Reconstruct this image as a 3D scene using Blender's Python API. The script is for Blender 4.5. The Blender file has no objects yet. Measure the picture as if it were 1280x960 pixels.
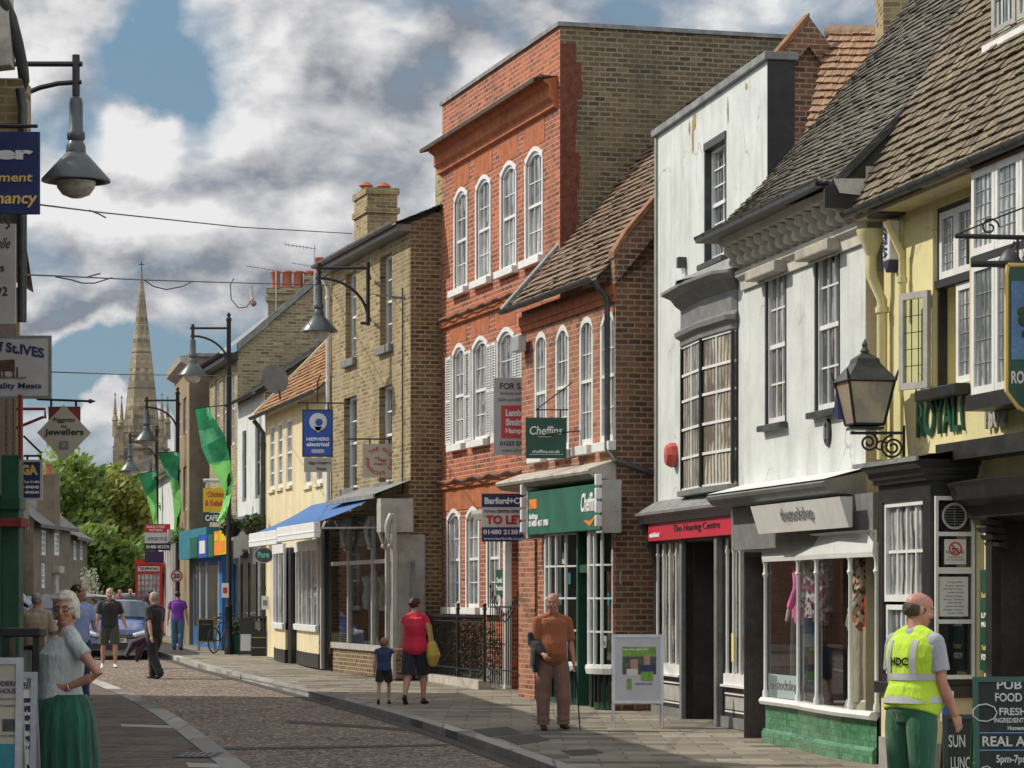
import bpy, bmesh, math, random
from mathutils import Vector, Matrix, noise
from mathutils.bvhtree import BVHTree
random.seed(11)
C = bpy.context.scene.collection
FP, CX, HY, CZ = 3520.0, 640.0, 745.0, 1.65     # focal length in photo pixels, principal column, horizon row, eye height

def G(Y):                                        # gentle rise of the street away from the camera
    Y = min(max(Y, 34.0), 112.0)
    return 0.0065*(Y-48.0)
def at(x, y, Y): return Vector(((x-CX)/FP*Y, Y, CZ+(HY-y)/FP*Y))
def gpt(x, y, dz=0.0):                           # ground point seen at a photo position
    lo, hi = 5.0, 400.0
    for _ in range(50):
        m = (lo+hi)/2
        if HY-(G(m)+dz-CZ)*FP/m > y: lo = m
        else: hi = m
    return Vector(((x-CX)/FP*lo, lo, G(lo)+dz))

# ------------------------------------------------------------------ materials
MATS = {}
def nodes(name):
    m = bpy.data.materials.new(name); m.use_nodes = True
    nt = m.node_tree; b = nt.nodes['Principled BSDF']
    return m, nt, b
def rgba(c): return (c[0], c[1], c[2], 1)
def mixc(nt, fac, a, b, blend='MIX'):
    n = nt.nodes.new('ShaderNodeMix'); n.data_type = 'RGBA'; n.blend_type = blend
    for s, v in ((n.inputs[0], fac), (n.inputs[6], a), (n.inputs[7], b)):
        if isinstance(v, (int, float)): s.default_value = v
        elif isinstance(v, tuple): s.default_value = rgba(v)
        else: nt.links.new(v, s)
    return n.outputs[2]
def ramp(nt, v, lo, hi):
    n = nt.nodes.new('ShaderNodeMapRange'); n.inputs[1].default_value = lo; n.inputs[2].default_value = hi
    nt.links.new(v, n.inputs[0]); return n.outputs[0]
def nz(nt, scale, detail=4, co=None, rough=.6, stretch=None):
    n = nt.nodes.new('ShaderNodeTexNoise'); n.inputs['Scale'].default_value = scale
    n.inputs['Detail'].default_value = detail; n.inputs['Roughness'].default_value = rough
    if co is not None:
        if stretch:
            mp = nt.nodes.new('ShaderNodeMapping'); mp.inputs['Scale'].default_value = stretch
            nt.links.new(co, mp.inputs['Vector']); co = mp.outputs[0]
        nt.links.new(co, n.inputs['Vector'])
    return n.outputs['Fac']
def coords(nt, kind='Object'):
    return nt.nodes.new('ShaderNodeTexCoord').outputs[kind]
def bump(nt, b, h, strength=.3, dist=.01):
    n = nt.nodes.new('ShaderNodeBump'); n.inputs['Strength'].default_value = strength
    n.inputs['Distance'].default_value = dist
    nt.links.new(h, n.inputs['Height']); nt.links.new(n.outputs[0], b.inputs['Normal'])
def M(name, col, rough=.6, var=.25, scale=3.0, bmp=.15, metal=0.0, dirt=None, dirtamt=.5, streak=False, coat=0, fine=0.0, cracks=False):
    if name in MATS: return MATS[name]
    m, nt, b = nodes(name); co = coords(nt)
    n1 = ramp(nt, nz(nt, scale, 5, co), .32, .68)
    c = mixc(nt, n1, tuple(v*(1-var) for v in col), tuple(min(1, v*(1+var)) for v in col))
    if cracks:
        wv = nt.nodes.new('ShaderNodeVectorMath'); wv.operation = 'MULTIPLY_ADD'; wv.inputs[1].default_value = (.5, .5, .5); n0 = nt.nodes.new('ShaderNodeTexNoise'); n0.inputs['Scale'].default_value = 2.5; n0.inputs['Detail'].default_value = 6
        nt.links.new(co, n0.inputs['Vector']); nt.links.new(n0.outputs['Color'], wv.inputs[0]); nt.links.new(co, wv.inputs[2])
        vo = nt.nodes.new('ShaderNodeTexVoronoi'); vo.feature = 'DISTANCE_TO_EDGE'; vo.inputs['Scale'].default_value = .55; nt.links.new(wv.outputs[0], vo.inputs['Vector'])
        k1 = nt.nodes.new('ShaderNodeMapRange'); k1.inputs[1].default_value = .009; k1.inputs[2].default_value = .0; nt.links.new(vo.outputs['Distance'], k1.inputs[0])
        k2 = nt.nodes.new('ShaderNodeMath'); k2.operation = 'MULTIPLY'; nt.links.new(k1.outputs[0], k2.inputs[0]); nt.links.new(ramp(nt, nz(nt, 1.1, 4, co), .5, .62), k2.inputs[1])
        c = mixc(nt, k2.outputs[0], c, tuple(v*.45 for v in col))
        k3 = ramp(nt, nz(nt, 5, 8, co, .8), .66, .72); c = mixc(nt, k3, c, tuple(v*.62 for v in (col[0], col[1]*.93, col[2]*.82)))
    if dirt:
        n2 = ramp(nt, nz(nt, scale*.6, 7, co, .7, (2.2, 2.2, .35) if streak else None), .5, .72)
        mm = nt.nodes.new('ShaderNodeMath'); mm.operation = 'MULTIPLY'; mm.inputs[1].default_value = dirtamt
        nt.links.new(n2, mm.inputs[0]); c = mixc(nt, mm.outputs[0], c, dirt)
    if var > .07:
        g_ = ramp(nt, nz(nt, 34, 6, co, .8), .36, .62); c = mixc(nt, g_, mixc(nt, min(.5, var*1.6), c, tuple(v*.35 for v in col)), c)
    nt.links.new(c, b.inputs['Base Color'])
    b.inputs['Roughness'].default_value = rough; b.inputs['Metallic'].default_value = metal
    if coat: b.inputs['Coat Weight'].default_value = coat
    if bmp: bump(nt, b, nz(nt, 60 if not fine else fine, 4, co), bmp, .006)
    MATS[name] = m; return m
def brick(name, c1, c2, mortar, w=.25, h=.083, patch=None, patchamt=.5, ms=.010, rough=.85, bmp=.5, soot=(.05,.045,.035), sootamt=.4):
    m, nt, b = nodes(name); uv = coords(nt, 'UV')
    wob = nt.nodes.new('ShaderNodeTexNoise'); wob.inputs['Scale'].default_value = 3.5; wob.inputs['Detail'].default_value = 3
    nt.links.new(uv, wob.inputs['Vector'])
    vm = nt.nodes.new('ShaderNodeVectorMath'); vm.operation = 'MULTIPLY_ADD'
    vm.inputs[1].default_value = (.02, .02, 0); nt.links.new(wob.outputs['Color'], vm.inputs[0]); nt.links.new(uv, vm.inputs[2])
    t = nt.nodes.new('ShaderNodeTexBrick'); t.inputs['Scale'].default_value = 1
    t.inputs['Brick Width'].default_value = w; t.inputs['Row Height'].default_value = h
    t.inputs['Mortar Size'].default_value = ms*1.25; t.inputs['Mortar Smooth'].default_value = .3; t.inputs['Bias'].default_value = -.1
    t.offset = .5
    t.inputs['Color1'].default_value = rgba(c1); t.inputs['Color2'].default_value = rgba(c2); t.inputs['Mortar'].default_value = rgba(mortar)
    nt.links.new(vm.outputs[0], t.inputs['Vector'])
    def mt(op, a_, b_=None, c_=None):
        n_ = nt.nodes.new('ShaderNodeMath'); n_.operation = op
        for i_, v_ in enumerate((a_, b_, c_)):
            if v_ is None: continue
            if isinstance(v_, (int, float)): n_.inputs[i_].default_value = v_
            else: nt.links.new(v_, n_.inputs[i_])
        return n_.outputs[0]
    sx = nt.nodes.new('ShaderNodeSeparateXYZ'); nt.links.new(vm.outputs[0], sx.inputs[0])
    row = mt('FLOOR', mt('DIVIDE', sx.outputs[1], h)); col = mt('FLOOR', mt('ADD', mt('DIVIDE', sx.outputs[0], w), mt('SUBTRACT', .5, mt('FRACT', mt('MULTIPLY', row, .5)))))
    cb = nt.nodes.new('ShaderNodeCombineXYZ'); nt.links.new(col, cb.inputs[0]); nt.links.new(row, cb.inputs[1])
    wn = nt.nodes.new('ShaderNodeTexWhiteNoise'); wn.noise_dimensions = '2D'; nt.links.new(cb.outputs[0], wn.inputs['Vector'])
    each = mixc(nt, ramp(nt, wn.outputs['Value'], .62, .95), t.outputs['Color'], tuple(v*.32 for v in c1)); each = mixc(nt, ramp(nt, wn.outputs['Value'], .16, .0), each, tuple(min(1, v*1.35) for v in c1))
    c = mixc(nt, t.outputs['Fac'], each, t.outputs['Color'])
    fine = ramp(nt, nz(nt, 7, 6, uv, .75), .35, .7)
    c = mixc(nt, fine, c, mixc(nt, .45, c, tuple(v*.45 for v in c1)))
    if patch:
        p = ramp(nt, nz(nt, .9, 6, uv, .65), .48, .62)
        mm = nt.nodes.new('ShaderNodeMath'); mm.operation = 'MULTIPLY'; mm.inputs[1].default_value = patchamt
        nt.links.new(p, mm.inputs[0]); c = mixc(nt, mm.outputs[0], c, patch)
    s = ramp(nt, nz(nt, .6, 8, uv, .7, (1.6, .5, 1)), .5, .75)
    mm = nt.nodes.new('ShaderNodeMath'); mm.operation = 'MULTIPLY'; mm.inputs[1].default_value = sootamt
    nt.links.new(s, mm.inputs[0]); c = mixc(nt, mm.outputs[0], c, soot)
    nt.links.new(c, b.inputs['Base Color']); b.inputs['Roughness'].default_value = rough
    inv = nt.nodes.new('ShaderNodeMath'); inv.operation = 'SUBTRACT'; inv.inputs[0].default_value = 1
    nt.links.new(t.outputs['Fac'], inv.inputs[1])
    ad = nt.nodes.new('ShaderNodeMath'); ad.operation = 'MULTIPLY_ADD'; ad.inputs[1].default_value = .4
    nt.links.new(nz(nt, 30, 4, uv), ad.inputs[0]); nt.links.new(inv.outputs[0], ad.inputs[2])
    bump(nt, b, ad.outputs[0], bmp, .012)
    MATS[name] = m; return m
def tilemat(name, c1, c2, lich, amt=.5, rough=.85):     # roof tiles: the per-tile 'tint' attribute picks the colour
    m, nt, b = nodes(name); co = coords(nt)
    a = nt.nodes.new('ShaderNodeAttribute'); a.attribute_name = 'tint'
    c = mixc(nt, a.outputs['Fac'], c1, c2)
    n2 = ramp(nt, nz(nt, 2.2, 8, co, .75), .46, .66)
    mm = nt.nodes.new('ShaderNodeMath'); mm.operation = 'MULTIPLY'; mm.inputs[1].default_value = amt
    nt.links.new(n2, mm.inputs[0]); c = mixc(nt, mm.outputs[0], c, lich)
    n3 = ramp(nt, nz(nt, 26, 4, co, .7), .35, .65)
    c = mixc(nt, n3, mixc(nt, .5, c, (.02, .018, .015)), c)
    nt.links.new(c, b.inputs['Base Color']); b.inputs['Roughness'].default_value = rough
    bump(nt, b, nz(nt, 40, 4, co), .4, .01)
    MATS[name] = m; return m
def glassmat(name, dark, light, mixamt=.5, rough=.04, coat=1.0):   # a pane in front of a dim room with net curtains
    m, nt, b = nodes(name); co = coords(nt)
    n = nt.nodes.new('ShaderNodeTexWave'); n.inputs['Scale'].default_value = 2.2; n.inputs['Distortion'].default_value = 5
    n.inputs['Detail'].default_value = 3; n.bands_direction = 'X'; nt.links.new(co, n.inputs['Vector'])
    big = ramp(nt, nz(nt, 1.1, 4, co), .42, .56)
    mm = nt.nodes.new('ShaderNodeMath'); mm.operation = 'MULTIPLY'
    nt.links.new(n.outputs['Fac'], mm.inputs[0]); nt.links.new(big, mm.inputs[1])
    m2 = nt.nodes.new('ShaderNodeMath'); m2.operation = 'MULTIPLY'; m2.inputs[1].default_value = mixamt
    nt.links.new(mm.outputs[0], m2.inputs[0])
    nt.links.new(mixc(nt, m2.outputs[0], dark, light), b.inputs['Base Color'])
    b.inputs['Roughness'].default_value = rough; b.inputs['Coat Weight'].default_value = coat; b.inputs['Specular IOR Level'].default_value = .5*coat; b.inputs['Coat Roughness'].default_value = .02
    bump(nt, b, nz(nt, 1.6, 2, co), .25, .03)
    MATS[name] = m; return m
def clearglass(name, tint=(.9,.95,.93), refl=.12):
    m, nt, b = nodes(name)
    out = nt.nodes['Material Output']; tr = nt.nodes.new('ShaderNodeBsdfTransparent'); tr.inputs[0].default_value = rgba(tint)
    gl = nt.nodes.new('ShaderNodeBsdfGlossy'); gl.inputs['Roughness'].default_value = .02
    lw = nt.nodes.new('ShaderNodeLayerWeight'); lw.inputs[0].default_value = .5
    ad = nt.nodes.new('ShaderNodeMath'); ad.operation = 'ADD'; ad.inputs[1].default_value = refl; ad.use_clamp = True
    pw = nt.nodes.new('ShaderNodeMath'); pw.operation = 'POWER'; pw.inputs[1].default_value = 5; nt.links.new(lw.outputs['Facing'], pw.inputs[0]); nt.links.new(pw.outputs[0], ad.inputs[0])
    mx = nt.nodes.new('ShaderNodeMixShader'); nt.links.new(ad.outputs[0], mx.inputs[0])
    nt.links.new(tr.outputs[0], mx.inputs[1]); nt.links.new(gl.outputs[0], mx.inputs[2]); nt.links.new(mx.outputs[0], out.inputs[0])
    MATS[name] = m; return m

# ------------------------------------------------------------------ mesh builder
class MB:
    def __init__(s): s.v = []; s.f = []; s.t = []; s.tint = 0.5
    def add(s, vs, fs):
        o = len(s.v); s.v += [Vector(p) for p in vs]
        for f in fs: s.f.append([i+o for i in f]); s.t.append(s.tint)
        return s
    def quad(s, a, b, c, d): return s.add([a, b, c, d], [(0, 1, 2, 3)])
    def poly(s, pts): return s.add(pts, [tuple(range(len(pts)))])
    def box(s, x0, x1, y0, y1, z0, z1):
        if x0 > x1: x0, x1 = x1, x0
        if y0 > y1: y0, y1 = y1, y0
        if z0 > z1: z0, z1 = z1, z0
        return s.add([(x0,y0,z0),(x1,y0,z0),(x1,y1,z0),(x0,y1,z0),(x0,y0,z1),(x1,y0,z1),(x1,y1,z1),(x0,y1,z1)],
              [(0,3,2,1),(4,5,6,7),(0,1,5,4),(1,2,6,5),(2,3,7,6),(3,0,4,7)])
    def prism(s, prof, x0, x1, axis='x'):          # profile of (y,z) points swept along x (or (x,z) along y, (x,y) along z)
        n = len(prof)
        def P(a, p):
            return (a, p[0], p[1]) if axis == 'x' else ((p[0], a, p[1]) if axis == 'y' else (p[0], p[1], a))
        vs = [P(x0, p) for p in prof]+[P(x1, p) for p in prof]
        fs = [(i, (i+1) % n, n+(i+1) % n, n+i) for i in range(n)]+[tuple(range(n))[::-1], tuple(range(n, 2*n))]
        return s.add(vs, fs)
    def strip(s, pts, y0z, closed=False):          # plan polyline [(x,y)], list of (offset_out, z) profile: a moulded band along it
        n = len(pts); nm = []
        for i in range(n):
            a = Vector(pts[max(i-1, 0)]); b = Vector(pts[min(i+1, n-1)]); d = (b-a).normalized(); nm.append(Vector((d.y, -d.x)))
        vs = []
        for (o, z) in y0z:
            for i in range(n): vs.append((pts[i][0]+nm[i].x*o, pts[i][1]+nm[i].y*o, z))
        fs = []
        for k in range(len(y0z)-1):
            for i in range(n-1): fs.append((k*n+i, k*n+i+1, (k+1)*n+i+1, (k+1)*n+i))
        for e in (0, n-1):
            c = [k*n+e for k in range(len(y0z))]
            if len(c) > 2: fs.append(tuple(c))
        return s.add(vs, fs)
    def tube(s, pts, r, n=8, cap=True, flat=1.0, side=None):
        pts = [Vector(p) for p in pts]; k = len(pts)
        rs = r if isinstance(r, (list, tuple)) else [r]*k
        up = None; base = len(s.v); vs = []
        for i in range(k):
            d = (pts[min(i+1, k-1)]-pts[max(i-1, 0)]).normalized()
            if up is None:
                ref = Vector(side) if side else (Vector((0,0,1)) if abs(d.z) < .9 else Vector((1,0,0)))
                up = (ref-d*ref.dot(d)).normalized()
            else: up = (up-d*up.dot(d)).normalized()
            w = d.cross(up)
            rr = rs[i]; ra, rb = rr if isinstance(rr, tuple) else (rr, rr*flat)
            for j in range(n):
                a = 2*math.pi*j/n; vs.append(pts[i]+up*(math.cos(a)*ra)+w*(math.sin(a)*rb))
        fs = []
        for i in range(k-1):
            for j in range(n): fs.append((i*n+j, i*n+(j+1) % n, (i+1)*n+(j+1) % n, (i+1)*n+j))
        if cap: fs += [tuple(range(n))[::-1], tuple(range((k-1)*n, k*n))]
        return s.add(vs, fs)
    def limb(s, pts, rads, n=14, side=None):       # tube with rounded ends, for bodies
        pts = [Vector(p) for p in pts]; R = [r if isinstance(r, tuple) else (r, r) for r in rads]
        d0 = (pts[0]-pts[1]).normalized(); d1 = (pts[-1]-pts[-2]).normalized()
        P = []; Q = []
        for a in (.05, .5, .85):
            m = min(R[0]); P.append(pts[0]+d0*m*math.cos(math.asin(a))); Q.append((R[0][0]*a, R[0][1]*a))
        P += pts; Q += R
        for a in (.85, .5, .05):
            m = min(R[-1]); P.append(pts[-1]+d1*m*math.cos(math.asin(a))); Q.append((R[-1][0]*a, R[-1][1]*a))
        return s.tube(P, Q, n, side=side)
    def ball(s, c, r, n=12, m=8, rot=None):
        rx, ry, rz = r if isinstance(r, tuple) else (r, r, r)
        vs = []; c = Vector(c)
        for i in range(m+1):
            t = math.pi*(i/m) if 0 < i < m else (.02 if i == 0 else math.pi-.02)
            for j in range(n):
                a = 2*math.pi*j/n
                p = Vector((math.sin(t)*math.cos(a)*rx, math.sin(t)*math.sin(a)*ry, -math.cos(t)*rz))
                if rot: p = rot @ p
                vs.append(c+p)
        fs = [(i*n+j, i*n+(j+1) % n, (i+1)*n+(j+1) % n, (i+1)*n+j) for i in range(m) for j in range(n)]
        fs += [tuple(range(n))[::-1], tuple(range(m*n, (m+1)*n))]
        return s.add(vs, fs)
    def lathe(s, prof, c, n=16, a0=0.0, a1=2*math.pi, axis='z', cap=True):   # profile of (r, z)
        vs = []; full = abs(a1-a0-2*math.pi) < 1e-6; cnt = n if full else n+1
        for (r, z) in prof:
            for j in range(cnt):
                a = a0+(a1-a0)*j/n
                if axis == 'z': vs.append((c[0]+r*math.cos(a), c[1]+r*math.sin(a), c[2]+z))
                elif axis == 'y': vs.append((c[0]+r*math.cos(a), c[1]+z, c[2]+r*math.sin(a)))
                else: vs.append((c[0]+z, c[1]+r*math.cos(a), c[2]+r*math.sin(a)))
        fs = []
        for i in range(len(prof)-1):
            for j in range(n if full else n): fs.append((i*cnt+j, i*cnt+(j+1) % cnt, (i+1)*cnt+(j+1) % cnt, (i+1)*cnt+j))
        if full and cap:
            if prof[0][0] > .001: fs.append(tuple(range(cnt))[::-1])
            if prof[-1][0] > .001: fs.append(tuple(range((len(prof)-1)*cnt, len(prof)*cnt)))
        return s.add(vs, fs)
    def mesh(s, name):
        me = bpy.data.meshes.new(name); me.from_pydata([tuple(v) for v in s.v], [], s.f)
        return me
    def build(s, name, m, parent=None, smooth=False, recalc=True, bevel=0, loc=None):
        me = s.mesh(name)
        if recalc:
            bm = bmesh.new(); bm.from_mesh(me); bmesh.ops.recalc_face_normals(bm, faces=bm.faces); bm.to_mesh(me); bm.free()
        me.update()
        uvl = me.uv_layers.new(name='UVMap'); Z = Vector((0,0,1))
        for p in me.polygons:
            nrm = p.normal
            t = Z.cross(nrm)
            if t.length < .02: t = Vector((1,0,0))
            t.normalize()
            if t.x < -.01 or (abs(t.x) <= .01 and t.y < 0): t = -t
            w = nrm.cross(t)
            if w.z < 0: w = -w
            for li in p.loop_indices:
                co = me.vertices[me.loops[li].vertex_index].co
                uvl.data[li].uv = (co.dot(t), co.dot(w))
        if any(abs(t-.5) > 1e-6 for t in s.t) and len(s.t) == len(me.polygons):
            at_ = me.attributes.new('tint', 'FLOAT', 'FACE')
            for i, t in enumerate(s.t): at_.data[i].value = t
        if smooth:
            for p in me.polygons: p.use_smooth = True
            if smooth != 'full':
                try: me.set_sharp_from_angle(angle=math.radians(40))
                except Exception: pass
        me.materials.append(m)
        o = bpy.data.objects.new(name, me); C.objects.link(o)
        if parent: o.parent = parent
        if loc: o.location = loc
        if bevel:
            b = o.modifiers.new('bevel', 'BEVEL'); b.width = bevel; b.segments = 2; b.limit_method = 'ANGLE'
        return o
def tag(o, label=None, cat=None, group=None, kind=None):
    if label: o['label'] = label
    if cat: o['category'] = cat
    if group: o['group'] = group
    if kind: o['kind'] = kind
    return o
def thing(name, label, cat, loc=(0,0,0), rz=0.0, group=None):
    o = bpy.data.objects.new(name, None); C.objects.link(o); o.location = loc; o.rotation_euler = (0, 0, rz)
    o.empty_display_size = .2
    return tag(o, label, cat, group)
def children(o): return [c for c in C.objects if c.parent == o]
def dup(root, loc=None, rz=None, label=None, scale=None):
    ch = {}
    for o in C.objects:
        if o.parent: ch.setdefault(o.parent.name, []).append(o)
    r = root.copy(); C.objects.link(r)
    if loc is not None: r.location = loc
    if rz is not None: r.rotation_euler = (0, 0, rz)
    if scale: r.scale = scale
    if label: r['label'] = label
    for c0 in ch.get(root.name, []):
        c = c0.copy(); C.objects.link(c); c.parent = r
        for g0 in ch.get(c0.name, []):
            g = g0.copy(); C.objects.link(g); g.parent = c
    return r
def textmesh(s, bold=0.0, extrude=.004):
    cu = bpy.data.curves.new('lettering', 'FONT'); cu.body = s; cu.offset = bold; cu.extrude = extrude; cu.resolution_u = 3
    cu.align_x = 'CENTER' if '\n' in s else 'LEFT'
    o = bpy.data.objects.new('lettering', cu); C.objects.link(o)
    bpy.context.view_layer.update()
    me = bpy.data.meshes.new_from_object(o.evaluated_get(bpy.context.evaluated_depsgraph_get()))
    bpy.data.objects.remove(o); bpy.data.curves.remove(cu)
    return me
def text(parent, s, x0, x1, z0, z1, y, m, bold=.02, shear=0.0, name='lettering', depth=.006, arc=0.0, face=-1, fn=None):
    me = textmesh(s, bold)      # fitted into the rectangle, facing -y
    xs = [v.co.x for v in me.vertices]; ys = [v.co.y for v in me.vertices]
    if not xs: return None
    ax, bx, ay, by = min(xs), max(xs), min(ys), max(ys)
    for v in me.vertices:
        u = (v.co.x-ax)/(bx-ax); w = (v.co.y-ay)/(by-ay) if by > ay else 0
        x = x0+(x1-x0)*u+shear*(w-.5)*(z1-z0); z = z0+(z1-z0)*w+arc*math.sin(math.pi*u)
        d = depth/2 if v.co.z > 0 else -depth/2
        p = Vector((x, y-d, z)) if face < 0 else Vector((x, y+d, z))
        if fn: p = fn(p)
        v.co = p
    me.materials.append(m); me.update()
    o = bpy.data.objects.new(name, me); C.objects.link(o)
    if parent: o.parent = parent
    return o
def ringtext(parent, s, cx, cz, r, size, y, m, a0=90, a1=-270, name='lettering'):   # letters set round a circle
    vs = []; fs = []
    n = len(s)
    for i, ch in enumerate(s):
        if ch == ' ': continue
        me = textmesh(ch, .02); xs = [v.co.x for v in me.vertices]; k = size/.7
        if not xs: continue
        mx = (min(xs)+max(xs))/2
        a = math.radians(a0+(a1-a0)*(i/n)); ca, sa = math.cos(a), math.sin(a); o = len(vs)
        for v in me.vertices:
            lx = (v.co.x-mx)*k; lz = v.co.y*k
            vs.append((cx+ca*(r+lz)+sa*lx, y+(-.003 if v.co.z > 0 else .002), cz+sa*(r+lz)-ca*lx))
        for p in me.polygons: fs.append([j+o for j in p.vertices])
    b = MB(); b.add(vs, fs); return b.build(name, m, parent, recalc=False)

# ------------------------------------------------------------------ facade frames
class Frame:
    def __init__(s, a, b, base=None):
        s.a = Vector((a[0], a[1])); s.b = Vector((b[0], b[1])); d = s.b-s.a; s.L = d.length; s.e = d/s.L
        s.n = Vector((-s.e.y, s.e.x)); s.rz = math.atan2(s.e.y, s.e.x)
        s.z = G((a[1]+b[1])/2) if base is None else base
    def loc(s): return (s.a.x, s.a.y, s.z)
    def px(s, x, y=745, off=0.0):                # photo position on the plane set 'off' inward -> (u, local z)
        rx = (x-CX)/FP; rz = (HY-y)/FP
        t = (s.a.dot(s.n)+off)/(rx*s.n.x+s.n.y)
        p = Vector((rx*t, t)); return (p-s.a).dot(s.e), CZ+rz*t-s.z
    def u(s, x, off=0.0): return s.px(x, 745, off)[0]
    def h(s, x, y, off=0.0): return s.px(x, y, off)[1]
def facade(mb, L, H, holes, y=0.0, reveal=.14, x0=0.0, z0=0.0, thick=None):
    """wall sheet at y (outward is -y) with rectangular or segment-arched openings and their reveals; holes: (xa,xb,za,zb,rise)"""
    xs = sorted(set([x0, x0+L]+[h[0] for h in holes]+[h[1] for h in holes])); zs = sorted(set([z0, H]+[h[2] for h in holes]+[h[3] for h in holes]))
    xs = [x for x in xs if x0-1e-6 <= x <= x0+L+1e-6]; zs = [z for z in zs if z0-1e-6 <= z <= H+1e-6]
    for i in range(len(xs)-1):
        for j in range(len(zs)-1):
            mx, mz = (xs[i]+xs[i+1])/2, (zs[j]+zs[j+1])/2
            if any(h[0] < mx < h[1] and h[2] < mz < h[3] for h in holes): continue
            mb.quad((xs[i],y,zs[j]),(xs[i+1],y,zs[j]),(xs[i+1],y,zs[j+1]),(xs[i],y,zs[j+1]))
    for h in holes:
        xa, xb, za, zb = h[:4]; r = h[4] if len(h) > 4 else 0; yr = y+reveal
        zs_ = zb-r
        mb.quad((xa,y,za),(xa,yr,za),(xa,yr,zs_),(xa,y,zs_)); mb.quad((xb,y,za),(xb,yr,za),(xb,yr,zs_),(xb,y,zs_))
        mb.quad((xa,y,za),(xb,y,za),(xb,yr,za),(xa,yr,za))
        if r <= 0: mb.quad((xa,y,zb),(xb,y,zb),(xb,yr,zb),(xa,yr,zb))
        else:
            n = 8; P = [(xa+(xb-xa)*k/n, zs_+r*math.sqrt(max(0, 1-(2*k/n-1)**2)) if r > .3*(xb-xa) else zs_+r*(1-(2*k/n-1)**2)) for k in range(n+1)]
            for k in range(n):
                (p, q), (p2, q2) = P[k], P[k+1]
                mb.quad((p,y,q),(p2,y,q2),(p2,y,zb),(p,y,zb)); mb.quad((p,y,q),(p2,y,q2),(p2,yr,q2),(p,yr,q))
def window(root, xa, xb, za, zb, y=0.0, cols=2, rows=2, rise=0.0, fw=.05, fr=None, gl=None, sill=None, sash=True, mid=None, set_=.10, surround=None, sillm=None, bar=.018, sillh=.08, sillo=.06, silld=.10, lead=None):
    """sash window set into an opening: 'window' (frame and bars) > pane, sill, surround"""
    f = MB(); yy = y+set_; n = 8
    def top(x):
        k = 2*(x-xa)/(xb-xa)-1
        return zb-rise+(rise*math.sqrt(max(0, 1-k*k)) if rise > .3*(xb-xa) else rise*(1-k*k))
    f.box(xa, xa+fw, yy-.03, yy+.05, za, zb-rise); f.box(xb-fw, xb, yy-.03, yy+.05, za, zb-rise); f.box(xa+fw, xb-fw, yy-.031, yy+.05, za, za+fw*1.4)
    if rise > 0:
        for k in range(n):
            p, q = xa+(xb-xa)*k/n, xa+(xb-xa)*(k+1)/n
            f.add([(p,yy-.03,top(p)),(q,yy-.03,top(q)),(q,yy-.03,top(q)-fw*1.2),(p,yy-.03,top(p)-fw*1.2),(p,yy+.05,top(p)),(q,yy+.05,top(q)),(q,yy+.05,top(q)-fw*1.2),(p,yy+.05,top(p)-fw*1.2)],
                  [(0,1,2,3),(0,1,5,4),(2,3,7,6)])
    else: f.box(xa+fw, xb-fw, yy-.031, yy+.05, zb-fw, zb)
    m_ = mid if mid is not None else (za+zb)/2
    if sash: f.box(xa+fw, xb-fw, yy-.02, yy+.05, m_-.025, m_+.025)
    for k in range(1, cols):
        x = xa+fw+(xb-xa-2*fw)*k/cols; f.box(x-bar/2, x+bar/2, yy-.004, yy+.03, za+fw, top(x)-.03)
    half = max(1, rows//2) if sash else rows
    segs = [(za+fw, m_-.025, half), (m_+.025, zb-rise*.5-fw, rows-half if sash else 0)] if sash else [(za+fw, zb-fw, rows)]
    for a, b, c in segs:
        for k in range(1, c):
            z = a+(b-a)*k/c; f.box(xa+fw, xb-fw, yy-.002, yy+.028, z-bar/2, z+bar/2)
    w = f.build('window', fr or MATS['white_paint'], root)
    g = MB(); g.poly([(xa, yy+.02, za), (xb, yy+.02, za), (xb, yy+.02, top(xb-1e-4))]+[(xb-(xb-xa)*k/n, yy+.02, top(xb-(xb-xa)*k/n)) for k in range(1, n)]+[(xa, yy+.02, top(xa+1e-4))])
    g.build('pane', gl or MATS['pane'], w, recalc=False)
    if sill:
        s = MB(); s.box(xa-sillo, xb+sillo, y-silld, y+set_-.032, za-sillh, za-.002); s.build('sill', sill, w, bevel=.008)
    if surround:
        s = MB(); sw = .07
        s.box(xa-sw, xa, y-.02, y+set_-.033, za, zb-rise); s.box(xb, xb+sw, y-.02, y+set_-.033, za, zb-rise)
        if rise > 0:
            for k in range(n):
                p, q = xa+(xb-xa)*k/n, xa+(xb-xa)*(k+1)/n; e = lambda x: x+(sw if x >= xb-1e-6 else (-sw if x <= xa+1e-6 else 0))
                P0 = [(p, top(p)-.002), (q, top(q)-.002), (e(q), top(q)+sw*1.1), (e(p), top(p)+sw*1.1)]
                s.add([(a, y-.02, b) for a, b in P0]+[(a, y+set_-.034, b) for a, b in P0], [(0,1,2,3),(0,1,5,4),(2,3,7,6),(1,2,6,5),(3,0,4,7)])
        else: s.box(xa-sw, xb+sw, y-.021, y+set_-.035, zb, zb+sw)
        s.build('surround', surround, w)
    return w
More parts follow.
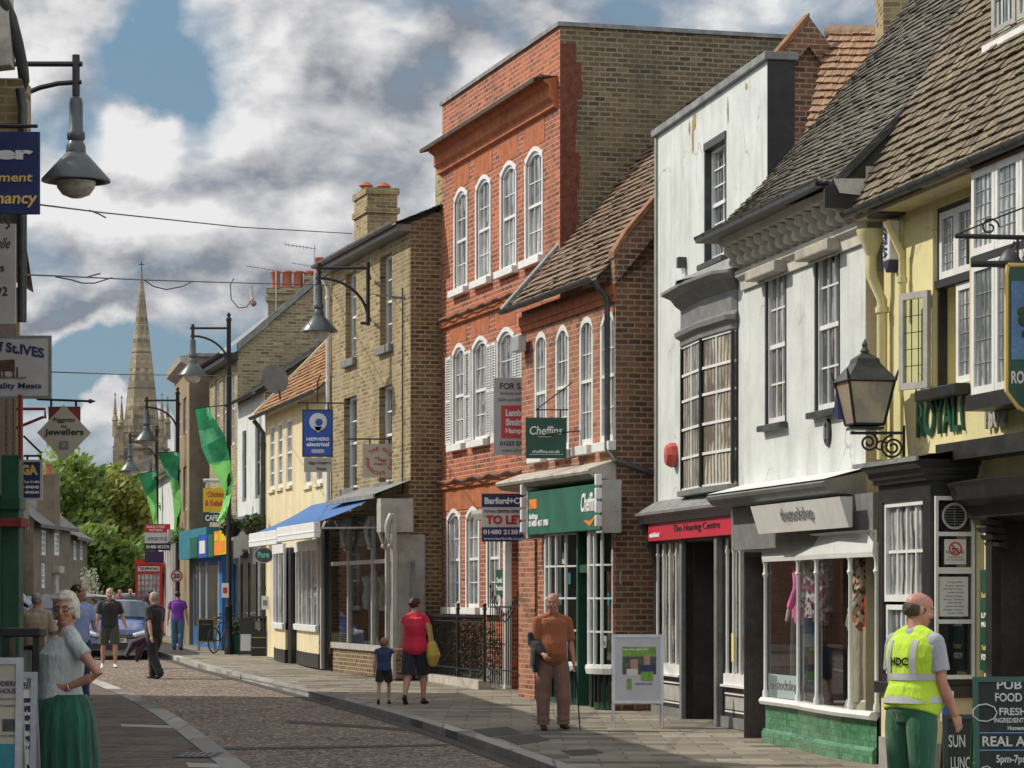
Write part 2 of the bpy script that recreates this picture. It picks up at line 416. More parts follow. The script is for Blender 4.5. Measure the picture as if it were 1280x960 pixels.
def tiles(root, P, m, cw=.17, gauge=.11, lenu=5, lenv=5, jit=.008, name='roof', thick=.014, drop=0.0, rng=None, rough=1.0):
    """a real slope of overlapping tiles; P(s,t) gives the slope's surface, s along the eave, t up the slope"""
    mb = MB(); R = rng or random.Random(5); rows = max(2, int(lenv/gauge)); cols = max(2, int(lenu/cw))
    for j in range(rows):
        t0 = j/rows; t1 = min(1.0, (j+1.35)/rows); off = .5 if j % 2 else 0
        wav = R.uniform(-.3, .3)*jit
        for i in range(-1, cols+1):
            s0 = max(0, (i+off)/cols); s1 = min(1, (i+off+.94)/cols)
            if s1-s0 < .15/cols: continue
            a, b = P(s0, t0), P(s1, t0); c, d = P(s1, t1), P(s0, t1)
            nrm = (b-a).cross(d-a).normalized()
            if nrm.z < 0: nrm = -nrm
            l0 = nrm*(thick*1.9+wav+R.uniform(-jit, jit)*rough+R.uniform(0, jit)); l1 = nrm*(R.uniform(-jit, jit)*.5+.002)
            dn = (a-d).normalized()*R.uniform(-jit, jit)*1.2
            mb.tint = min(1, max(0, R.gauss(.5, .25)))
            a2, b2, c2, d2 = a+l0+dn, b+l0+dn, c+l1, d+l1
            mb.add([a2, b2, c2, d2, a2-nrm*thick, b2-nrm*thick, c2-nrm*thick, d2-nrm*thick], [(0,1,2,3),(0,4,5,1),(1,5,6,2),(3,7,4,0)])
    mb.tint = .3
    # underlay just beneath the tiles
    for i in range(8):
        for j in range(6):
            s0, s1, t0, t1 = i/8, (i+1)/8, j/6, (j+1)/6; q = [P(s0,t0), P(s1,t0), P(s1,t1), P(s0,t1)]
            mb.quad(*[v-Vector((0,0,.03)) for v in q])
    return mb.build(name, m, root, recalc=False)
def bil(a, b, c, d):        # eave-left, eave-right, top-right, top-left
    a, b, c, d = map(Vector, (a, b, c, d))
    return lambda s, t: a.lerp(b, s).lerp(d.lerp(c, s), t)
# ------------------------------------------------------------------ materials used
WP = M('white_paint', (.72,.73,.72), .45, .06, 4, .08, dirt=(.38,.37,.33), dirtamt=.35)
glassmat('pane', (.02,.025,.03), (.42,.43,.41), .75)
glassmat('pane_dark', (.012,.014,.017), (.16,.16,.15), .6)
glassmat('pane_net', (.05,.06,.065), (.60,.60,.56), .95)
glassmat('pane_leaded', (.10,.115,.12), (.62,.64,.62), .9, .05, .7); glassmat('pane_bow', (.14,.135,.11), (.62,.60,.50), .95, .12, .25)
CLEAR = clearglass('shop_glass', (.88,.92,.90), .02)
BRN = M('black_iron', (.012,.012,.014), .45, .3, 8, .1)
RED = brick('red_brick', (.42,.10,.040), (.22,.048,.025), (.46,.33,.24), patch=(.50,.17,.075), patchamt=.45, ms=.010, sootamt=.55)
RED2 = brick('soft_red_brick', (.42,.14,.07), (.26,.08,.045), (.42,.33,.25), patch=(.36,.2,.12), patchamt=.45, ms=.009, sootamt=.55)
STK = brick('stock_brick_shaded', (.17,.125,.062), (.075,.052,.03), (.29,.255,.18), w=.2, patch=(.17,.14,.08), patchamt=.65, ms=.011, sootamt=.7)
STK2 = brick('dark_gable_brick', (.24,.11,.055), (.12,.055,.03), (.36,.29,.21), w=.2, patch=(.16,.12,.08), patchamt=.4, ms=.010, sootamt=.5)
YEL = brick('yellow_stock_brick', (.33,.255,.12), (.19,.135,.062), (.42,.355,.23), patch=(.30,.24,.13), patchamt=.6, ms=.010, sootamt=.65)
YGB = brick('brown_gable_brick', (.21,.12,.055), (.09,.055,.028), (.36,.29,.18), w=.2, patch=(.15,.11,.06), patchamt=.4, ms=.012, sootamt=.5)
FAR = brick('far_stock_brick', (.36,.30,.16), (.24,.19,.10), (.42,.37,.26), patch=(.28,.24,.15), patchamt=.5, ms=.012)
STO = M('brown_stone', (.20,.165,.115), .9, .3, 1.2, .3, dirt=(.08,.06,.045), streak=True)
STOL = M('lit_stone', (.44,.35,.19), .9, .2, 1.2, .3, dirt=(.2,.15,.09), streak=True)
ORB = M('rubbed_brick', (.44,.135,.05), .85, .3, 5, .3, dirt=(.13,.05,.03), dirtamt=.75, streak=True)
STUC = M('white_stucco', (.62,.655,.645), .8, .12, 1.8, .6, dirt=(.30,.32,.28), dirtamt=.6, streak=True, fine=28, cracks=True)
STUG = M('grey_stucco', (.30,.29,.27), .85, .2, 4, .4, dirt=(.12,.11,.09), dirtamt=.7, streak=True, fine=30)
CRM = M('cream_render', (.66,.57,.36), .85, .1, 1.4, .35, dirt=(.42,.33,.2), dirtamt=.6, streak=True, fine=30, cracks=True)
YLW = M('yellow_render', (.69,.625,.33), .8, .1, 1.3, .4, dirt=(.40,.34,.17), dirtamt=.6, streak=True, fine=30, cracks=True)
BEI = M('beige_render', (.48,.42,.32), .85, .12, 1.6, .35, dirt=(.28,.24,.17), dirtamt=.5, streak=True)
LEAD = M('lead_sheet', (.22,.23,.23), .6, .3, 5, .3, dirt=(.5,.5,.47), dirtamt=.6, streak=False)
DKW = M('dark_painted_wood', (.022,.022,.022), .42, .35, 6, .12, dirt=(.1,.1,.09), dirtamt=.3)
GRW = M('grey_painted_wood', (.20,.205,.20), .5, .2, 5, .12, dirt=(.08,.08,.075), dirtamt=.4)
PGR = M('pale_grey_paint', (.42,.41,.38), .5, .15, 4, .1, dirt=(.2,.19,.17), dirtamt=.4)
GUT = M('gutter_paint', (.05,.055,.055), .5, .4, 6, .15, dirt=(.16,.17,.17), dirtamt=.5)
GRN = M('bottle_green_paint', (.012,.085,.05), .4, .25, 4, .08, dirt=(.05,.12,.08), dirtamt=.4)
RIG = M('green_signboard', (.01,.13,.085), .4, .2, 2, .05, dirt=(.05,.2,.14), dirtamt=.5)
BLU = M('bright_blue_paint', (.02,.16,.42), .45, .2, 3, .08)
AWN = M('blue_awning_cloth', (.055,.15,.38), .85, .12, 2, .1, dirt=(.05,.12,.32), dirtamt=.4)
TR1 = tilemat('grey_brown_tiles', (.065,.058,.05), (.22,.195,.155), (.27,.25,.19), .45)
TR2 = tilemat('mossy_peg_tiles', (.10,.078,.055), (.29,.225,.155), (.33,.30,.17), .6)
TR3 = tilemat('red_peg_tiles', (.22,.12,.07), (.46,.26,.14), (.38,.31,.22), .5)
TR4 = tilemat('brown_pantiles', (.17,.12,.085), (.36,.25,.17), (.36,.29,.18), .4)
TR5 = tilemat('orange_pantiles', (.34,.16,.07), (.58,.32,.15), (.28,.17,.1), .4)
SLT = tilemat('blue_grey_slates', (.06,.07,.08), (.12,.135,.15), (.17,.18,.16), .3)
MOSS = M('mossy_boarding', (.05,.055,.035), .95, .5, 5, .5, dirt=(.11,.10,.07), dirtamt=.6)
POT = M('terracotta', (.42,.13,.07), .8, .25, 8, .2, dirt=(.15,.07,.05), dirtamt=.5)
ALU = M('brushed_metal', (.5,.52,.53), .35, .12, 6, .05, metal=.6)
SKIN = M('skin', (.50,.27,.19), .5, .1, 12, .1)
SKINR = M('ruddy_skin', (.46,.22,.15), .5, .14, 12, .1)
TXTW = M('white_lettering', (.8,.8,.78), .6, .04, 4, 0)
TXTK = M('black_lettering', (.02,.02,.025), .6, .1, 4, 0)
TXTR = M('red_lettering', (.55,.03,.03), .6, .1, 4, 0)
TXTG = M('grey_lettering', (.20,.20,.21), .6, .1, 4, 0)
TXTY = M('gold_lettering', (.7,.5,.15), .5, .1, 4, 0)
NAVY = M('navy_signboard', (.018,.03,.12), .45, .2, 3, .05)
ROYB = M('blue_signboard', (.02,.09,.42), .45, .15, 3, .05)
SGNW = M('white_signboard', (.66,.66,.63), .55, .06, 3, .05, dirt=(.42,.41,.38), dirtamt=.4)
SGNC = M('cream_signboard', (.46,.42,.33), .6, .1, 3, .08, dirt=(.28,.26,.2), dirtamt=.5)
SGNG = M('grey_signboard', (.50,.49,.48), .6, .08, 3, .05, dirt=(.33,.32,.31), dirtamt=.4)
CRIM = M('crimson_signboard', (.55,.02,.05), .4, .1, 2, .03)
REDS = M('red_panel', (.62,.05,.05), .45, .1, 2, .03)
YSG = M('yellow_signboard', (.68,.47,.02), .5, .1, 3, .03)
PUR = M('plum_signboard', (.05,.02,.09), .5, .1, 3, .03)
TEAL = M('teal_print', (.03,.22,.28), .5, .2, 3, 0)
DGSG = M('dark_green_signboard', (.008,.075,.045), .4, .15, 3, .03)
CHALK = M('chalkboard', (.018,.025,.022), .8, .3, 5, .1, dirt=(.06,.065,.06), dirtamt=.6)
WOOD = M('pale_wood', (.36,.23,.11), .7, .25, 5, .2)
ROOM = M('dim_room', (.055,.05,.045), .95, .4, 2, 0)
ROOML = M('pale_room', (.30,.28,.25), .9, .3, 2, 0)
def tilegreen():
    m, nt, b = nodes('green_glazed_tiles'); uv = coords(nt, 'UV')
    t = nt.nodes.new('ShaderNodeTexBrick'); t.inputs['Scale'].default_value = 1; t.inputs['Brick Width'].default_value = .155
    t.inputs['Row Height'].default_value = .077; t.inputs['Mortar Size'].default_value = .004
    t.inputs['Color1'].default_value = (.015,.14,.06,1); t.inputs['Color2'].default_value = (.08,.34,.17,1); t.inputs['Mortar'].default_value = (.03,.07,.04,1)
    nt.links.new(uv, t.inputs['Vector'])
    n = ramp(nt, nz(nt, 14, 5, uv, .7), .3, .7); c = mixc(nt, n, mixc(nt, .6, t.outputs['Color'], (.005,.07,.025)), mixc(nt, .2, t.outputs['Color'], (.35,.6,.4)))
    nt.links.new(c, b.inputs['Base Color']); b.inputs['Roughness'].default_value = .12; bump(nt, b, nz(nt, 18, 3, uv), .5, .01); return m
GTL = tilegreen()
def roadmat():
    m, nt, b = nodes('road_aggregate'); co = coords(nt)
    v = nt.nodes.new('ShaderNodeTexVoronoi'); v.inputs['Scale'].default_value = 26; nt.links.new(co, v.inputs['Vector'])
    sp = nt.nodes.new('ShaderNodeSeparateColor'); nt.links.new(v.outputs['Color'], sp.inputs[0])
    big = ramp(nt, nz(nt, .35, 6, co, .6), .38, .64)
    base = mixc(nt, big, (.055,.045,.038), (.125,.098,.077))
    s1 = ramp(nt, sp.outputs[0], .5, .95); c = mixc(nt, s1, base, mixc(nt, .6, base, (.72,.62,.46)))
    s2 = ramp(nt, sp.outputs[1], .7, .9); c = mixc(nt, s2, c, mixc(nt, .6, c, (.16,.05,.04)))
    s3 = ramp(nt, nz(nt, 3.0, 7, co, .8, (.3, 1.6, 1)), .52, .68); c = mixc(nt, s3, c, mixc(nt, .7, c, (.03,.025,.022))); s4 = ramp(nt, nz(nt, 1.3, 8, co, .75), .6, .66); c = mixc(nt, s4, c, mixc(nt, .55, c, (.025,.02,.02)))
    nt.links.new(c, b.inputs['Base Color']); b.inputs['Roughness'].default_value = .85
    bump(nt, b, v.outputs['Distance'], .6, .02); return m
ROAD = roadmat()
PAV = brick('paving_slabs', (.27,.24,.19), (.19,.17,.135), (.11,.10,.08), w=.62, h=.45, ms=.012, patch=(.32,.27,.19), patchamt=.5, bmp=.4, sootamt=.65, soot=(.09,.08,.065))
BPV = brick('brick_paving', (.17,.125,.10), (.085,.06,.05), (.045,.038,.034), w=.26, h=.16, ms=.008, patch=(.18,.15,.13), patchamt=.4, bmp=.35, sootamt=.4)
KRB = brick('kerb_stones', (.38,.37,.34), (.29,.28,.26), (.12,.11,.1), w=.9, h=4, ms=.015, patch=(.3,.28,.25), bmp=.3, sootamt=.4)
ASP = M('asphalt_patch', (.075,.07,.062), .9, .25, 3, .5, dirt=(.03,.03,.03), dirtamt=.6)
LINE = M('worn_road_paint', (.42,.41,.38), .8, .15, 12, .2, dirt=(.12,.1,.09), dirtamt=.85)
# ------------------------------------------------------------------ ground, road, pavements
def sheet(name, pts, m, dz, kind='structure', ys=None):
    mb = MB(); mb.poly(pts); return tag(mb.build(name, m), kind=kind)
def interp(poly, Y):
    for (x0, y0), (x1, y1) in zip(poly, poly[1:]):
        if y0 <= Y <= y1: return x0+(x1-x0)*(Y-y0)/(y1-y0)
    if Y < poly[0][1]: (x0, y0), (x1, y1) = poly[0], poly[1]
    else: (x0, y0), (x1, y1) = poly[-2], poly[-1]
    return x0+(x1-x0)*(Y-y0)/(y1-y0)
YS = [-30, 0, 6, 10, 14, 18, 22, 26, 30, 34, 38, 42, 46, 50, 54, 58, 62, 66, 70, 75, 80, 86, 92, 98, 105, 112]
def band(name, fl, fr, m, dz, y0, y1, kind='structure', face=None):
    mb = MB(); ys = [y0]+[y for y in YS if y0 < y < y1]+[y1]
    for a, b in zip(ys, ys[1:]):
        za, zb = G(a)+dz, G(b)+dz
        mb.quad((fl(a), a, za), (fr(a), a, za), (fr(b), b, zb), (fl(b), b, zb))
        if face: mb.quad((fl(a), a, za), (fl(b), b, zb), (fl(b), b, zb-face), (fl(a), a, za-face))
    return tag(mb.build(name, m), kind=kind)
KP = sorted([(p.x, p.y) for p in [gpt(x, y, 0) for x, y in ((690,957),(600,925),(500,893),(400,868),(330,850),(270,836),(228,824),(205,816),(168,809))]], key=lambda q: q[1])
KP = [(KP[0][0]+1.4, KP[0][1]-10), (KP[0][0]+2.6, -30)][::-1]+KP+[(-15.2, 96), (-21, 112)]
kr = lambda Y: interp(KP, Y)
CP = sorted([(p.x, p.y) for p in [gpt(x, y, -.1) for x, y in ((297,960),(250,925),(212,897),(168,872),(132,857),(104,847))]], key=lambda q: q[1])
CP = [(CP[0][0]+.9, CP[0][1]-10), (CP[0][0]+1.6, -30)][::-1]+CP
cl = lambda Y: interp(CP, Y)
gm = MB(); xs = [-400, -60, -30, -15, 0, 15, 60, 400]; ys = YS+[130, 200, 500, 1500]
for i in range(len(xs)-1):
    for j in range(len(ys)-1):
        q = [(xs[i], ys[j]), (xs[i+1], ys[j]), (xs[i+1], ys[j+1]), (xs[i], ys[j+1])]
        gm.quad(*[(x, y, G(y)-.16) for x, y in q])
tag(gm.build('ground', M('bare_ground', (.08,.075,.06), .95, .3, 1, .3)), kind='structure')
band('road', lambda Y: min(cl(Y), -30) if Y > 62 else cl(Y)-.05, lambda Y: kr(Y)+.02, ROAD, -.1, -30, 112)
band('left_brick_paving', lambda Y: -30, lambda Y: cl(Y)-.02, BPV, -.096, -30, 62)
band('drainage_channel', lambda Y: cl(Y)-.16, lambda Y: cl(Y)+.14, KRB, -.088, -30, 62)
band('kerb', lambda Y: kr(Y), lambda Y: kr(Y)+.20, KRB, .004, -30, 112, face=.13)
band('pavement', lambda Y: kr(Y)+.19, lambda Y: 14 if Y < 45 else kr(Y)+9, PAV, 0, -30, 112)
band('gutter_strip', lambda Y: kr(Y)-.22, lambda Y: kr(Y)-.01, M('gutter_setts', (.07,.062,.055), .9, .4, 6, .5), -.094, -30, 112)
def patch(name, quadpx, m, dz, kind='structure'):
    mb = MB(); mb.poly([gpt(x, y, dz) for x, y in quadpx]); tag(mb.build(name, m), kind=kind)
patch('worn_white_line', ((150,905),(214,907),(218,910),(152,908)), LINE, -.091)
patch('worn_white_line', ((232,953),(283,955),(290,960),(236,959)), LINE, -.091)
patch('asphalt_patch', ((590,912),(634,908),(655,917),(611,921)), ASP, .004)
patch('asphalt_patch', ((622,921),(668,917),(688,925),(648,931)), ASP, .004)
patch('asphalt_patch', ((700,938),(742,936),(756,941),(716,944)), ASP, .004)
patch('paving_repair', ((236,800),(300,800),(316,806),(250,808)), ASP, .004)
patch('tar_line', ((236,935),(560,930),(562,932),(238,938)), ASP, -.0945)
patch('tar_line', ((360,900),(560,914),(556,917),(356,903)), ASP, -.0955)
def grate(x, y, lab):
    p = gpt(x, y, -.09); t = thing('drain_grate', lab, 'drain cover', p)
    b = MB(); b.box(-.24, .24, -.5, .5, 0, .006); b.build('frame', M('cast_iron', (.03,.03,.03), .6, .3, 8, .3), t)
    s = MB()
    for i in range(5): s.box(-.18+i*.08, -.14+i*.08, -.44, .44, .006, .012)
    s.build('grating', M('worn_iron', (.12,.115,.11), .5, .3, 8, .2), t)
grate(248, 944, 'dark iron drain cover in the brick paving beside the pale channel')

# ------------------------------------------------------------------ terrace on the right, near to far
def body(root, L, D, H, m, inner=True, sidem=None, gab=None, left=True):
    """gable walls and back; gab = ridge height above eaves"""
    for nm, x in (('gable_wall', L), ('far_gable_wall', 0.0)):
        if nm == 'far_gable_wall' and not left: continue
        b = MB()
        if gab: b.poly([(x, 0, 0), (x, D, 0), (x, D, H), (x, D/2, H+gab), (x, 0, H)])
        else: b.poly([(x, 0, 0), (x, D, 0), (x, D, H), (x, 0, H)])
        b.build(nm, sidem or m, root)
    b = MB(); b.quad((0, D, 0), (L, D, 0), (L, D, H), (0, D, H)); b.build('back_wall', m, root)
def recess(root, xa, xb, za, zb, y0, y1, m, name='doorway', fl=True):
    b = MB(); b.quad((xa,y1,za),(xb,y1,za),(xb,y1,zb),(xa,y1,zb)); b.quad((xa,y0,za),(xa,y1,za),(xa,y1,zb),(xa,y0,zb)); b.quad((xb,y0,za),(xb,y1,za),(xb,y1,zb),(xb,y0,zb))
    b.quad((xa,y0,zb),(xb,y0,zb),(xb,y1,zb),(xa,y1,zb))
    if fl: b.quad((xa,y0,za),(xb,y0,za),(xb,y1,za),(xa,y1,za))
    return b.build(name, m, root, recalc=False)
def gutter(root, x0, x1, y, z, r=.06, m=None, nm='gutter'):
    b = MB(); pr = [(y+r*math.cos(a), z+r*math.sin(a)) for a in [math.pi+math.pi*k/8 for k in range(9)]]
    pr += [(y+(r-.01)*math.cos(a), z+(r-.01)*math.sin(a)) for a in [2*math.pi-math.pi*k/8 for k in range(9)]]
    b.prism(pr, x0, x1)
    n = int(abs(x1-x0)/.9)+1
    for k in range(n): 
        xx = x0+(x1-x0)*(k+.5)/n; b.prism([(y+(r+.006)*math.cos(a), z+(r+.006)*math.sin(a)) for a in [math.pi+math.pi*q/6 for q in range(7)]], xx-.02, xx+.02)
    return b.build(nm, m or GUT, root, smooth=True)
def pipe(root, pts, r=.04, m=None, nm='downpipe'):
    b = MB(); b.tube(pts, r, 10)
    p0, p1 = Vector(pts[0]), Vector(pts[-1])
    k = p0.z-.6
    while k > p1.z+.3:
        b.tube([(p1.x, p1.y, k-.03), (p1.x, p1.y, k+.03)], r*1.3, 10); k -= 1.8
    return b.build(nm, m or GUT, root, smooth=True)

# ---- the yellow public house (nearest)
F1 = Frame((3.93, 29.75), (3.93+.2*6.5, 29.75-6.5)); f = F1
pub = thing('public_house', 'yellow rendered public house with peg-tiled roof and green ROYAL lettering', 'pub', f.loc(), f.rz)
H1 = f.h(1100, 262); L1 = f.L
u = f.u; h = f.h
wA = (u(1166), u(1212), h(1190, 482), h(1190, 252))
wB = (u(1214,-.3), u(1290,-.3), h(1240, 482, -.3), h(1240, 205, -.3))
ent = (u(1250), u(1296), 0, h(1270, 640))
b = MB(); facade(b, L1, H1, [(wA[0], wA[1], wA[2], wA[3]), (ent[0], ent[1], 0.0, ent[3])], reveal=.2); b.build('wall', YLW, pub)
b = MB(); b.quad((0,0,0),(0,8,0),(0,8,H1),(0,0,H1)); b.poly([(L1,0,0),(L1,8,0),(L1,8,H1),(L1,4,H1+5),(L1,0,H1)]); b.build('gable_wall', YLW, pub)
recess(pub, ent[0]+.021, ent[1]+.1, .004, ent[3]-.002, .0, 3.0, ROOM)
b = MB(); b.box(ent[0]-.14, ent[0]+.02, -.09, 1.2, 0, ent[3]+.02); b.build('door_jamb', DKW, pub)
tiles(pub, bil((-.12,-.32,H1-.05),(L1+.1,-.32,H1-.05),(L1+.1,2.6,H1+5.2),(-.12,2.6,H1+5.2)), TR2, .165, .115, L1, 6.0, jit=.010, thick=.018)
gutter(pub, -.15, L1, -.38, H1-.04, .065)
b = MB(); b.box(-.05, L1, -.3, 0, H1-.14, H1-.10); b.build('soffit', CRM, pub)
b = MB()
for x in (u(1128),): b.box(x-.13, x+.02, -.03, 0, 0, H1-.2)
b.build('pilaster_strip', YLW, pub)
# casement pair with one leaf open
za, zm, zb = wA[2], h(1190, 349), wA[3]; xm = (wA[0]+wA[1])/2
def leaded(root, xa, xb, za, zb, y, nx, nz, nm='casement', fr=WP, fw=.068):
    b = MB(); b.box(xa, xa+fw, y-.03, y+.02, za, zb); b.box(xb-fw, xb, y-.03, y+.02, za, zb); b.box(xa+fw, xb-fw, y-.029, y+.02, za, za+fw); b.box(xa+fw, xb-fw, y-.029, y+.02, zb-fw, zb)
    w = b.build(nm, fr, root); g = MB(); g.box(xa+.01, xb-.01, y-.004, y+.004, za+.01, zb-.01); g.build('pane', MATS['pane_leaded'], w)
    g = MB()
    for k in range(1, nx): x = xa+fw+(xb-xa-2*fw)*k/nx; g.box(x-.004, x+.004, y-.012, y-.005, za+fw, zb-fw)
    for k in range(1, nz): z = za+fw+(zb-za-2*fw)*k/nz; g.box(xa+fw, xb-fw, y-.013, y-.0052, z-.004, z+.004)
    g.build('lead_bars', ALU if fr is WP else GUT, w); return w
b = MB(); b.box(wA[0], wA[1], .02, .12, zm-.04, zm+.04); b.box(wA[0], wA[0]+.04, .05, .14, za, zb); b.box(wA[1]-.04, wA[1], .05, .14, za, zb); b.box(wA[0], wA[1], .051, .141, zb-.04, zb)
b.build('window_frame', DKW, pub)
leaded(pub, wA[0]+.05, xm, zm+.05, zb-.05, .08, 4, 6); leaded(pub, xm+.005, wA[1]-.05, zm+.05, zb-.05, .08, 4, 6)
leaded(pub, xm+.005, wA[1]-.05, za+.02, zm-.05, .08, 4, 6)
oc = leaded(pub, 0, xm-wA[0]-.05, za+.02, zm-.05, 0, 3, 5, 'open_casement', PGR); oc.location = (wA[0]+.02, -.05, 0); oc.rotation_euler = (0, 0, -math.radians(162))
for c_ in children(oc):
    if c_.name.startswith('pane'): c_.data = c_.data.copy(); c_.data.materials[0] = CLEAR
recess(pub, wA[0]+.01, xm, za+.01, zm, .13, 1.2, YLW, 'room_behind')
b = MB(); b.box(wA[0]-.1, wA[1]+.02, -.16, .1, za-.12, za-.01); b.build('window_sill', DKW, pub, bevel=.01)
# projecting upper bay with leaded lights
bx0, bx1 = wB[0], wB[1]+.9; bay = MB()
bay.box(bx0, bx1, -.30, 0, wB[3]+.0, wB[3]+.12); bay.build('bay_window_head', DKW, pub); bay = MB(); bay.box(bx0-.05, bx1, -.34, 0, wB[2]-.2, wB[2]-.06); bay.build('bay_window_foot', DKW, pub)
zc = h(1240, 318, -.3); n = 4
for k in range(n):
    xa = bx0+(bx1-bx0)*k/n; xb = bx0+(bx1-bx0)*(k+1)/n-.012
    leaded(pub, xa, xb, zc+.04, wB[3], -.27, 4, 5, 'casement'); leaded(pub, xa, xb, wB[2]-.05, zc-.04, -.27, 4, 5, 'casement')
b = MB(); b.box(bx0-.02, bx1, -.30, 0, zc-.035, zc+.035); b.build('transom', DKW, pub)
# hooded dormer high on the slope
du = u(1247, .55); dz0 = h(1250, 80, .55); dz1 = dz0+2.0
b = MB(); b.box(du+.04, du+1.96, .6, 2.4, dz0, dz1); b.build('dormer', YLW, pub)
leaded(pub, du-.02, du+.62, dz0+.28, dz1, .52, 5, 6, 'casement', PGR, .08); leaded(pub, du+.66, du+1.3, dz0+.28, dz1, .52, 5, 6, 'casement', PGR, .08)
b = MB(); b.box(du-.1, du+2.05, .42, .7, dz0+.08, dz0+.2); b.build('dormer_sill', WP, pub)
# raised lettering
z0, z1 = h(1146, 548), h(1146, 507)
text(pub, 'ROYAL', u(1149), u(1202), z0, z1+.04, -.02, GRN, .01, depth=.03); text(pub, '(', u(1204), u(1208), z0, z1+.04, -.02, GRN, .01, depth=.03)
z0, z1 = h(1236, 537), h(1236, 508); text(pub, '1502', u(1237), u(1262), z0, z1, -.04, PGR, .03, depth=.03)
# ground-floor bay in dark timber
pts = [(u(1098, -.45), 0.0), (u(1098, -.45), -.45), (u(1163, -.45), -.45), (u(1163, -.45), 0.0)]
bx0, bx1 = pts[0][0], pts[2][0]
zt = h(1110, 604, -.45); zs = h(1110, 842, -.45); z2 = h(1130, 626, -.45)
b = MB(); bay_h = [(bx0+.12, bx1-.22, zs, z2)]
facade(b, bx1-bx0, zt, bay_h, y=-.45, reveal=.07, x0=bx0, z0=zs-.10)
b.quad((bx0,-.45,zs-.1),(bx0,0,zs-.1),(bx0,0,zt),(bx0,-.45,zt)); b.build('bay_surround', DKW, pub)
b = MB(); b.box(bx0-.03, bx1+.03, -.49, 0, zs-.2, zs-.08); b.build('bay_sill', DKW, pub, bevel=.01)
b = MB(); b.box(bx0+.03, bx1-.03, -.43, 0, .32, zs-.2); b.build('stall_riser', CRM, pub)
b = MB(); b.box(bx0+.01, bx1-.01, -.45, 0, 0, .32); b.build('plinth', STUG, pub)
w = window(pub, bay_h[0][0], bay_h[0][1], h(1130, 752, -.45), z2, y=-.45, cols=4, rows=2, sash=False, set_=.05, bar=.03, gl=MATS['pane_net'])
w = window(pub, bay_h[0][0]+.03, bay_h[0][1]-.05, zs, h(1130, 756, -.45), y=-.45, cols=3, rows=2, sash=False, set_=.06, bar=.03, gl=MATS['pane_net'])
# the return of the bay that looks down the street
rt = thing('x', 'x', 'x'); bpy.data.objects.remove(rt)
def ret(nm, xa, xb, za, zb, mt, px_=0.0, th=.02):      # box on the bay's near return, coordinates across the return (0 wall .. .45 front)
    b = MB(); b.box(bx1+px_-.0, bx1+px_+th, xa, xb, za, zb); return b.build(nm, mt, pub)
zr0, zr1 = h(1195, 842, -.2), h(1195, 626, -.2); zr0 = zs-.02; zr1 = z2+.05
b = MB(); b.quad((bx1,-.45,zs-.1),(bx1,-.0,zs-.1),(bx1,-.0,zt),(bx1,-.45,zt)); b.build('bay_return', DKW, pub)
ya, yb = -.385, -.045; zz = [zr0+(zr1-zr0)*k for k in (0, .26, .56, .80, 1)]
zz = [zs, zs+.62, zs+1.02, zs+1.58, z2+.02] if z2-zs > 1.9 else [zs+(z2-zs)*k for k in (0, .31, .59, .8, 1)]
g = MB(); g.box(bx1+.002, bx1+.010, ya, yb, zz[0], zz[4]); g.build('pane', MATS['pane_dark'], pub)
g = MB()
for k in zz: g.box(bx1+.011, bx1+.045, ya, yb, k-.02, k+.02)
g.box(bx1+.011, bx1+.046, ya-.03, ya, zz[0]-.02, zz[4]+.02); g.box(bx1+.011, bx1+.046, yb, yb+.03, zz[0]-.02, zz[4]+.02); g.box(bx1+.011, bx1+.047, ya, yb, zz[2]+.02, zz[2]+.04); g.build('window', WP, pub)
yc = (ya+yb)/2; zf = (zz[3]+zz[4])/2
fan = thing('ventilation_fan', 'round grey extractor fan set in the top pane of the pub bay', 'extractor fan', f.loc(), f.rz)
g = MB(); g.lathe([(.125,.012),(.13,.03),(.115,.035),(.105,.028)], (bx1, yc, zf), 20, axis='x', cap=False); g.build('rim', PGR, fan, smooth=True)
g = MB()
for k in range(9): 
    q = -.1+k*.025; s_ = math.sqrt(max(0, .0108-q*q)); g.box(bx1+.02, bx1+.026, yc-s_, yc+s_, zf+q-.004, zf+q+.004)
g.box(bx1+.027, bx1+.03, yc-.004, yc+.004, zf-.1, zf+.1); g.build('grille', GRW, fan)
R90 = lambda c: (lambda p: Vector((bx1+.016+(-p.y), p.x, p.z)))      # turn a facade text onto the return
nsg = thing('no_smoking_sign', 'white no smoking notice with red ring in pub bay window', 'sign', f.loc(), f.rz)
za_, zb_ = zz[2]+.07, zz[3]-.05
g = MB(); g.box(bx1+.012, bx1+.018, ya+.07, yb-.05, za_, zb_); g.build('board', SGNW, nsg)
cz_, cy_ = za_+(zb_-za_)*.62, yc+.01
g = MB(); g.lathe([(.052,.019),(.052,.024),(.066,.024),(.066,.019)], (bx1, cy_, cz_), 20, axis='x', cap=False)
g.add([(bx1+.022, cy_-.045, cz_+.035), (bx1+.022, cy_-.035, cz_+.045), (bx1+.022, cy_+.045, cz_-.035), (bx1+.022, cy_+.035, cz_-.045)], [(0,1,2,3)]); g.build('red_ring', TXTR, nsg)
g = MB(); g.box(bx1+.0185, bx1+.0205, cy_-.036, cy_+.03, cz_-.008, cz_+.006); g.build('cigarette', TXTK, nsg)
text(nsg, 'NO SMOKING', ya+.09, yb-.07, za_+.10, za_+.135, 0, TXTK, .01, fn=R90(0)); text(nsg, 'It is against the law to\nsmoke in these premises', ya+.09, yb-.07, za_+.03, za_+.08, 0, TXTK, .0, fn=R90(0))
ntc = thing('window_notice', 'white typed notice sheet below the no smoking sign in pub bay', 'notice', f.loc(), f.rz)
g = MB(); g.box(bx1+.012, bx1+.017, ya+.02, yb-.03, zz[1]+.05, zz[2]-.05); g.build('sheet', SGNW, ntc)
